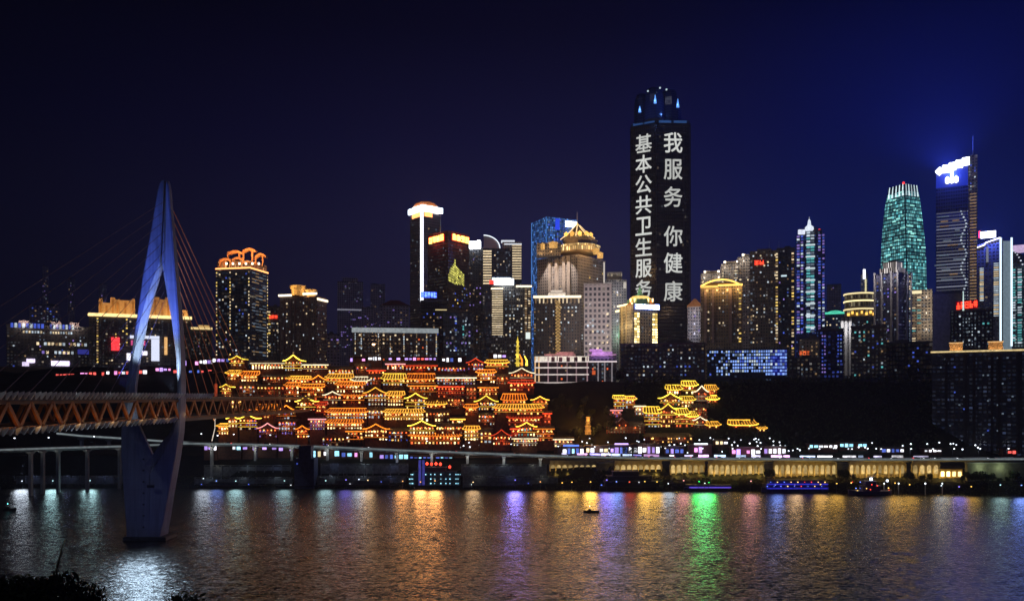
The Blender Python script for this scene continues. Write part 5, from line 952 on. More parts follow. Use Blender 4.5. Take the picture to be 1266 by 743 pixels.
# top terrace
row(652, [
 (285, 302, 440, 445, 453, 'gable', 'y', 'small yellow-edged gable hut at the top terrace nearest the bridge', {}),
 (311, 351, 446, 450, 458, 'flat', 'w', 'flat-roofed top-terrace hall with long cream lit window band', dict(keys=['hy', 'ww'], lit=1., floors=1)),
 (352, 374, 439, 447, 459, 'gable', 'y', 'tall top-terrace gable with red and yellow outline and white windows', dict(keys=['cw', 'ww'])),
 (375, 405, 449, 452, 460, 'flat', 'w', 'flat cream-edged terrace roof right of the tall red and yellow gable', dict(lit=.3)),
 (406, 438, 453, 457, 464, 'long', 'd', 'dark-roofed long hall with small white window dots below the long framed block', dict(keys=['cw', 'ww'])),
 (455, 476, 455, 459, 466, 'flat', 'r', 'flat hall with glowing red sign band on the top terrace', dict(keys=RED)),
 (440, 455, 449, 453, 462, 'flat', 'd', 'small dark flat hut among lilac lights left of the red sign band', dict(keys=['pu', 'cw', 'cw'])),
 (478, 500, 447, 451, 458, 'flat', 'p', 'pink-edged flat roof in front of the long framed block', dict(keys=MIX)),
 (501, 540, 449, 453, 459, 'flat', 'r', 'dim red-edged long roof right of the pink-edged flat roof', dict(keys=['hr', 'pu', 'cw'], lit=.5)),
 (541, 576, 450, 454, 460, 'long', 'd', 'dark tiled hall with a magenta window row on the top terrace', dict(keys=['hr', 'pu', 'pu', 'cw'], lit=.9)),
 (578, 598, 443, 449, 458, 'gable', 'r', 'dim red gable with white-blue windows left of the golden finial tower', dict(keys=['cw', 'cw', 'pu'])),
 (601, 628, 445, 449, 457, 'long', 'g', 'gold-eaved pavilion between the dim red gable and the finial tower', dict(keys=RED)),
 (631, 659, 455, 462, 472, 'gable', 'w', 'white-edged dark gable with red windows left of the white frame building', dict(keys=['hr', 'hr', 'hw'])),
])
row(641, [
 (281, 296, 458, 462, 470, 'long', 'g', 'short gold roof over cream windows below the smallest yellow-edged gable', {}),
 (298, 319, 459, 464.5, 472, 'long', 'o', 'orange-lit shed with slanting cream roof line', dict(keys=['hw', 'hw', 'hy'], lit=1)),
 (325, 356, 463, 466, 478, 'long', 'd', 'dark hall under a dotted cream row of roof tiles', dict(keys=['wd', 'hr', 'ww'], lit=.5)),
 (356, 383, 465, 468.5, 480, 'long', 'g', 'hall with bright orange eave beside the dark pointed gable', dict(keys=HW)),
 (385, 403, 464, 470, 482, 'gable', 'o', 'dark pointed gable between orange roofs on the second terrace', dict(keys=DIM)),
 (404, 436, 462, 467.5, 475, 'long', 'g', 'wide gold-tiled roof with many bright ribs above a pale roof', {}),
 (437, 456, 466, 471, 478, 'long', 'w', 'pale roof among lilac shop lights under the red sign band', dict(keys=MIX)),
 (457, 471, 462, 466, 476, 'flat', 'd', 'narrow dark tower hall with white posts under the red sign band', dict(keys=['cw', 'hr'])),
 (473, 501, 462, 469, 477, 'long', 'y', 'yellow-ribbed roof with white eave dots right of the red sign band', dict(keys=['cw', 'ww', 'hw'])),
 (502, 538, 462, 469, 478, 'long', 'o', 'long orange-ribbed roof next to the yellow-ribbed roof', dict(keys=HW)),
 (540, 588, 463, 468, 476, 'flat', 'w', 'bright white strip-lit terrace restaurant on the upper cliff', dict(keys=['cw', 'cw', 'ww', 'pu'], lit=1)),
 (590, 612, 457, 461, 474, 'long', 'o', 'red-lit two-storey hall with amber niches below the dim red gable', dict(keys=['hw', 'hy', 'cw'])),
 (613, 629, 462, 466, 476, 'flat', 'd', 'dark timber block with one red ring window', dict(keys=RED)),
 (630, 660, 470, 474, 484, 'long', 'r', 'red-glowing hall under the white-edged dark gable', dict(keys=['hr', 'hw', 'hr'])),
])
row(629, [
 (274, 286, 475, 479, 492, 'gable', 'y', 'lone small yellow gable over a red wall at the cliff edge', dict(keys=['hr', 'hw'])),
 (296, 316, 474, 477, 490, 'flat', 'd', 'dark hall with two white lamps left of the wide timber colonnade', dict(keys=['cw', 'wd'], lit=.5)),
 (318, 352, 475, 478, 498, 'flat', 'd', 'dim red timber colonnade of four storeys below the dotted tile row', dict(keys=['hr', 'wd', 'hr'], lit=.5, glow=.5)),
 (353, 370, 473, 477, 498, 'long', 'o', 'tall orange-lit timber bay with glowing posts', dict(keys=['hw', 'hr', 'hy'])),
 (372, 400, 475, 479, 496, 'long', 'o', 'orange three-storey hall behind the bright yellow gable roof', dict(keys=HW)),
 (401, 422, 484, 489, 500, 'gable', 'w', 'dark gable with pale edges beneath the wide gold-tiled roof', dict(keys=['hw', 'ww', 'wd'])),
 (416, 450, 472, 476, 486, 'long', 'o', 'orange and white eave over big amber windows left of the largest golden gable', dict(keys=['hy', 'ww', 'hy'], lit=1)),
 (424, 450, 486, 489, 500, 'long', 'o', 'hall with three cream lamps under an orange eave', dict(keys=['hy', 'hw'], dy=-3)),
 (451, 478, 479, 486.5, 502, 'gable', 'g', 'largest golden gable, double-edged, with white windows', dict(keys=['ww', 'cw', 'ww'])),
 (479, 499, 484, 489, 502, 'long', 'g', 'glowing amber roof right of the largest golden gable', dict(keys=['hy', 'hw'], lit=1)),
 (502, 526, 486, 493, 506, 'gable', 'y', 'steep gold gable with white arched window over the middle terrace', dict(keys=['cw', 'hw'])),
 (506, 540, 474, 478, 490, 'flat', 'o', 'red timber colonnade under a thin orange line, left half', dict(keys=['hr', 'wd', 'hr'], dy=4)),
 (541, 574, 475, 479, 492, 'flat', 'r', 'red timber colonnade below the white restaurant strip', dict(keys=['hr', 'wd', 'hr'], dy=4)),
 (527, 551, 496, 500, 510, 'long', 'g', 'gold-ribbed roof right of the steep gold gable', {}),
 (553, 574, 488, 493, 506, 'long', 'd', 'unlit grey tiled roof in the middle of the golden halls', dict(lit=.4, keys=DIM)),
 (588, 614, 489, 497, 508, 'gable', 'y', 'double golden gable in the centre of the third terrace', dict(keys=['cw', 'hw', 'ww'])),
 (576, 589, 475, 479, 494, 'flat', 'd', 'slim dark timber stair block left of the double golden gable', dict(keys=RED)),
 (592, 615, 476, 480, 489, 'flat', 'o', 'red hall with glowing orange window grid above the double golden gable', dict(keys=['hr', 'hw'], lit=1)),
 (621, 650, 487, 495, 503, 'long', 'o', 'bright orange-white roof slope left of the white frame building foot', dict(keys=HW)),
 (658, 677, 490, 495, 503, 'gable', 'g', 'small gold gable under the corner of the white frame building', {}),
])
row(617, [
 (286, 300, 491, 495, 505, 'gable', 'y', 'small yellow gable over white eave dots', dict(keys=['ww', 'hw'])),
 (302, 316, 502, 505, 514, 'long', 'd', 'dark veranda with a row of cream eave dots', dict(keys=['ww', 'ww', 'wd'])),
 (318, 341, 500, 507, 518, 'long', 'o', 'broad orange tiled roof with three cream pennant lamps', dict(keys=['hr', 'hw'])),
 (343, 366, 501, 508, 520, 'gable', 'o', 'orange-edged gable over purple and cream windows', dict(keys=['pu', 'ww', 'cw'])),
 (367, 390, 490, 497, 509, 'gable', 'y', 'brightest yellow gable roof with red side walls', dict(keys=['hy', 'hr'])),
 (391, 403, 497, 501, 514, 'long', 'r', 'red-roofed narrow hall beside the brightest yellow gable', dict(keys=['hr', 'hw'])),
 (404, 454, 505, 510, 518, 'long', 'o', 'very wide orange roof over a row of white shop lamps', dict(keys=['ww', 'hy', 'cw'], lit=1)),
 (455, 474, 503, 507, 518, 'flat', 'd', 'dark hall with three white windows under the largest golden gable', dict(keys=['cw', 'ww'])),
 (475, 524, 506, 510, 520, 'long', 'g', 'wide gold eave carried by lit amber posts', dict(keys=['hw', 'hy', 'hw'], lit=1)),
 (526, 556, 506, 510, 522, 'long', 'd', 'dark tiled hall with cream lanterns along its eave', dict(keys=['hy', 'ww', 'wd'], lit=.7)),
 (575, 590, 500, 504, 514, 'long', 'o', 'small solid orange roof left of the double golden gable', dict(keys=HW)),
 (558, 574, 515, 519, 533, 'flat', 'g', 'amber-lit stair hall between the middle houses', dict(keys=['hy', 'hw', 'hy'], lit=1)),
 (591, 612, 510, 513, 526, 'long', 'd', 'dark three-storey timber house with white-blue windows', dict(keys=['cw', 'hr', 'ww'])),
 (611, 671, 500, 505, 513, 'long', 'g', 'longest gold-dotted eave below the white frame building', dict(keys=['wd', 'hr', 'hw'], lit=.6)),
 (628, 668, 512, 517, 527, 'long', 'r', 'pink-red roof with a row of amber roof dots', dict(keys=['hr', 'ww', 'hw'], dy=-2)),
 (672, 681, 508, 512, 524, 'flat', 'r', 'narrow red end house at the eastern end of the golden halls', dict(keys=['hr', 'ww'])),
])
row(606, [
 (282, 294, 513, 518, 529, 'gable', 'y', 'yellow gable with glowing white gable wall near the bridge', dict(keys=['hy', 'ww'])),
 (296, 318, 512, 518, 532, 'gable', 'y', 'wider yellow gable over lilac windows beside the glowing white one', dict(keys=['pu', 'ww', 'pu'])),
 (270, 283, 524, 527, 538, 'long', 'g', 'low amber stall roof at the foot of the cliff', dict(keys=['hy', 'hw'])),
 (320, 343, 523, 530, 542, 'gable', 'p', 'pink-edged gable entrance over a dark doorway', dict(keys=['pu', 'pu', 'cw'], lit=.5)),
 (344, 366, 518, 521, 538, 'flat', 'd', 'violet-windowed stone house with white base lamps', dict(keys=['pu', 'cw', 'pu'], lit=1)),
 (367, 381, 526, 531, 542, 'gable', 'o', 'small orange gable shop by the road', dict(keys=['hw', 'hr'])),
 (383, 402, 516, 519, 532, 'flat', 'p', 'house with white and lilac shop front beside the small orange gable shop', dict(keys=['cw', 'pu', 'ww'], lit=1)),
 (398, 427, 532, 541, 552, 'gable', 'd', 'dim purple unlit gable pavilion at street level', dict(keys=['pu', 'wd', 'cw'], lit=.6, glow=.3)),
 (404, 448, 519, 523, 531, 'long', 'o', 'row house with glowing cream arcade under an orange roof', dict(keys=['hy', 'ww', 'hy'], lit=1)),
 (429, 449, 531, 534, 547, 'flat', 'o', 'street house with amber lights left of the flaming orange gable', dict(keys=['hw', 'ww', 'hr'])),
 (451, 479, 524, 531, 545, 'gable', 'o', 'flaming orange gable with yellow lower walls at street level', dict(keys=['hy', 'hy', 'hw'], lit=1)),
 (480, 505, 529, 533, 546, 'long', 'd', 'blue-lit dark roof next to the flaming orange gable', dict(keys=['bl', 'cw', 'cw', 'hw'])),
 (506, 537, 520, 527, 537, 'gable', 'y', 'wide yellow gable over lit pillars on the lowest terrace', dict(keys=['hy', 'hw', 'ww'], lit=1)),
 (507, 569, 536, 539, 550, 'long', 'o', 'long red-orange arcade with two rows of small amber lamps', dict(keys=['hw', 'hy', 'hr'], lit=1, dy=-3)),
 (539, 572, 523, 527, 537, 'flat', 'd', 'dark house with amber candle lamps behind the long arcade', dict(keys=['hy', 'hw', 'wd'])),
 (574, 592, 527, 531, 545, 'long', 'g', 'amber shop house right of the stair hall', dict(keys=['hy', 'ww', 'hw'], lit=1)),
 (593, 608, 530, 534, 548, 'flat', 'd', 'dark narrow shop house with cool white windows', dict(keys=['cw', 'hw'])),
 (609, 631, 531, 539, 551, 'gable', 'r', 'red-outlined gable over a gold doorway at street level', dict(keys=['hy', 'hr'])),
 (632, 643, 527, 531, 545, 'flat', 'r', 'narrow red shop house between two street gables', dict(keys=['hr', 'ww'])),
 (640, 662, 522, 528, 540, 'gable', 'g', 'greenish gold gable near the eastern end', dict(keys=['hr', 'hy', 'te'])),
 (634, 664, 540, 543, 552, 'flat', 'w', 'white-lit shop front below the greenish gold gable', dict(keys=['cw', 'ww', 'hy'], lit=1, dy=-3)),
 (663, 684, 527, 531, 546, 'flat', 'o', 'dark house with an orange parapet at the eastern end', dict(keys=['hw', 'ww', 'hr'])),
 (685, 708, 541, 544, 553, 'flat', 'w', 'bright cream shop cluster beside the orange-lit trees', dict(keys=['hy', 'ww', 'hy'], lit=1, dy=-3)),
])
# eastern cluster on the dark slope
YK = ['hy', 'go', 'hw', 'hy']
row(625, [
 (824, 842, 476, 482, 488, 'long', 'y', 'upper left roof of the eastern cluster, solid yellow', dict(keys=YK, lan=2, seat=True)),
 (844, 861, 471, 477, 488, 'long', 'y', 'topmost yellow roof of the eastern cluster', dict(keys=['hr', 'hy'], lan=2, seat=True)),
 (873, 886, 476, 482, 489, 'long', 'g', 'short golden roof right of the topmost yellow roof', dict(keys=['hr'], lan=2, seat=True)),
 (860, 874, 477, 485, 500, 'gable', 'w', 'dark pale-edged gable of the eastern cluster with a red side lamp', dict(keys=['hr', 'wd'], lit=.3, lan=2, seat=True)),
 (874, 887, 489, 494, 500, 'long', 'y', 'small low yellow roof at the right of the eastern cluster', dict(keys=['wd'], lan=2, seat=True)),
 (816, 841, 486, 493, 502, 'gable', 'y', 'yellow-edged gable with two white windows in the eastern cluster', dict(keys=['cw', 'hw', 'hr'], lan=2, seat=True)),
 (842, 858, 490, 495, 504, 'long', 'y', 'bright stair-roofed hall between the gables of the eastern cluster', dict(keys=YK, lit=1, lan=2, seat=True)),
 (856, 874, 500, 504, 520, 'flat', 'd', 'dark timber tower house under the pale-edged gable', dict(keys=['hr', 'wd', 'wd'], glow=.4, lan=2, seat=True)),
])
row(610, [
 (797, 816, 503, 511, 529, 'long', 'y', 'broad yellow roof over white arches, left wing of the eastern front', dict(keys=['cw', 'ww', 'hr'], lan=2, seat=True)),
 (816, 835, 499, 507, 529, 'gable', 'y', 'central yellow gable of the eastern front over an orange porch', dict(keys=['hw', 'hr', 'hw'], lan=2, seat=True)),
 (835, 851, 505, 512, 529, 'long', 'y', 'yellow roof right wing of the eastern front with red windows', dict(keys=['hr', 'hw'], lan=2, seat=True)),
 (850, 861, 509, 515, 528, 'long', 'y', 'narrow stepped yellow roof at the end of the eastern front', dict(keys=['hr', 'hr', 'hw'], lan=2, seat=True)),
 (858, 872, 515, 520, 530, 'gable', 'w', 'little dark gable with cream outline right of the eastern front', dict(keys=['wd'], lit=.3, lan=2, seat=True, glow=.3)),
 (759, 772, 489, 493, 506, 'long', 'y', 'left yellow roof over pinkish white windows', dict(keys=['cw', 'ww', 'pu', 'hr'], lit=1, lan=2, seat=True)),
 (773, 785, 490, 494, 506, 'long', 'g', 'golden roof over white windows beside the left yellow roof', dict(keys=['ww', 'cw', 'hw'], lit=1, lan=2, seat=True)),
 (785, 797, 500, 503, 514, 'flat', 'w', 'small house with a blazing white front left of the eastern front', dict(keys=['ww', 'hy', 'cw'], lit=1, lan=2, seat=True)),
 (754, 768, 505, 508, 516, 'flat', 'p', 'lilac-lit annex under the left yellow roof', dict(keys=['pu', 'cw', 'pu'], lit=1, lan=2, seat=True)),
 (750, 797, 521, 527, 536, 'long', 'd', 'unlit olive-roofed hall in front of the eastern cluster', dict(wall=plaster, keys=['wd'], lit=.4, glow=.25, lan=2, seat=True, dy=-6)),
 (762, 777, 516, 524, 534, 'gable', 'd', 'unlit little gable over the olive-roofed hall', dict(keys=['wd'], lit=.3, glow=.2, lan=2, seat=True, dy=-9)),
 (797, 856, 536, 540, 548, 'long', 'd', 'low unlit olive roof along the road below the eastern front', dict(keys=['wd', 'hw'], lit=.4, glow=.3, lan=3, seat=True, dy=-9)),
 (873, 889, 521.5, 526, 531, 'long', 'g', 'single gold pavilion roof on the dark slope', dict(keys=['wd'], lit=.1, lan=2, seat=True, glow=0)),
 (901, 935, 519.5, 525.5, 531, 'long', 'g', 'long gold pavilion roof standing alone on the dark slope', dict(keys=['wd'], lit=.1, lan=2, seat=True, glow=0)),
 (937, 946, 526, 530, 534, 'long', 'g', 'smallest gold roof at the right end of the dark slope', dict(keys=['wd'], lit=.1, lan=2, seat=True, glow=0)),
])
flush_windows()
# golden finial tower
p = P(640, 453, 648); root = thing('ornament_tower', 'slim yellow-lit stacked ornament tower beside an orange side lamp', 'tower', p)
for k in range(6):
    mb = MB(); zz = p.z+k*3.4; rr = 2.1-.2*k; mb.lathe((p.x, p.y, zz), [(rr*.7, 0), (rr*.7, 2.3), (rr*1.35, 2.5), (rr*.8, 3.38)], 8); mb.build('tier', em('ornament_yellow', (1, .72, .08), 1.0, vary=.5), root)  # yellow light on the tiers put in as emission
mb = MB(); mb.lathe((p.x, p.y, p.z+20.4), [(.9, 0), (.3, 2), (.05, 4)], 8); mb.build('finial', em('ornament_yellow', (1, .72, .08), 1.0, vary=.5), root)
for px, y0, y1, key in ((645, 452, 438, 'orange'), (651, 452, 440, 'yellow')):
    a = P(px, y0, 647); b_ = P(px-2.5, y1, 647); mb = MB(); mb.tube([a, a.lerp(b_, .5)+Vector((1, 0, 0)), b_], 1.0, 6, r1=.4); mb.build('sculpture', EMH[key], root)
# ------------------------------------------------------------------ riverside: lamps, shops, arcades, boats, trees
def copy_tree(o, loc, rz=None, sc=None, label=None, group=None):
    c = o.copy(); COL.objects.link(c); c.location = loc; WL[c.name] = Vector(loc)
    if rz is not None: c.rotation_euler = (0, 0, rz)
    if sc: c.scale = sc if isinstance(sc, tuple) else (sc, sc, sc)
    if label: c['label'] = label
    if group: c['group'] = group
    for ch in o.children:
        d = ch.copy(); COL.objects.link(d); d.parent = c
        for g_ in ch.children: e = g_.copy(); COL.objects.link(e); e.parent = d
    return c
# --- lit retaining arcades under the right-hand viaduct
arc_m = mat('arcade_stone', (.36, .31, .2), .85, noise=.3)
niche = em('niche_pale_glow', (1, .70, .28), .46, vary=.5)
def arcade(lab, px0, px1, n, k=1.):
    Y = toe(PX((px0+px1)/2, 570))+17; x0, x1 = PX(px0, Y), PX(px1, Y); z0, z1 = PZ(591, Y), PZ(573.5, Y); w_ = (x1-x0)/n; zs_ = z1-2.2
    root = thing('arcade_wall', lab, 'arcade', ((x0+x1)/2, Y, z0)); mb = MB()
    mb.box(((x0+x1)/2, Y+1.6, (z0+z1)/2-3), (x1-x0, .5, z1-z0+6)); mb.build('back_wall', arc_m, root)
    mb = MB(); mb.prism([(x0, Y-.3), (x1, Y-.3), (x1, Y+1.3), (x0, Y+1.3)], z1, z1+2.6); mb.build('coping', arc_m, root)
    for i in range(n+1): mb = MB(); x = x0+i*w_; mb.prism([(x-.45, Y-.2), (x+.45, Y-.2), (x+.45, Y+1.3), (x-.45, Y+1.3)], z0-4, z1-.01); mb.build('pier', arc_m, root)
    for i in range(n):
        xa, xb = x0+i*w_+.46, x0+(i+1)*w_-.46; xm, r = (xa+xb)/2, (xb-xa)/2; zc = z1-r-.5; mb = MB(); N = 8
        pts = [(xm-r*math.cos(math.pi*q/N), zc+r*math.sin(math.pi*q/N)) for q in range(N+1)]
        for (u0, v0), (u1, v1) in zip(pts, pts[1:]): mb.loft([[(u0, Y-.1, v0), (u1, Y-.1, v1), (u1, Y-.1, z1-.02), (u0, Y-.1, z1-.02)], [(u0, Y+1.2, v0), (u1, Y+1.2, v1), (u1, Y+1.2, z1-.02), (u0, Y+1.2, z1-.02)]])
        mb.build('arch', arc_m, root)
        mb = MB(); mb.face([(xa+.1, Y+1.2, z0+3), (xb-.1, Y+1.2, z0+3)]+[(xm-(r-.15)*math.cos(math.pi*(1-q/N)), Y+1.2, zc+(r-.15)*math.sin(math.pi*(1-q/N))) for q in range(N+1)]); o = mb.build('lit_niche', niche, root)  # lamplight inside the niche put in as a glowing back sheet
    for i in range(0, n, 2): lamp(root, 'POINT', (x0+(i+1)*w_, Y-3, z0+3.5), 1100*k, (1, .6, .13), .5, name='arcade_light')
    return root
for a in (('first lit arch wall from the golden halls, beside a dark pier', 680, 738, 8), ('second lit arch wall under the road, left of the dark moored barge', 760, 818, 8), ('third lit arch wall, above the green reflection', 829, 871, 6), ('fourth lit arch wall with the longest row right of the green reflection', 876, 945, 10), ('fifth lit arch wall, ten evenly bright niches', 957, 1035, 11), ('sixth lit arch wall ending by the blue crane boat', 1050, 1120, 10, .8), ('short last lit arch wall near the floodlit kiosk', 1128, 1162, 4, .7)): arcade(*a)
for px0, px1, lab in ((738, 760, 'dark concrete buttress between the first two arch walls'), (945, 957, 'narrow dark buttress left of the ten-niche arch wall'), (1035, 1050, 'dark buttress between the fifth and sixth arch walls'), (1196, 1290, 'tall dim concrete retaining wall at the far right of the bank')):
    Y = toe(PX((px0+px1)/2, 570))+16; x0, x1 = PX(px0, Y), PX(px1, Y); root = thing('buttress_wall', lab, 'wall', ((x0+x1)/2, Y, PZ(592, Y)))
    MB().prism([(x0, Y), (x1, Y), (x1, Y+3), (x0, Y+3)], PZ(597, Y), PZ(572.5, Y)).build('wall', mat('buttress_concrete', (.2, .2, .17), .85), root); MB().prism([(x0-.3, Y-.3), (x1+.3, Y-.3), (x1+.3, Y+3), (x0-.3, Y+3)], PZ(572.4, Y), PZ(571.6, Y)).build('coping', paved, root)
    if px1 > 1200:
        for px in (1215, 1240): lamp(root, 'POINT', P(px, 578, Y-4), 900, (.75, .9, .5), .5, name='wall_light')
Y = 566; root = thing('kiosk', 'floodlit yellow kiosk pavilion below the road at the right', 'kiosk', P(1172, 590, Y-4))
x0, x1 = PX(1158, Y), PX(1186, Y); MB().prism([(x0, Y-4), (x1, Y-4), (x1, Y+2), (x0, Y+2)], PZ(592, Y), PZ(579, Y)).build('wall', mat('kiosk_yellow', (.5, .36, .12)), root)
roof_long(root, x0, x1, Y-4, PZ(579, Y), PZ(576, Y), 'd', depth=6)
for i in range(4): mb = MB(); mb.box((lerp(x0, x1, (i+.5)/4), Y-4.1, PZ(585, Y)), (2.2, .3, 3.4)); mb.build('window', E('hy'), root)
for i in range(3): lamp(root, 'POINT', (lerp(x0, x1, i/2), Y-7, PZ(588, Y)), 500, (1, .65, .15), .4, name='kiosk_light')

# --- street lamps
def lamp_proto():
    root = thing('street_lamp', 'x', 'street lamp', (0, 0, 0)); mb = MB(); mb.tube([(0, 0, 0), (0, 0, 7)], .12, 6, r1=.08); mb.build('post', dark, root)
    mb = MB(); mb.tube([(0, 0, 7), (0, -.5, 7.5), (0, -1.6, 7.6)], .08, 5); mb.build('arm', dark, root)
    mb = MB(); mb.box((0, -1.8, 7.5), (.7, 1.0, .35)); hd = mb.build('lamp_head', dark, root)
    mb = MB(); mb.lathe((0, -1.8, 7.1), [(.25, -.3), (.55, 0), (.45, .22)], 8); mb.build('lens', em('street_lens_white', (.85, .92, 1), 4, 'NONE'), hd); return root
proto = lamp_proto(); first = True
def pos_on(px, off=2.0):
    j = min(range(len(VP)), key=lambda i: abs(CX+VP[i].x*F/VP[i].y-px)); p = VP[j]; return Vector((PX(px, p.y+off), p.y+off, p.z+.15))
for px in [20, 62, 118, 250, 290, 335, 382, 430, 478, 528, 580, 632, 690, 735, 778, 822, 868, 905, 940, 985, 1012, 1052, 1088, 1125, 1152, 1178, 1210, 1245]:
    p = pos_on(px, 8.2 if px < 1130 else 7.5)
    if first: proto.location = p; proto['label'] = 'white street lamp on the viaduct parapet, one of the evenly spaced row'; proto['group'] = 'street lamps along the viaduct'; first = False; WL[proto.name] = p
    else: copy_tree(proto, p)
    if px > 880: lamp(None, 'POINT', p+Vector((0, -2, 6.3)), 500, (.75, .85, 1), .3, name='street_light')
o = copy_tree(proto, P(463, 452, 655), sc=(2.4, 2.4, 2.4), label='tall orange street lamp shining above the golden halls', group='tall lamps')
for ch in o.children:
    if ch.name.startswith('lamp_head'):
        for g_ in ch.children: g_.data = g_.data.copy(); g_.data.materials[0] = em('street_lens_orange', (1, .55, .25), 16, 'NONE')
lamp(o, 'POINT', P(463, 452, 655)+Vector((0, -6, 14)), 16000, (1, .5, .2), .8, name='street_light')
o.location = P(463, 452, 655)
# --- roadside shops and light clusters behind the viaduct
def shop(lab, px0, px1, y0, y1, Y, cols, cat='shop', e=1.2, roofkey='d', lampc=None, sign_c=None):
    x0, x1 = PX(px0, Y), PX(px1, Y); z0, z1 = PZ(y1, Y), PZ(y0, Y); root = thing('roadside_shop', lab, cat, ((x0+x1)/2, Y, z0))
    MB().prism([(x0, Y), (x1, Y), (x1, Y+6), (x0, Y+6)], min(z0, ground_z((x0+x1)/2, Y))-1, z1).build('wall', timber2, root)
    MB().prism([(x0-.6, Y-1.4), (x1+.6, Y-1.4), (x1+.6, Y+6.3), (x0-.6, Y+6.3)], z1+.003, z1+.4).build('roof', tile_dark, root)
    n = max(1, int((x1-x0)/3.2)); w_ = (x1-x0)/n
    for i in range(n):
        if R.random() < .85:
            c = R.choice(cols); mb = MB(); mb.box((x0+(i+.5)*w_, Y-.1, lerp(z0, z1, .45)), (w_*R.uniform(.5, .86), .3, (z1-z0)*R.uniform(.35, .7))); mb.build('shop_window', em('shop_%s' % c, {'w': (.9, .92, 1), 'b': (.15, .25, 1), 'v': (.55, .35, 1), 'c': (.35, .8, 1), 'y': (1, .8, .45), 'p': (1, .35, .8), 'r': (1, .12, .1)}[c], {'w': 1.8, 'b': 1.5, 'v': 1.4, 'c': 1.3, 'y': 1.6, 'p': 1.6, 'r': 1.5}[c]*e, vary=.45), root)
    if sign_c: mb = MB(); mb.box(((x0+x1)/2, Y-1.5, z1+.9), ((x1-x0)*.6, .3, 1.1)); mb.build('sign_board', em('shop_sign_%s' % sign_c, {'v': (.6, .4, 1), 'w': (.9, .95, 1), 'r': (1, .1, .08), 'b': (.1, .2, 1)}[sign_c], 2), root)
    if lampc: lamp(root, 'POINT', ((x0+x1)/2, Y-4, lerp(z0, z1, .6)), 700, lampc, .5, name='shop_light')
    return root
for a in (
 ('white-lit stall row under the viaduct nearest the pylon', 252, 268, 549, 557, 596, 'bvw', 'shop', 1.), ('long blazing white stall row under the viaduct', 269, 298, 548, 557, 597, 'wwc', 'shop', 1.2), ('lilac and white stall row under the viaduct', 300, 342, 550, 557, 597, 'wvv', 'shop', 1.1), ('white stall front next to the dark water tower', 344, 364, 550.5, 558, 597, 'wwv', 'shop', 1.1),
 ('cyan and gold shop below the road right of the dark water tower', 372, 398, 555, 566, 596, 'cyc', 'shop', .8), ('cyan-white glass shop hall below the road', 399, 420, 555, 565, 596, 'cwc', 'shop', .9), ('dim shop hall with few cyan panes', 421, 436, 557, 566, 596, 'cb', 'shop', .4), ('bright cyan shop hall with one magenta pane', 437, 468, 556, 567, 596, 'cwcp', 'shop', .9), ('blue-lit shop left of the red lantern boat', 469, 505, 560, 568, 596, 'bcv', 'shop', .5),
 ('dim green-blue shop row above the red lanterns', 506, 560, 563, 569, 597, 'cb', 'shop', .3), ('dim blue shop row behind the viaduct piers', 562, 640, 565, 571, 597, 'cb', 'shop', .3),
 ('blue-roofed bus shelter at the foot of the eastern trees', 690, 722, 552, 562, 600, 'bcw', 'shop', .9, 'd', (.3, .5, 1), 'b'), ('white-cream street shop between trees', 724, 752, 551, 561, 602, 'wyw', 'shop', 1., 'd', (.9, .9, 1)), ('purple-fronted street shop with white windows', 754, 782, 550, 562, 600, 'vwb', 'shop', .9, 'd', (.4, .35, 1), 'v'), ('long white street shop below the olive roofs', 783, 816, 549, 562, 601, 'wvw', 'shop', 1., 'd', (.8, .8, 1)),
 ('blue street shop below the low olive roof', 822, 846, 552, 562, 600, 'bvb', 'shop', .9, 'd', (.2, .3, 1)), ('lilac street shop with white sign', 852, 880, 550, 561, 600, 'vwp', 'shop', 1., 'd', (.6, .4, 1), 'w'), ('pale shop with an upper lit storey on the slope', 884, 900, 544, 550, 606, 'wyw', 'shop', .7), ('pink-violet street shop row', 904, 940, 553, 563, 599, 'pvw', 'shop', 1., 'd', (.7, .3, 1)), ('white shop row at the foot of the black hill', 944, 972, 552, 562, 600, 'wvw', 'shop', .9, 'd', (.7, .7, 1)),
 ('three white kiosks in one low building on the hill foot', 1000, 1036, 549, 554, 604, 'wcw', 'shop', .9), ('teal-lit low shop on the hill foot', 1038, 1072, 547, 553, 606, 'cc', 'shop', .7), ('thin white ticket office on the hill foot', 1142, 1164, 555, 559, 600, 'ww', 'shop', .9), ('bus stop with red and white lightbox at the far right', 1240, 1262, 555, 562, 596, 'rwr', 'shop', 1., 'd', None), ('small dark shop with one white pane right of the teal-lit shop', 1090, 1118, 553, 560, 602, 'wb', 'shop', .5),
): shop(*a)
for a in (('lilac-lit stall group on the cliff top below the framed block', 432, 452, 441, 448, 668, 'vwp', 'shop', .9), ('white marquee stall on the cliff top beside the lilac stalls', 455, 472, 440, 446, 668, 'www', 'shop', 1.3), ('white-blue stall group on the cliff top by the dim red gable', 546, 576, 441, 448, 668, 'wbv', 'shop', .8), ('two white stalls on the cliff top right of the finial tower', 604, 626, 437, 443, 668, 'wv', 'shop', .8), ('magenta stall row on the cliff top between gable and framed block', 480, 540, 441, 446, 672, 'prv', 'shop', .6), ('violet stall row on the cliff top above the smallest yellow gable', 262, 284, 441, 449, 668, 'bvw', 'shop', .7)): shop(*a)
p = P(727, 537, 612); root = thing('stone_tower', 'narrow orange-lit stone tower among the dark trees', 'tower', p)
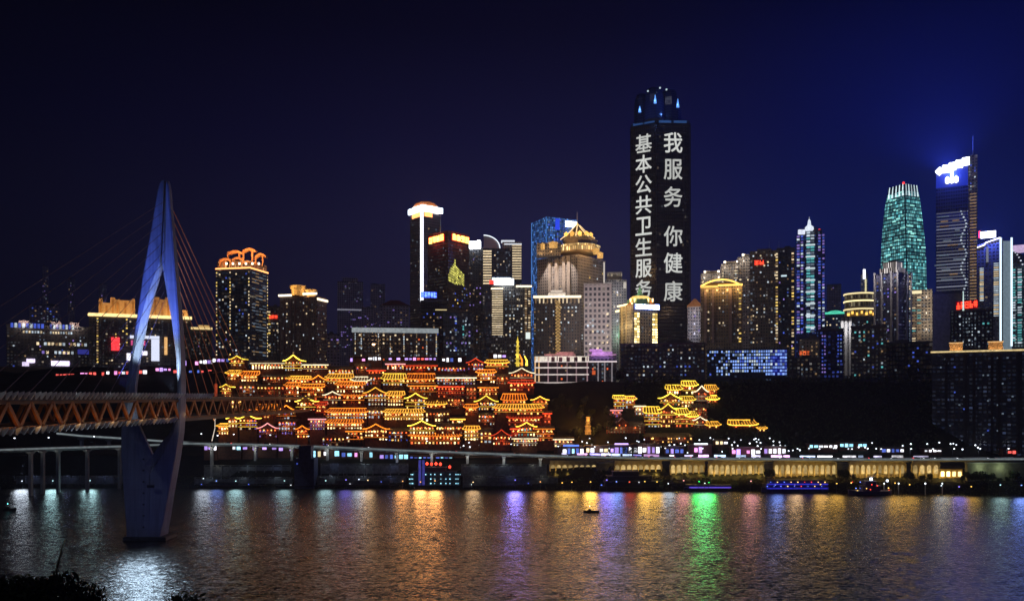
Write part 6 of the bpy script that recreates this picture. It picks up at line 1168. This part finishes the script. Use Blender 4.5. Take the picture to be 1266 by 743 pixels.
for k in range(4): mb = MB(); r = 2.8-.35*k; mb.lathe((p.x, p.y, p.z+3.4*k), [(r*.85, 0), (r*.8, 2.6), (r*1.15, 2.8), (r*.7, 3.38)], 8); mb.build('tier', em('stone_orange_lit', (1, .36, .05), .5, vary=.7), root)  # stand-in for an orange-lit column, its light put in as emission
# scattered small lamps on the slope: ball lamps on posts
bp = thing('globe_lamp', 'white globe lamp on a short post among the roadside shops', 'lamp', (0, 0, 0), 'globe lamps along the road'); mb = MB(); mb.tube([(0, 0, 0), (0, 0, 3.4)], .09, 5); mb.build('post', dark, bp); mb = MB(); mb.lathe((0, 0, 3.8), [(.15, -.5), (.55, -.2), (.55, .2), (.15, .5)], 8, smooth=True); mb.build('globe', em('globe_white', (.8, .88, 1), 2.6, 'NONE', vary=.5), bp)
k = 0
for px, y in [(R.uniform(690, 1000), R.uniform(541, 553)) for _ in range(46)]+[(R.uniform(1000, 1262), R.uniform(545, 556)) for _ in range(34)]+[(R.uniform(264, 690), R.uniform(538, 553)) for _ in range(70)]+[(R.uniform(690, 1000), R.uniform(552, 560)) for _ in range(30)]+[(R.uniform(60, 262), R.uniform(447, 468)) for _ in range(0)]:
    Yq = 603; 
    while Yq < 640 and ground_z(PX(px, Yq), Yq)+3.8 < PZ(y, Yq): Yq += 1
    p = Vector((PX(px, Yq), Yq, PZ(y, Yq)-3.8))
    if k == 0: bp.location = p; WL[bp.name] = p
    else: copy_tree(bp, p)
    k += 1
# --- cars on the viaduct
car_b = mat('car_paint_dark', (.06, .06, .08), .3, metal=.3)
def car_proto():
    root = thing('car', 'x', 'car', (0, 0, 0)); mb = MB(); mb.loft([[(-2.2, -.85, .35), (-2.2, .85, .35), (-2.2, .85, .85), (-2.2, -.85, .85)], [(-1.2, -.9, .3), (-1.2, .9, .3), (-1.2, .9, 1.0), (-1.2, -.9, 1.0)], [(1.3, -.9, .3), (1.3, .9, .3), (1.3, .9, .95), (1.3, -.9, .95)], [(2.2, -.8, .35), (2.2, .8, .35), (2.2, .8, .75), (2.2, -.8, .75)]]); mb.build('body', car_b, root)
    mb = MB(); mb.loft([[(-1.7, -.8, .95), (1.0, -.8, .95), (1.0, .8, .95), (-1.7, .8, .95)], [(-1.1, -.65, 1.5), (.3, -.65, 1.5), (.3, .65, 1.5), (-1.1, .65, 1.5)]]); mb.build('cabin', mat('car_glass', (.02, .02, .03), .1), root)
    for x in (-1.4, 1.4):
        for y in (-.85, .85): mb = MB(); mb.tube([(x, y-.12, .33), (x, y+.12, .33)], .33, 10); mb.build('wheel', mat('tyre', (.02, .02, .02), .9), root)
    for y in (-.6, .6):
        mb = MB(); mb.box((2.2, y, .6), (.15, .4, .25)); mb.build('headlight', em('headlight', (.95, .95, 1), 8, 'NONE'), root); mb = MB(); mb.box((-2.2, y, .7), (.15, .4, .25)); mb.build('tail_light', em('tail_light', (1, .05, .05), 5, 'NONE'), root)
    return root
cp = car_proto(); k = 0
for px in (560, 640, 705, 728, 752, 790, 806, 838, 858, 890, 918, 936, 968, 996, 1040, 1078, 1106, 1133, 1146, 1160, 1188, 1226, 282, 330, 402, 452):
    lane = R.choice((2.2, 5.2)); p = pos_on(px, lane); rz = 0 if lane > 4 else math.pi
    if k == 0: cp.location = p; cp.rotation_euler = (0, 0, rz); cp['label'] = 'small dark car with lights on driving along the viaduct'; cp['group'] = 'cars on the viaduct'; WL[cp.name] = p
    else: copy_tree(cp, p, rz)
    k += 1
# --- left bank: stall rows added, standing in for traffic lights on the hill road
for i, (px0, px1, y0, y1, cols, lab) in enumerate(((64, 92, 461, 466, 'r', 'dim row of red stall lights at the left hill road'), (94, 130, 459, 465, 'rrp', 'red stall row on the hill road under the low commercial block'), (131, 160, 457, 464, 'rwp', 'red and white stall row left of the pylon leg'), (160, 182, 456, 463, 'wpr', 'white-pink stall row seen through the pylon'), (182, 212, 453, 460, 'wpv', 'pink-white stall row seen between the pylon legs'), (226, 246, 444, 453, 'bvp', 'blue and violet stall row right of the pylon'), (246, 266, 443, 451, 'wbv', 'blue-white stall row beside the orange-crowned tower'), (214, 262, 456, 462, 'rb', 'dim red stall row on the slope right of the pylon'))):
    shop(lab, px0, px1, y0, y1, 690, cols, 'market stall', .55 if i not in (3, 4) else .9)
# dark water tower block and its like
p = P(376, 603, 578); root = thing('pumping_tower', 'tall plain dark blue pumping tower at the water edge', 'tower', p); w_ = 7.0
MB().prism([(p.x-w_, p.y), (p.x+w_, p.y), (p.x+w_, p.y+12), (p.x-w_, p.y+12)], -2, PZ(567, 578)).build('wall', mat('tower_blue_render', (.08, .10, .2), .7), root); MB().prism([(p.x-w_*.62, p.y+2), (p.x+w_*.62, p.y+2), (p.x+w_*.62, p.y+10), (p.x-w_*.62, p.y+10)], PZ(567.01, 578), PZ(551, 578)).build('upper_storey', mat('tower_blue_render', (.08, .10, .2), .7), root)
mb = MB(); mb.box((p.x-5, p.y-.3, PZ(573, 578)), (.8, .5, .8)); mb.build('lamp', E('bl'), root)

# --- terraced embankment walls and stairs under the viaduct
emb = mat('embankment_stone', (.17, .18, .19), .85, noise=.35, scale=.5)
for px0, px1, y0, y1, dy, lab in ((240, 362, 592, 601, 3, 'lowest embankment wall left of the pumping tower'), (252, 360, 577, 584, 11, 'upper embankment wall left of the pumping tower'), (392, 502, 590, 600, 3, 'lowest embankment wall behind the tyre barge'), (396, 505, 575, 583, 11, 'upper embankment wall behind the tyre barge'), (572, 690, 590, 600, 3, 'lowest embankment wall behind the long flat barge'), (570, 676, 576, 583, 11, 'upper embankment wall behind the long flat barge'), (20, 152, 590, 600, 3, 'embankment wall at the left of the pylon')):
    Y = toe(PX((px0+px1)/2, 580))+dy; x0, x1 = PX(px0, Y), PX(px1, Y); root = thing('embankment_wall', lab, 'wall', ((x0+x1)/2, Y, PZ(y1, Y)))
    MB().prism([(x0, Y), (x1, Y), (x1, Y+2.5), (x0, Y+2.5)], PZ(y1, Y)-3, PZ(y0, Y)).build('wall', emb, root)
    n = int((x1-x0)/6)
    for i in range(n+1): x = lerp(x0+.6, x1-.6, i/n); MB().prism([(x-.4, Y-.5), (x+.4, Y-.5), (x+.4, Y-.01), (x-.4, Y-.01)], PZ(y1, Y)-3, PZ(y0, Y)+1.3).build('pilaster', emb, root)
    MB().prism([(x0, Y-.35), (x1, Y-.35), (x1, Y-.25), (x0, Y-.25)], PZ(y0, Y)+1.0, PZ(y0, Y)+1.15).build('railing', palest, root)
    for i in range(3): lamp(root, 'POINT', (lerp(x0, x1, (i+.5)/3), Y-3, PZ(y0, Y)+2), 140, R.choice(((.7, .85, 1), (.9, .85, .7), (.4, .5, 1))), .4, name='wall_light')
# invented glowing tubes on the rear parapet, standing in for traffic light trails
k = 0; px = 694.0
while px < 1140:
    wpx = R.uniform(6, 20); c_, key_ = R.choice((((.75, .7, 1), 'lilac'), ((.95, .93, 1), 'white'), ((.4, .35, 1), 'violet'), ((.9, .5, 1), 'pink'), ((.55, .7, 1), 'sky'))); dim = .5 if px < 1030 else .25
    p = pos_on(px, 8.9); q = pos_on(px+wpx, 8.9); root = thing('parapet_panel', 'lilac-white light panel on the rear parapet of the viaduct', 'light panel', p, 'light panels on the viaduct parapet')
    mb = MB(); mb.tube([p+Vector((.3, 0, 1.5)), q+Vector((-.3, 0, 1.5))], R.uniform(.5, .95), 6); mb.build('panel', em('panel_%s_%d' % (key_, dim*100), c_, dim*3.4, vary=.6), root); mb = MB(); mb.tube([p+Vector((.6, 0, .6)), p+Vector((.6, 0, 1.5))], .1, 4); mb.build('bracket', dark, root)
    px += wpx+R.choice((0, 1, 2, 6, 12))
# --- boats
hullm = mat('hull_dark', (.035, .04, .05), .5); cabm = mat('cabin_grey', (.10, .11, .13), .6); hull_b = mat('hull_blue', (.04, .05, .22), .5)
def hull(mb, x0, x1, y, wd, z, h, mi=0):
    n = 8; L = x1-x0; sec = []
    for i in range(n+1):
        s = i/n; tw = 1-max(0, (abs(s-.5)-.34)/.16)**2*.85; sh = .25*h*(2*s-1)**4; hw = wd/2*tw
        sec.append([(x0+L*s, y-hw*.7, z-.5), (x0+L*s, y+hw*.7, z-.5), (x0+L*s, y+hw, z+h+sh), (x0+L*s, y-hw, z+h+sh)])
    mb.loft(sec, mi)
def barge(lab, px0, px1, y_wl, h, hm=hullm, decks=(), lights=(), masts=(), name='barge', cat='boat'):
    Y = CH*F/(y_wl-HY); x0, x1 = PX(px0, Y), PX(px1, Y); root = thing(name, lab, cat, ((x0+x1)/2, Y, 0)); L = x1-x0; wd = min(10, L*.3); yc = Y+wd/2
    mb = MB(); hull(mb, x0, x1, yc, wd, 0, h); mb.build('hull', hm, root); z = h
    for s0, s1, hh, m in decks:
        mb = MB(); mb.prism([(x0+L*s0, yc-wd*.36), (x0+L*s1, yc-wd*.36), (x0+L*s1, yc+wd*.36), (x0+L*s0, yc+wd*.36)], z, z+hh-.3); mb.build('deckhouse', m, root)
        mb = MB(); mb.prism([(x0+L*s0-.5, yc-wd*.42), (x0+L*s1+.5, yc-wd*.42), (x0+L*s1+.5, yc+wd*.42), (x0+L*s0-.5, yc+wd*.42)], z+hh-.298, z+hh); mb.build('deck', cabm, root); z += hh
    for s, zz, sz, mt in lights: mb = MB(); mb.box((x0+L*s, yc-wd*.5, zz), (sz, .4, sz)); mb.build('lamp', mt, root)
    for s, hh in masts: mb = MB(); mb.tube([(x0+L*s, yc, z), (x0+L*s, yc, z+hh)], .12, 5); mb.build('mast', mat('mast_pale', (.5, .5, .5)), root)
    return root, x0, x1, yc, wd
ld = em('boat_lamp_cyan', (.35, .8, 1), 2.2, 'NONE', vary=.6); lb_ = em('boat_lamp_blue', (.12, .2, 1), 2, 'NONE', vary=.4); lw_ = em('boat_lamp_white', (.85, .92, 1), 3, 'NONE', vary=.4); lr_ = em('boat_lamp_red', (1, .06, .03), 2.5, 'NONE', vary=.3)
barge('low dark barge with tyre fenders moored left of the lantern boat', 404, 500, 603, 2.2, decks=((.1, .8, 3, cabm),), lights=((.3, 3, .5, lw_), (.7, 4.5, .5, lb_)), masts=((.2, 6), (.5, 9)))
r_, x0, x1, yc, wd = barge('multi-deck cruise boat with red lanterns and cyan dots along its sides', 505, 570, 604, 2.4, decks=((.02, .98, 3.4, cabm), (.04, .96, 3.2, cabm), (.08, .9, 3.2, cabm), (.2, .7, 3, cabm)), masts=((.5, 5),), name='cruise_boat')
for z_ in (3.8, 7, 10.2):
    for s in [0, .03, .06, .32, .42, .5, .62, .72, .8, .92, .96, 1]:
        if R.random() < .75: mb = MB(); mb.box((lerp(x0, x1, s*.96+.02), yc-wd*.46, z_), (.7, .4, .6)); mb.build('lamp', ld, r_)
for px, y in ((528, 573), (533.5, 573.5), (539, 573), (544.5, 573.5), (556, 577)): lantern(r_, P(px, y, yc-wd*.5), lr_, 1.1)
for px in (519, 523.5): mb = MB(); q = P(px, 584, yc-wd*.52); mb.box(q, (1.8, .3, 18)); mb.build('blue_banner', em('banner_indigo', (.12, .12, .7), .28, vary=.4), r_)
barge('long flat dark barge right of the lantern boat', 574, 662, 604, 2, decks=((.3, .95, 3, cabm),), lights=((.1, 3, .4, lw_), (.9, 4, .4, lb_)), masts=((.25, 5),))
barge('dark pontoon at the waterline below the pumping tower', 240, 330, 603, 1.6, decks=((.2, .6, 2.6, cabm),), lights=((.1, 2.6, .5, lb_), (.75, 2.6, .5, lb_)))
barge('small dark pontoon between the pumping tower and the tyre barge', 338, 392, 603.5, 1.6, decks=((.5, .9, 2.4, cabm),), lights=((.4, 2.4, .4, lw_),))
barge('black ferry with an unlit tall cabin below the second arch wall', 742, 822, 606.5, 2.6, decks=((.08, .92, 4, hullm), (.12, .8, 3.6, hullm), (.2, .6, 3.2, hullm)), lights=((.02, 4, .7, lb_), (.6, 6, .5, lw_)), masts=((.5, 6),), name='ferry')
r_, x0, x1, yc, wd = barge('low violet-lit pleasure boat above the green reflection', 848, 908, 607, 1.8, hull_b, decks=((.05, .95, 2.4, hull_b),), name='pleasure_boat')
mb = MB(); mb.box(((x0+x1)/2, yc-wd*.52, 2.6), ((x1-x0)*.86, .3, .7)); mb.build('light_band', em('band_violet', (.22, .12, 1), .9, vary=.3), r_)
r_, x0, x1, yc, wd = barge('royal blue lit passenger ship with rows of orange deck lamps', 944, 1028, 609, 2.8, hull_b, decks=((.04, .96, 3, hull_b), (.1, .9, 2.8, hull_b)), masts=((.2, 5), (.6, 5)), name='passenger_ship')
for k in range(18):
    mb = MB(); mb.box((lerp(x0, x1, .06+.05*k), yc-wd*.44, 4.4+2.9*(k % 2)), (.6, .4, .5)); mb.build('lamp', R.choice((lr_, lantern_y, lb_)), r_)
for z_, e_ in ((3.0, 1), (5.9, .8)): mb = MB(); mb.box(((x0+x1)/2, yc-wd*.5, z_), ((x1-x0)*.9, .3, .8)); mb.build('light_band', em('band_royal', (.05, .05, 1), .4, vary=.4), r_)
r_, x0, x1, yc, wd = barge('blue workboat with a lattice crane and two white floodlights', 1052, 1106, 612, 2.6, hull_b, decks=((.3, .7, 3.6, hull_b), (.36, .6, 3, hull_b)), name='crane_boat')
mb = MB(); mb.tube([(lerp(x0, x1, .5), yc, 9), (lerp(x0, x1, .62), yc-2, 15)], .3, 5); mb.tube([(lerp(x0, x1, .3), yc, 9), (lerp(x0, x1, .62), yc-2, 15)], .22, 5); mb.tube([(lerp(x0, x1, .62), yc-2, 15), (lerp(x0, x1, .98), yc-2, 12.5)], .22, 5); mb.build('crane', cabm, r_)
for px, y, e_ in ((1077, 592, 1.6), (1097, 594, 1.2)): mb = MB(); mb.box(P(px, y, yc-3), (e_, .6, e_)); mb.build('floodlight', em('flood_cool', (.6, .75, 1), 6), r_)
for k in range(12): mb = MB(); mb.box((lerp(x0, x1, R.random()), yc-wd*.5, R.uniform(2.6, 9)), (.5, .4, .5)); mb.build('lamp', R.choice((lb_, lr_, lantern_y)), r_)
for px, lab in ((1093, 'pale mooring post right of the crane boat floodlights'), (1111, 'pale mooring post nearest the sixth arch wall end'), (1144, 'lone pale mooring post in dark water'), (1165, 'pale mooring post with blue tint below the kiosk')):
    Y = CH*F/(611-HY); p = P(px, 611, Y); root = thing('mooring_post', lab, 'post', p); mb = MB(); mb.tube([(p.x, p.y, -1), (p.x, p.y, 7)], .35, 7); mb.build('post', mat('mast_pale', (.5, .5, .5)), root); mb = MB(); mb.lathe((p.x, p.y, 7), [(.4, 0), (.5, .4), (.1, .9)], 7); mb.build('lamp', lw_, root)
def small_boat(lab, px0, px1, y, lampm, side):
    Y = CH*F/(y-HY); x0, x1 = PX(px0, Y), PX(px1, Y); root = thing('fishing_boat', lab, 'boat', ((x0+x1)/2, Y, 0)); mb = MB(); hull(mb, x0, x1, Y, 1.9, .15, .8); mb.build('hull', mat('hull_black', (.012, .012, .014), .7), root)
    xm = lerp(x0, x1, side); mb = MB(); mb.prism([(xm-1.1, Y-.5), (xm+1.1, Y-.5), (xm+1.1, Y+.5), (xm-1.1, Y+.5)], .9, 1.9, top=[(xm-.8, Y-.4), (xm+.8, Y-.4), (xm+.8, Y+.4), (xm-.8, Y+.4)]); mb.build('canopy', mat('hull_black', (.012, .012, .014), .7), root)
    mb = MB(); mb.tube([(xm, Y, 1.9), (xm, Y, 3.4)], .07, 5); mb.build('mast', cabm, root); mb = MB(); mb.lathe((xm, Y, 3.5), [(.1, -.2), (.28, 0), (.1, .25)], 6); mb.build('lamp', lampm, root)
small_boat('small black fishing boat with a white masthead light in mid-river', 721, 741, 633, lw_, .4)
small_boat('small black fishing boat with a cyan lamp near the bridge', 4, 20, 630, em('lamp_cyan', (.2, .9, 1), 4, 'NONE'), .35)

# --- quay lamps whose light falls on the river
qp_c = {}
def quay(px, col, e, lab, rad_=5, spread=150, h=5.5, y_wl=None):
    x_ = PX(px, 570); Y = toe(x_)-4.5; x_ = PX(px, Y); root = thing('quay_lamp', lab, 'lamp', (x_, Y, 0)); mb = MB(); mb.tube([(x_, Y, -1.5), (x_, Y, h)], .16, 6); mb.build('post', dark, root)
    mb = MB(); mb.box((x_, Y-.35, h+.2), (1.1, .8, .8)); hd = mb.build('lamp_head', dark, root)
    mb = MB(); mb.box((x_, Y-.77, h+.2), (.8, .06, .5)); mb.build('lens', em('quay_%s' % '_'.join('%d' % (c*100) for c in col), col, 3, 'NONE'), hd)
    lamp(root, 'SPOT', (x_, Y-1.6, h+.2), e, col, rad_, (x_*.55, 200, -40), rad(spread), .5, name='quay_light')
QC = dict(o=(1, .42, .12), y=(1, .55, .10), v=(.28, .22, 1), b=(.22, .35, 1), g=(.04, 1, .16), w=(.75, .85, 1), p=(1, .4, .45), r=(1, .12, .06), k=(1, .62, .3), c=(.45, .75, .8))
NQ = 6000
for px, c, e, lab in ((28, 'w', .8, 'white quay lamp at the far left bank'), (66, 'c', .95, 'pale cyan quay lamp left of the bridge pylon'), (112, 'c', .95, 'pale cyan quay lamp just left of the pylon'), (252, 'w', .45, 'white quay lamp just right of the pylon'), (268, 'b', .25, 'blue quay lamp at the first pontoon'), (292, 'c', .5, 'pale cyan quay lamp beside the first pontoon'),
  (352, 'c', .35, 'pale quay lamp left of the pumping tower'), (403, 'c', .45, 'pale quay lamp right of the pumping tower'), (428, 'v', .25, 'violet quay lamp at the tyre barge'), (444, 'w', .3, 'white quay lamp at the middle of the tyre barge'), (455, 'k', .5, 'peach quay lamp at the tyre barge'), (498, 'o', 1.1, 'orange quay lamp left of the cruise boat'), (520, 'o', 2., 'orange quay lamp below the red lanterns'), (538, 'o', 2., 'bright orange quay lamp below the red lanterns'), (585, 'k', .4, 'peach quay lamp right of the cruise boat'),
  (637, 'v', 2.2, 'bright violet quay lamp at the long flat barge'), (668, 'o', .45, 'orange quay lamp right of the bright violet one'), (695, 'y', .55, 'amber quay lamp at the first arch wall'), (707, 'y', .5, 'second amber quay lamp at the first arch wall'), (730, 'y', 1.8, 'amber quay lamp behind the mid-river fishing boat'), (750, 'v', 1.3, 'violet quay lamp left of the black ferry'), (762, 'b', .8, 'blue quay lamp left of the black ferry'), (778, 'r', .2, 'red quay lamp before the black ferry'),
  (797, 'y', 1.3, 'amber quay lamp before the black ferry'), (812, 'y', .7, 'amber quay lamp at the right end of the black ferry'), (826, 'w', .35, 'white quay lamp right of the black ferry'), (845, 'p', .5, 'pink quay lamp left of the violet-lit boat'), (864, 'g', 1.25, 'green quay lamp at the left of the green pair'), (876, 'g', 1.25, 'green quay lamp at the right of the green pair'), (871, 'w', .22, 'white quay lamp between the green pair'), (928, 'p', .5, 'pink quay lamp left of the blue passenger ship'), (958, 'b', .8, 'blue quay lamp at the blue passenger ship'), (982, 'k', .5, 'peach quay lamp at the blue passenger ship'),
  (1014, 'y', .8, 'amber quay lamp right part of the blue passenger ship'), (1034, 'y', .7, 'amber quay lamp right of the blue passenger ship'), (1077, 'b', .6, 'blue quay lamp at the crane boat'), (1106, 'y', .6, 'amber quay lamp right of the crane boat'), (1124, 'y', .5, 'amber quay lamp below the sixth arch wall'), (1163, 'w', .3, 'white quay lamp below the kiosk'), (1185, 'v', .5, 'violet quay lamp right of the kiosk'), (1200, 'y', .35, 'amber quay lamp at the tall dim wall'), (1236, 'c', .3, 'pale quay lamp at the far right bank'), (1262, 'b', .9, 'blue quay lamp at the edge of the far right bank'), (1300, 'b', 1.2, 'blue quay lamp beyond the far right bank')):
    quay(px, QC[c], e*NQ*(.6 if 1000 < px < 1230 else 1), lab, h=6+R.uniform(-1, 1.5))

# --- trees, woods, foreground shrub
leaf_m = mat('leaf_dark_green', (.03, .045, .02), .7, noise=.5, scale=.8); bark = mat('bark', (.06, .045, .03), .9)
def crown_mesh(rng, rx, rz_, n, s):
    mb = MB(); cl = []
    for k in range(9): a = rng.uniform(0, 6.28); e = rng.uniform(-.5, 1); cl.append((Vector((math.cos(a)*rx*.55*rng.random()**.5, math.sin(a)*rx*.55*rng.random()**.5, e*rz_*.55)), rng.uniform(.35, .6)*rx))
    for k in range(n):
        c, r = rng.choice(cl); d = Vector((rng.gauss(0, 1), rng.gauss(0, 1), rng.gauss(0, 1))).normalized()*r*rng.uniform(.6, 1.05); p = c+d
        a = Vector((rng.gauss(0, 1), rng.gauss(0, 1), rng.gauss(0, 1))).normalized(); b_ = a.cross(Vector((rng.gauss(0, 1), rng.gauss(0, 1), rng.gauss(0, 1)))).normalized(); q = s*rng.uniform(.6, 1.3)
        mb.face([p-a*q, p+b_*q*.45, p+a*q, p-b_*q*.45])
    return mb
def tree_proto(rx, h, n, s):
    root = thing('tree', 'x', 'tree', (0, 0, 0)); mb = MB(); mb.tube([(0, 0, -.5), (.1, 0, h*.3), (-.05, .1, h*.62)], .32, 7, r1=.12)
    for a in (0.4, 2.2, 4.3): mb.tube([(0, 0, h*.35), (math.cos(a)*rx*.3, math.sin(a)*rx*.3, h*.55), (math.cos(a)*rx*.5, math.sin(a)*rx*.5, h*.7)], .14, 5, r1=.04)
    mb.build('trunk', bark, root); cm_ = crown_mesh(R, rx, h*.5, n, s); cm_.v = [v+Vector((0, 0, h*.66)) for v in cm_.v]; cm_.build('crown', leaf_m, root); return root
protos = [tree_proto(4, 9, 420, .7), tree_proto(3, 8, 360, .65), tree_proto(5, 8, 520, .75)]
def plant(lst, lab, grp):
    for px, Y, sc in lst:
        x = PX(px, Y); p = Vector((x, Y, ground_z(x, Y)-.2)); i = R.randrange(3); s = sc*R.uniform(.85, 1.2)
        if used[i]: copy_tree(protos[i], p, R.uniform(0, 6.28), (s, s, s*R.uniform(.9, 1.15)), lab, grp)
        else: o = protos[i]; o.location = p; o['label'] = lab; o['group'] = grp; used[i] = True
used = [False]*3
plant([(R.uniform(684, 758), R.uniform(604, 636), .85) for _ in range(22)], 'dark leafy tree on the slope between the golden halls and the eastern cluster', 'trees right of the golden halls')
for px, y, e in ((727, 520, 9000), (722, 512, 6000), (739, 522, 3000), (726, 540, 2500), (716, 520, 2200)): 
    Yq = 616; lamp(None, 'POINT', P(px, y, Yq-10), e, (1, .38, .05), .8, name='tree_light')
plant([(R.uniform(760, 900), R.uniform(599, 604), .6) for _ in range(14)], 'dark street tree behind the roadside shops', 'street trees behind the shops')
plant([(px, toe(PX(px, 570))+R.uniform(10, 13), R.uniform(.5, .8)) for px in [742+R.uniform(-4, 14) for _ in range(5)]+[950, 955, 1038, 1044, 1048, 1056, 1120, 1128, 1140, 1150, 1196, 1202, 1214, 1222, 1236, 1246, 1258, 820, 824, 872, 690, 684, 1190, 1206, 1228, 1252]], 'low dark tree on the bank below the lit arches', 'bank trees by the arches')
plant([(px, R.uniform(700, 720), 1.2) for px in [R.uniform(560, 600) for _ in range(6)]+[R.uniform(1128, 1152) for _ in range(6)]+[R.uniform(758, 770) for _ in range(4)]], 'dark tree on the plateau edge among the towers', 'trees on the plateau edge')
# wooded black slope right of the eastern cluster: too dense to count
mb = MB()
for k in range(5200):
    px = R.uniform(770, 1160); Y = R.uniform(606, 668); x = PX(px, Y); z = ground_z(x, Y)+R.uniform(0, 3.5)
    if px < 890 and Y < 632 and R.random() < .85: continue
    p = Vector((x, Y, z)); a = Vector((R.gauss(0, 1), R.gauss(0, 1), R.gauss(0, .7))).normalized(); b_ = a.cross(Vector((R.gauss(0, 1), R.gauss(0, 1), R.gauss(0, 1)))).normalized(); q = R.uniform(.8, 1.7); mb.face([p-a*q, p+b_*q*.6, p+a*q, p-b_*q*.6])
mb.build('hillside_woods', leaf_m, kind='stuff')
mb = MB()
for k in range(4200):
    px = R.uniform(-20, 1290); t_ = toe(PX(px, 570)); Y = t_+R.uniform(-1, 12); x = PX(px, Y); z = ground_z(x, Y)+R.uniform(0, .9)
    p = Vector((x, Y, z)); a = Vector((R.gauss(0, 1), R.gauss(0, 1), R.gauss(0, .7))).normalized(); b_ = a.cross(Vector((R.gauss(0, 1), R.gauss(0, 1), R.gauss(0, 1)))).normalized(); q = R.uniform(.4, .9); mb.face([p-a*q, p+b_*q*.5, p+a*q, p-b_*q*.5])
mb.build('bank_undergrowth', mat('undergrowth', (.07, .08, .03), .8, noise=.5, scale=.8), kind='stuff')
def shrub(lab, Y, outline, n, seed, s=.16):
    rg = random.Random(seed); px0, px1 = outline[0][0], outline[-1][0]; c = P((px0+px1)/2, 750, Y); root = thing('shrub', lab, 'shrub', c)
    mb = MB(); st = MB()
    for k in range(n):
        px = rg.uniform(px0, px1); top = pw(px, outline)+(rg.random()**2)*6-rg.random()**5*7; y = rg.uniform(top, 800) if rg.random() < .5 else top+rg.random()*22; yy = Y+rg.uniform(-1.6, 1.6); p = P(px, y, Y); p.y = yy
        a = Vector((rg.gauss(0, .6), rg.gauss(0, .6), rg.gauss(.4, .8))).normalized(); b_ = a.cross(Vector((rg.gauss(0, 1), rg.gauss(0, 1), rg.gauss(0, 1)))).normalized(); q = s*rg.uniform(.6, 1.4); mb.face([p-a*q, p+b_*q*.35, p+a*q, p-b_*q*.35])
    for k in range(14):
        px = rg.uniform(px0, px1); p0 = P(px, 800, Y); p1 = P(px+rg.uniform(-8, 8), pw(px, outline)+4, Y); st.tube([p0, p0.lerp(p1, .5)+Vector((rg.uniform(-.1, .1), 0, 0)), p1], .04, 5, r1=.012)
    mb.build('foliage', mat('leaf_black_green', (.03, .04, .02), .8, noise=.5), root); st.build('stem', bark, root); return root
shrub('black leafy shrub in the near left corner', 34, [(-20, 719), (20, 722), (40, 719), (66, 715), (84, 730), (100, 732), (110, 742), (116, 754)], 4200, 3)
shrub('small black shrub tip at the bottom right of the pylon reflection', 34, [(196, 752), (204, 742), (214, 740), (226, 739), (236, 738), (244, 752)], 500, 5)
c = P(72, 750, 33.5); root = thing('reed_stalk', 'single tall thin feathery reed rising above the near left shrub', 'plant', c); st = MB(); pts = [P(66, 780, 33.5), P(68, 730, 33.5), P(71, 700, 33.5), P(76, 680, 33.5), P(81, 666, 33.5)]; st.tube(pts, .05, 6, r1=.012); st.build('stem', bark, root)
mb = MB()
for k in range(420):
    i = R.randrange(4); p = pts[i].lerp(pts[i+1], R.random()); fr = max(0, (p.z-pts[0].z)/(pts[-1].z-pts[0].z)); a = Vector((R.gauss(0, .7), R.gauss(0, .5), R.uniform(.2, 1))).normalized(); b_ = a.cross(Vector((R.gauss(0, 1), R.gauss(0, 1), 0))).normalized(); q = .17*(1.1-fr); p = p+Vector((R.gauss(0, .06), R.gauss(0, .06), 0)); mb.face([p, p+a*q*.5+b_*q*.15, p+a*q, p+a*q*.5-b_*q*.15])
mb.build('leaves', mat('leaf_brown', (.06, .04, .025), .8), root)
# bare white-lit tree at the bridge end of the halls
p = P(262, 545, 603); root = thing('wrapped_tree', 'bare tree wound with white lights at the bridge end of the golden halls', 'tree', p); wl2 = em('tree_wrap_white', (1, .85, .7), .9, 'NONE', vary=.4)
q = P(266, 514, 603); mb = MB(); mb.tube([p, p.lerp(q, .5)+Vector((1, 0, 0)), q], .3, 6, r1=.2); mb.build('trunk', wl2, root)
for dx, dy in ((-8, -6), (6, -5), (-4, -2), (3, -9)): mb = MB(); mb.tube([p.lerp(q, .8), P(266+dx, 514+dy, 603)], .2, 5, r1=.08); mb.build('branch', wl2 if dx > 0 else em('tree_wrap_orange', (1, .35, .1), 1.1, 'NONE'), root)
p = P(267, 495, 626); root = thing('pylon_mast', 'thin red-lit lattice mast left of the golden halls', 'mast', p); mb = MB(); mb.tube([p, P(267, 458, 626)], .35, 4); mb.build('post', mat('mast_brown', (.3, .12, .06)), root); mb = MB(); mb.tube([P(262, 461, 626), P(276, 459.5, 626)], .2, 4); mb.build('arm', mat('mast_brown', (.3, .12, .06)), root); mb = MB(); mb.box(P(267, 484, 625), (2, .6, 12)); mb.build('banner', em('banner_red', (1, .12, .04), .5, vary=.4), root)
lamp(root, 'POINT', P(267, 478, 620), 900, (1, .3, .1), .5, name='mast_light')
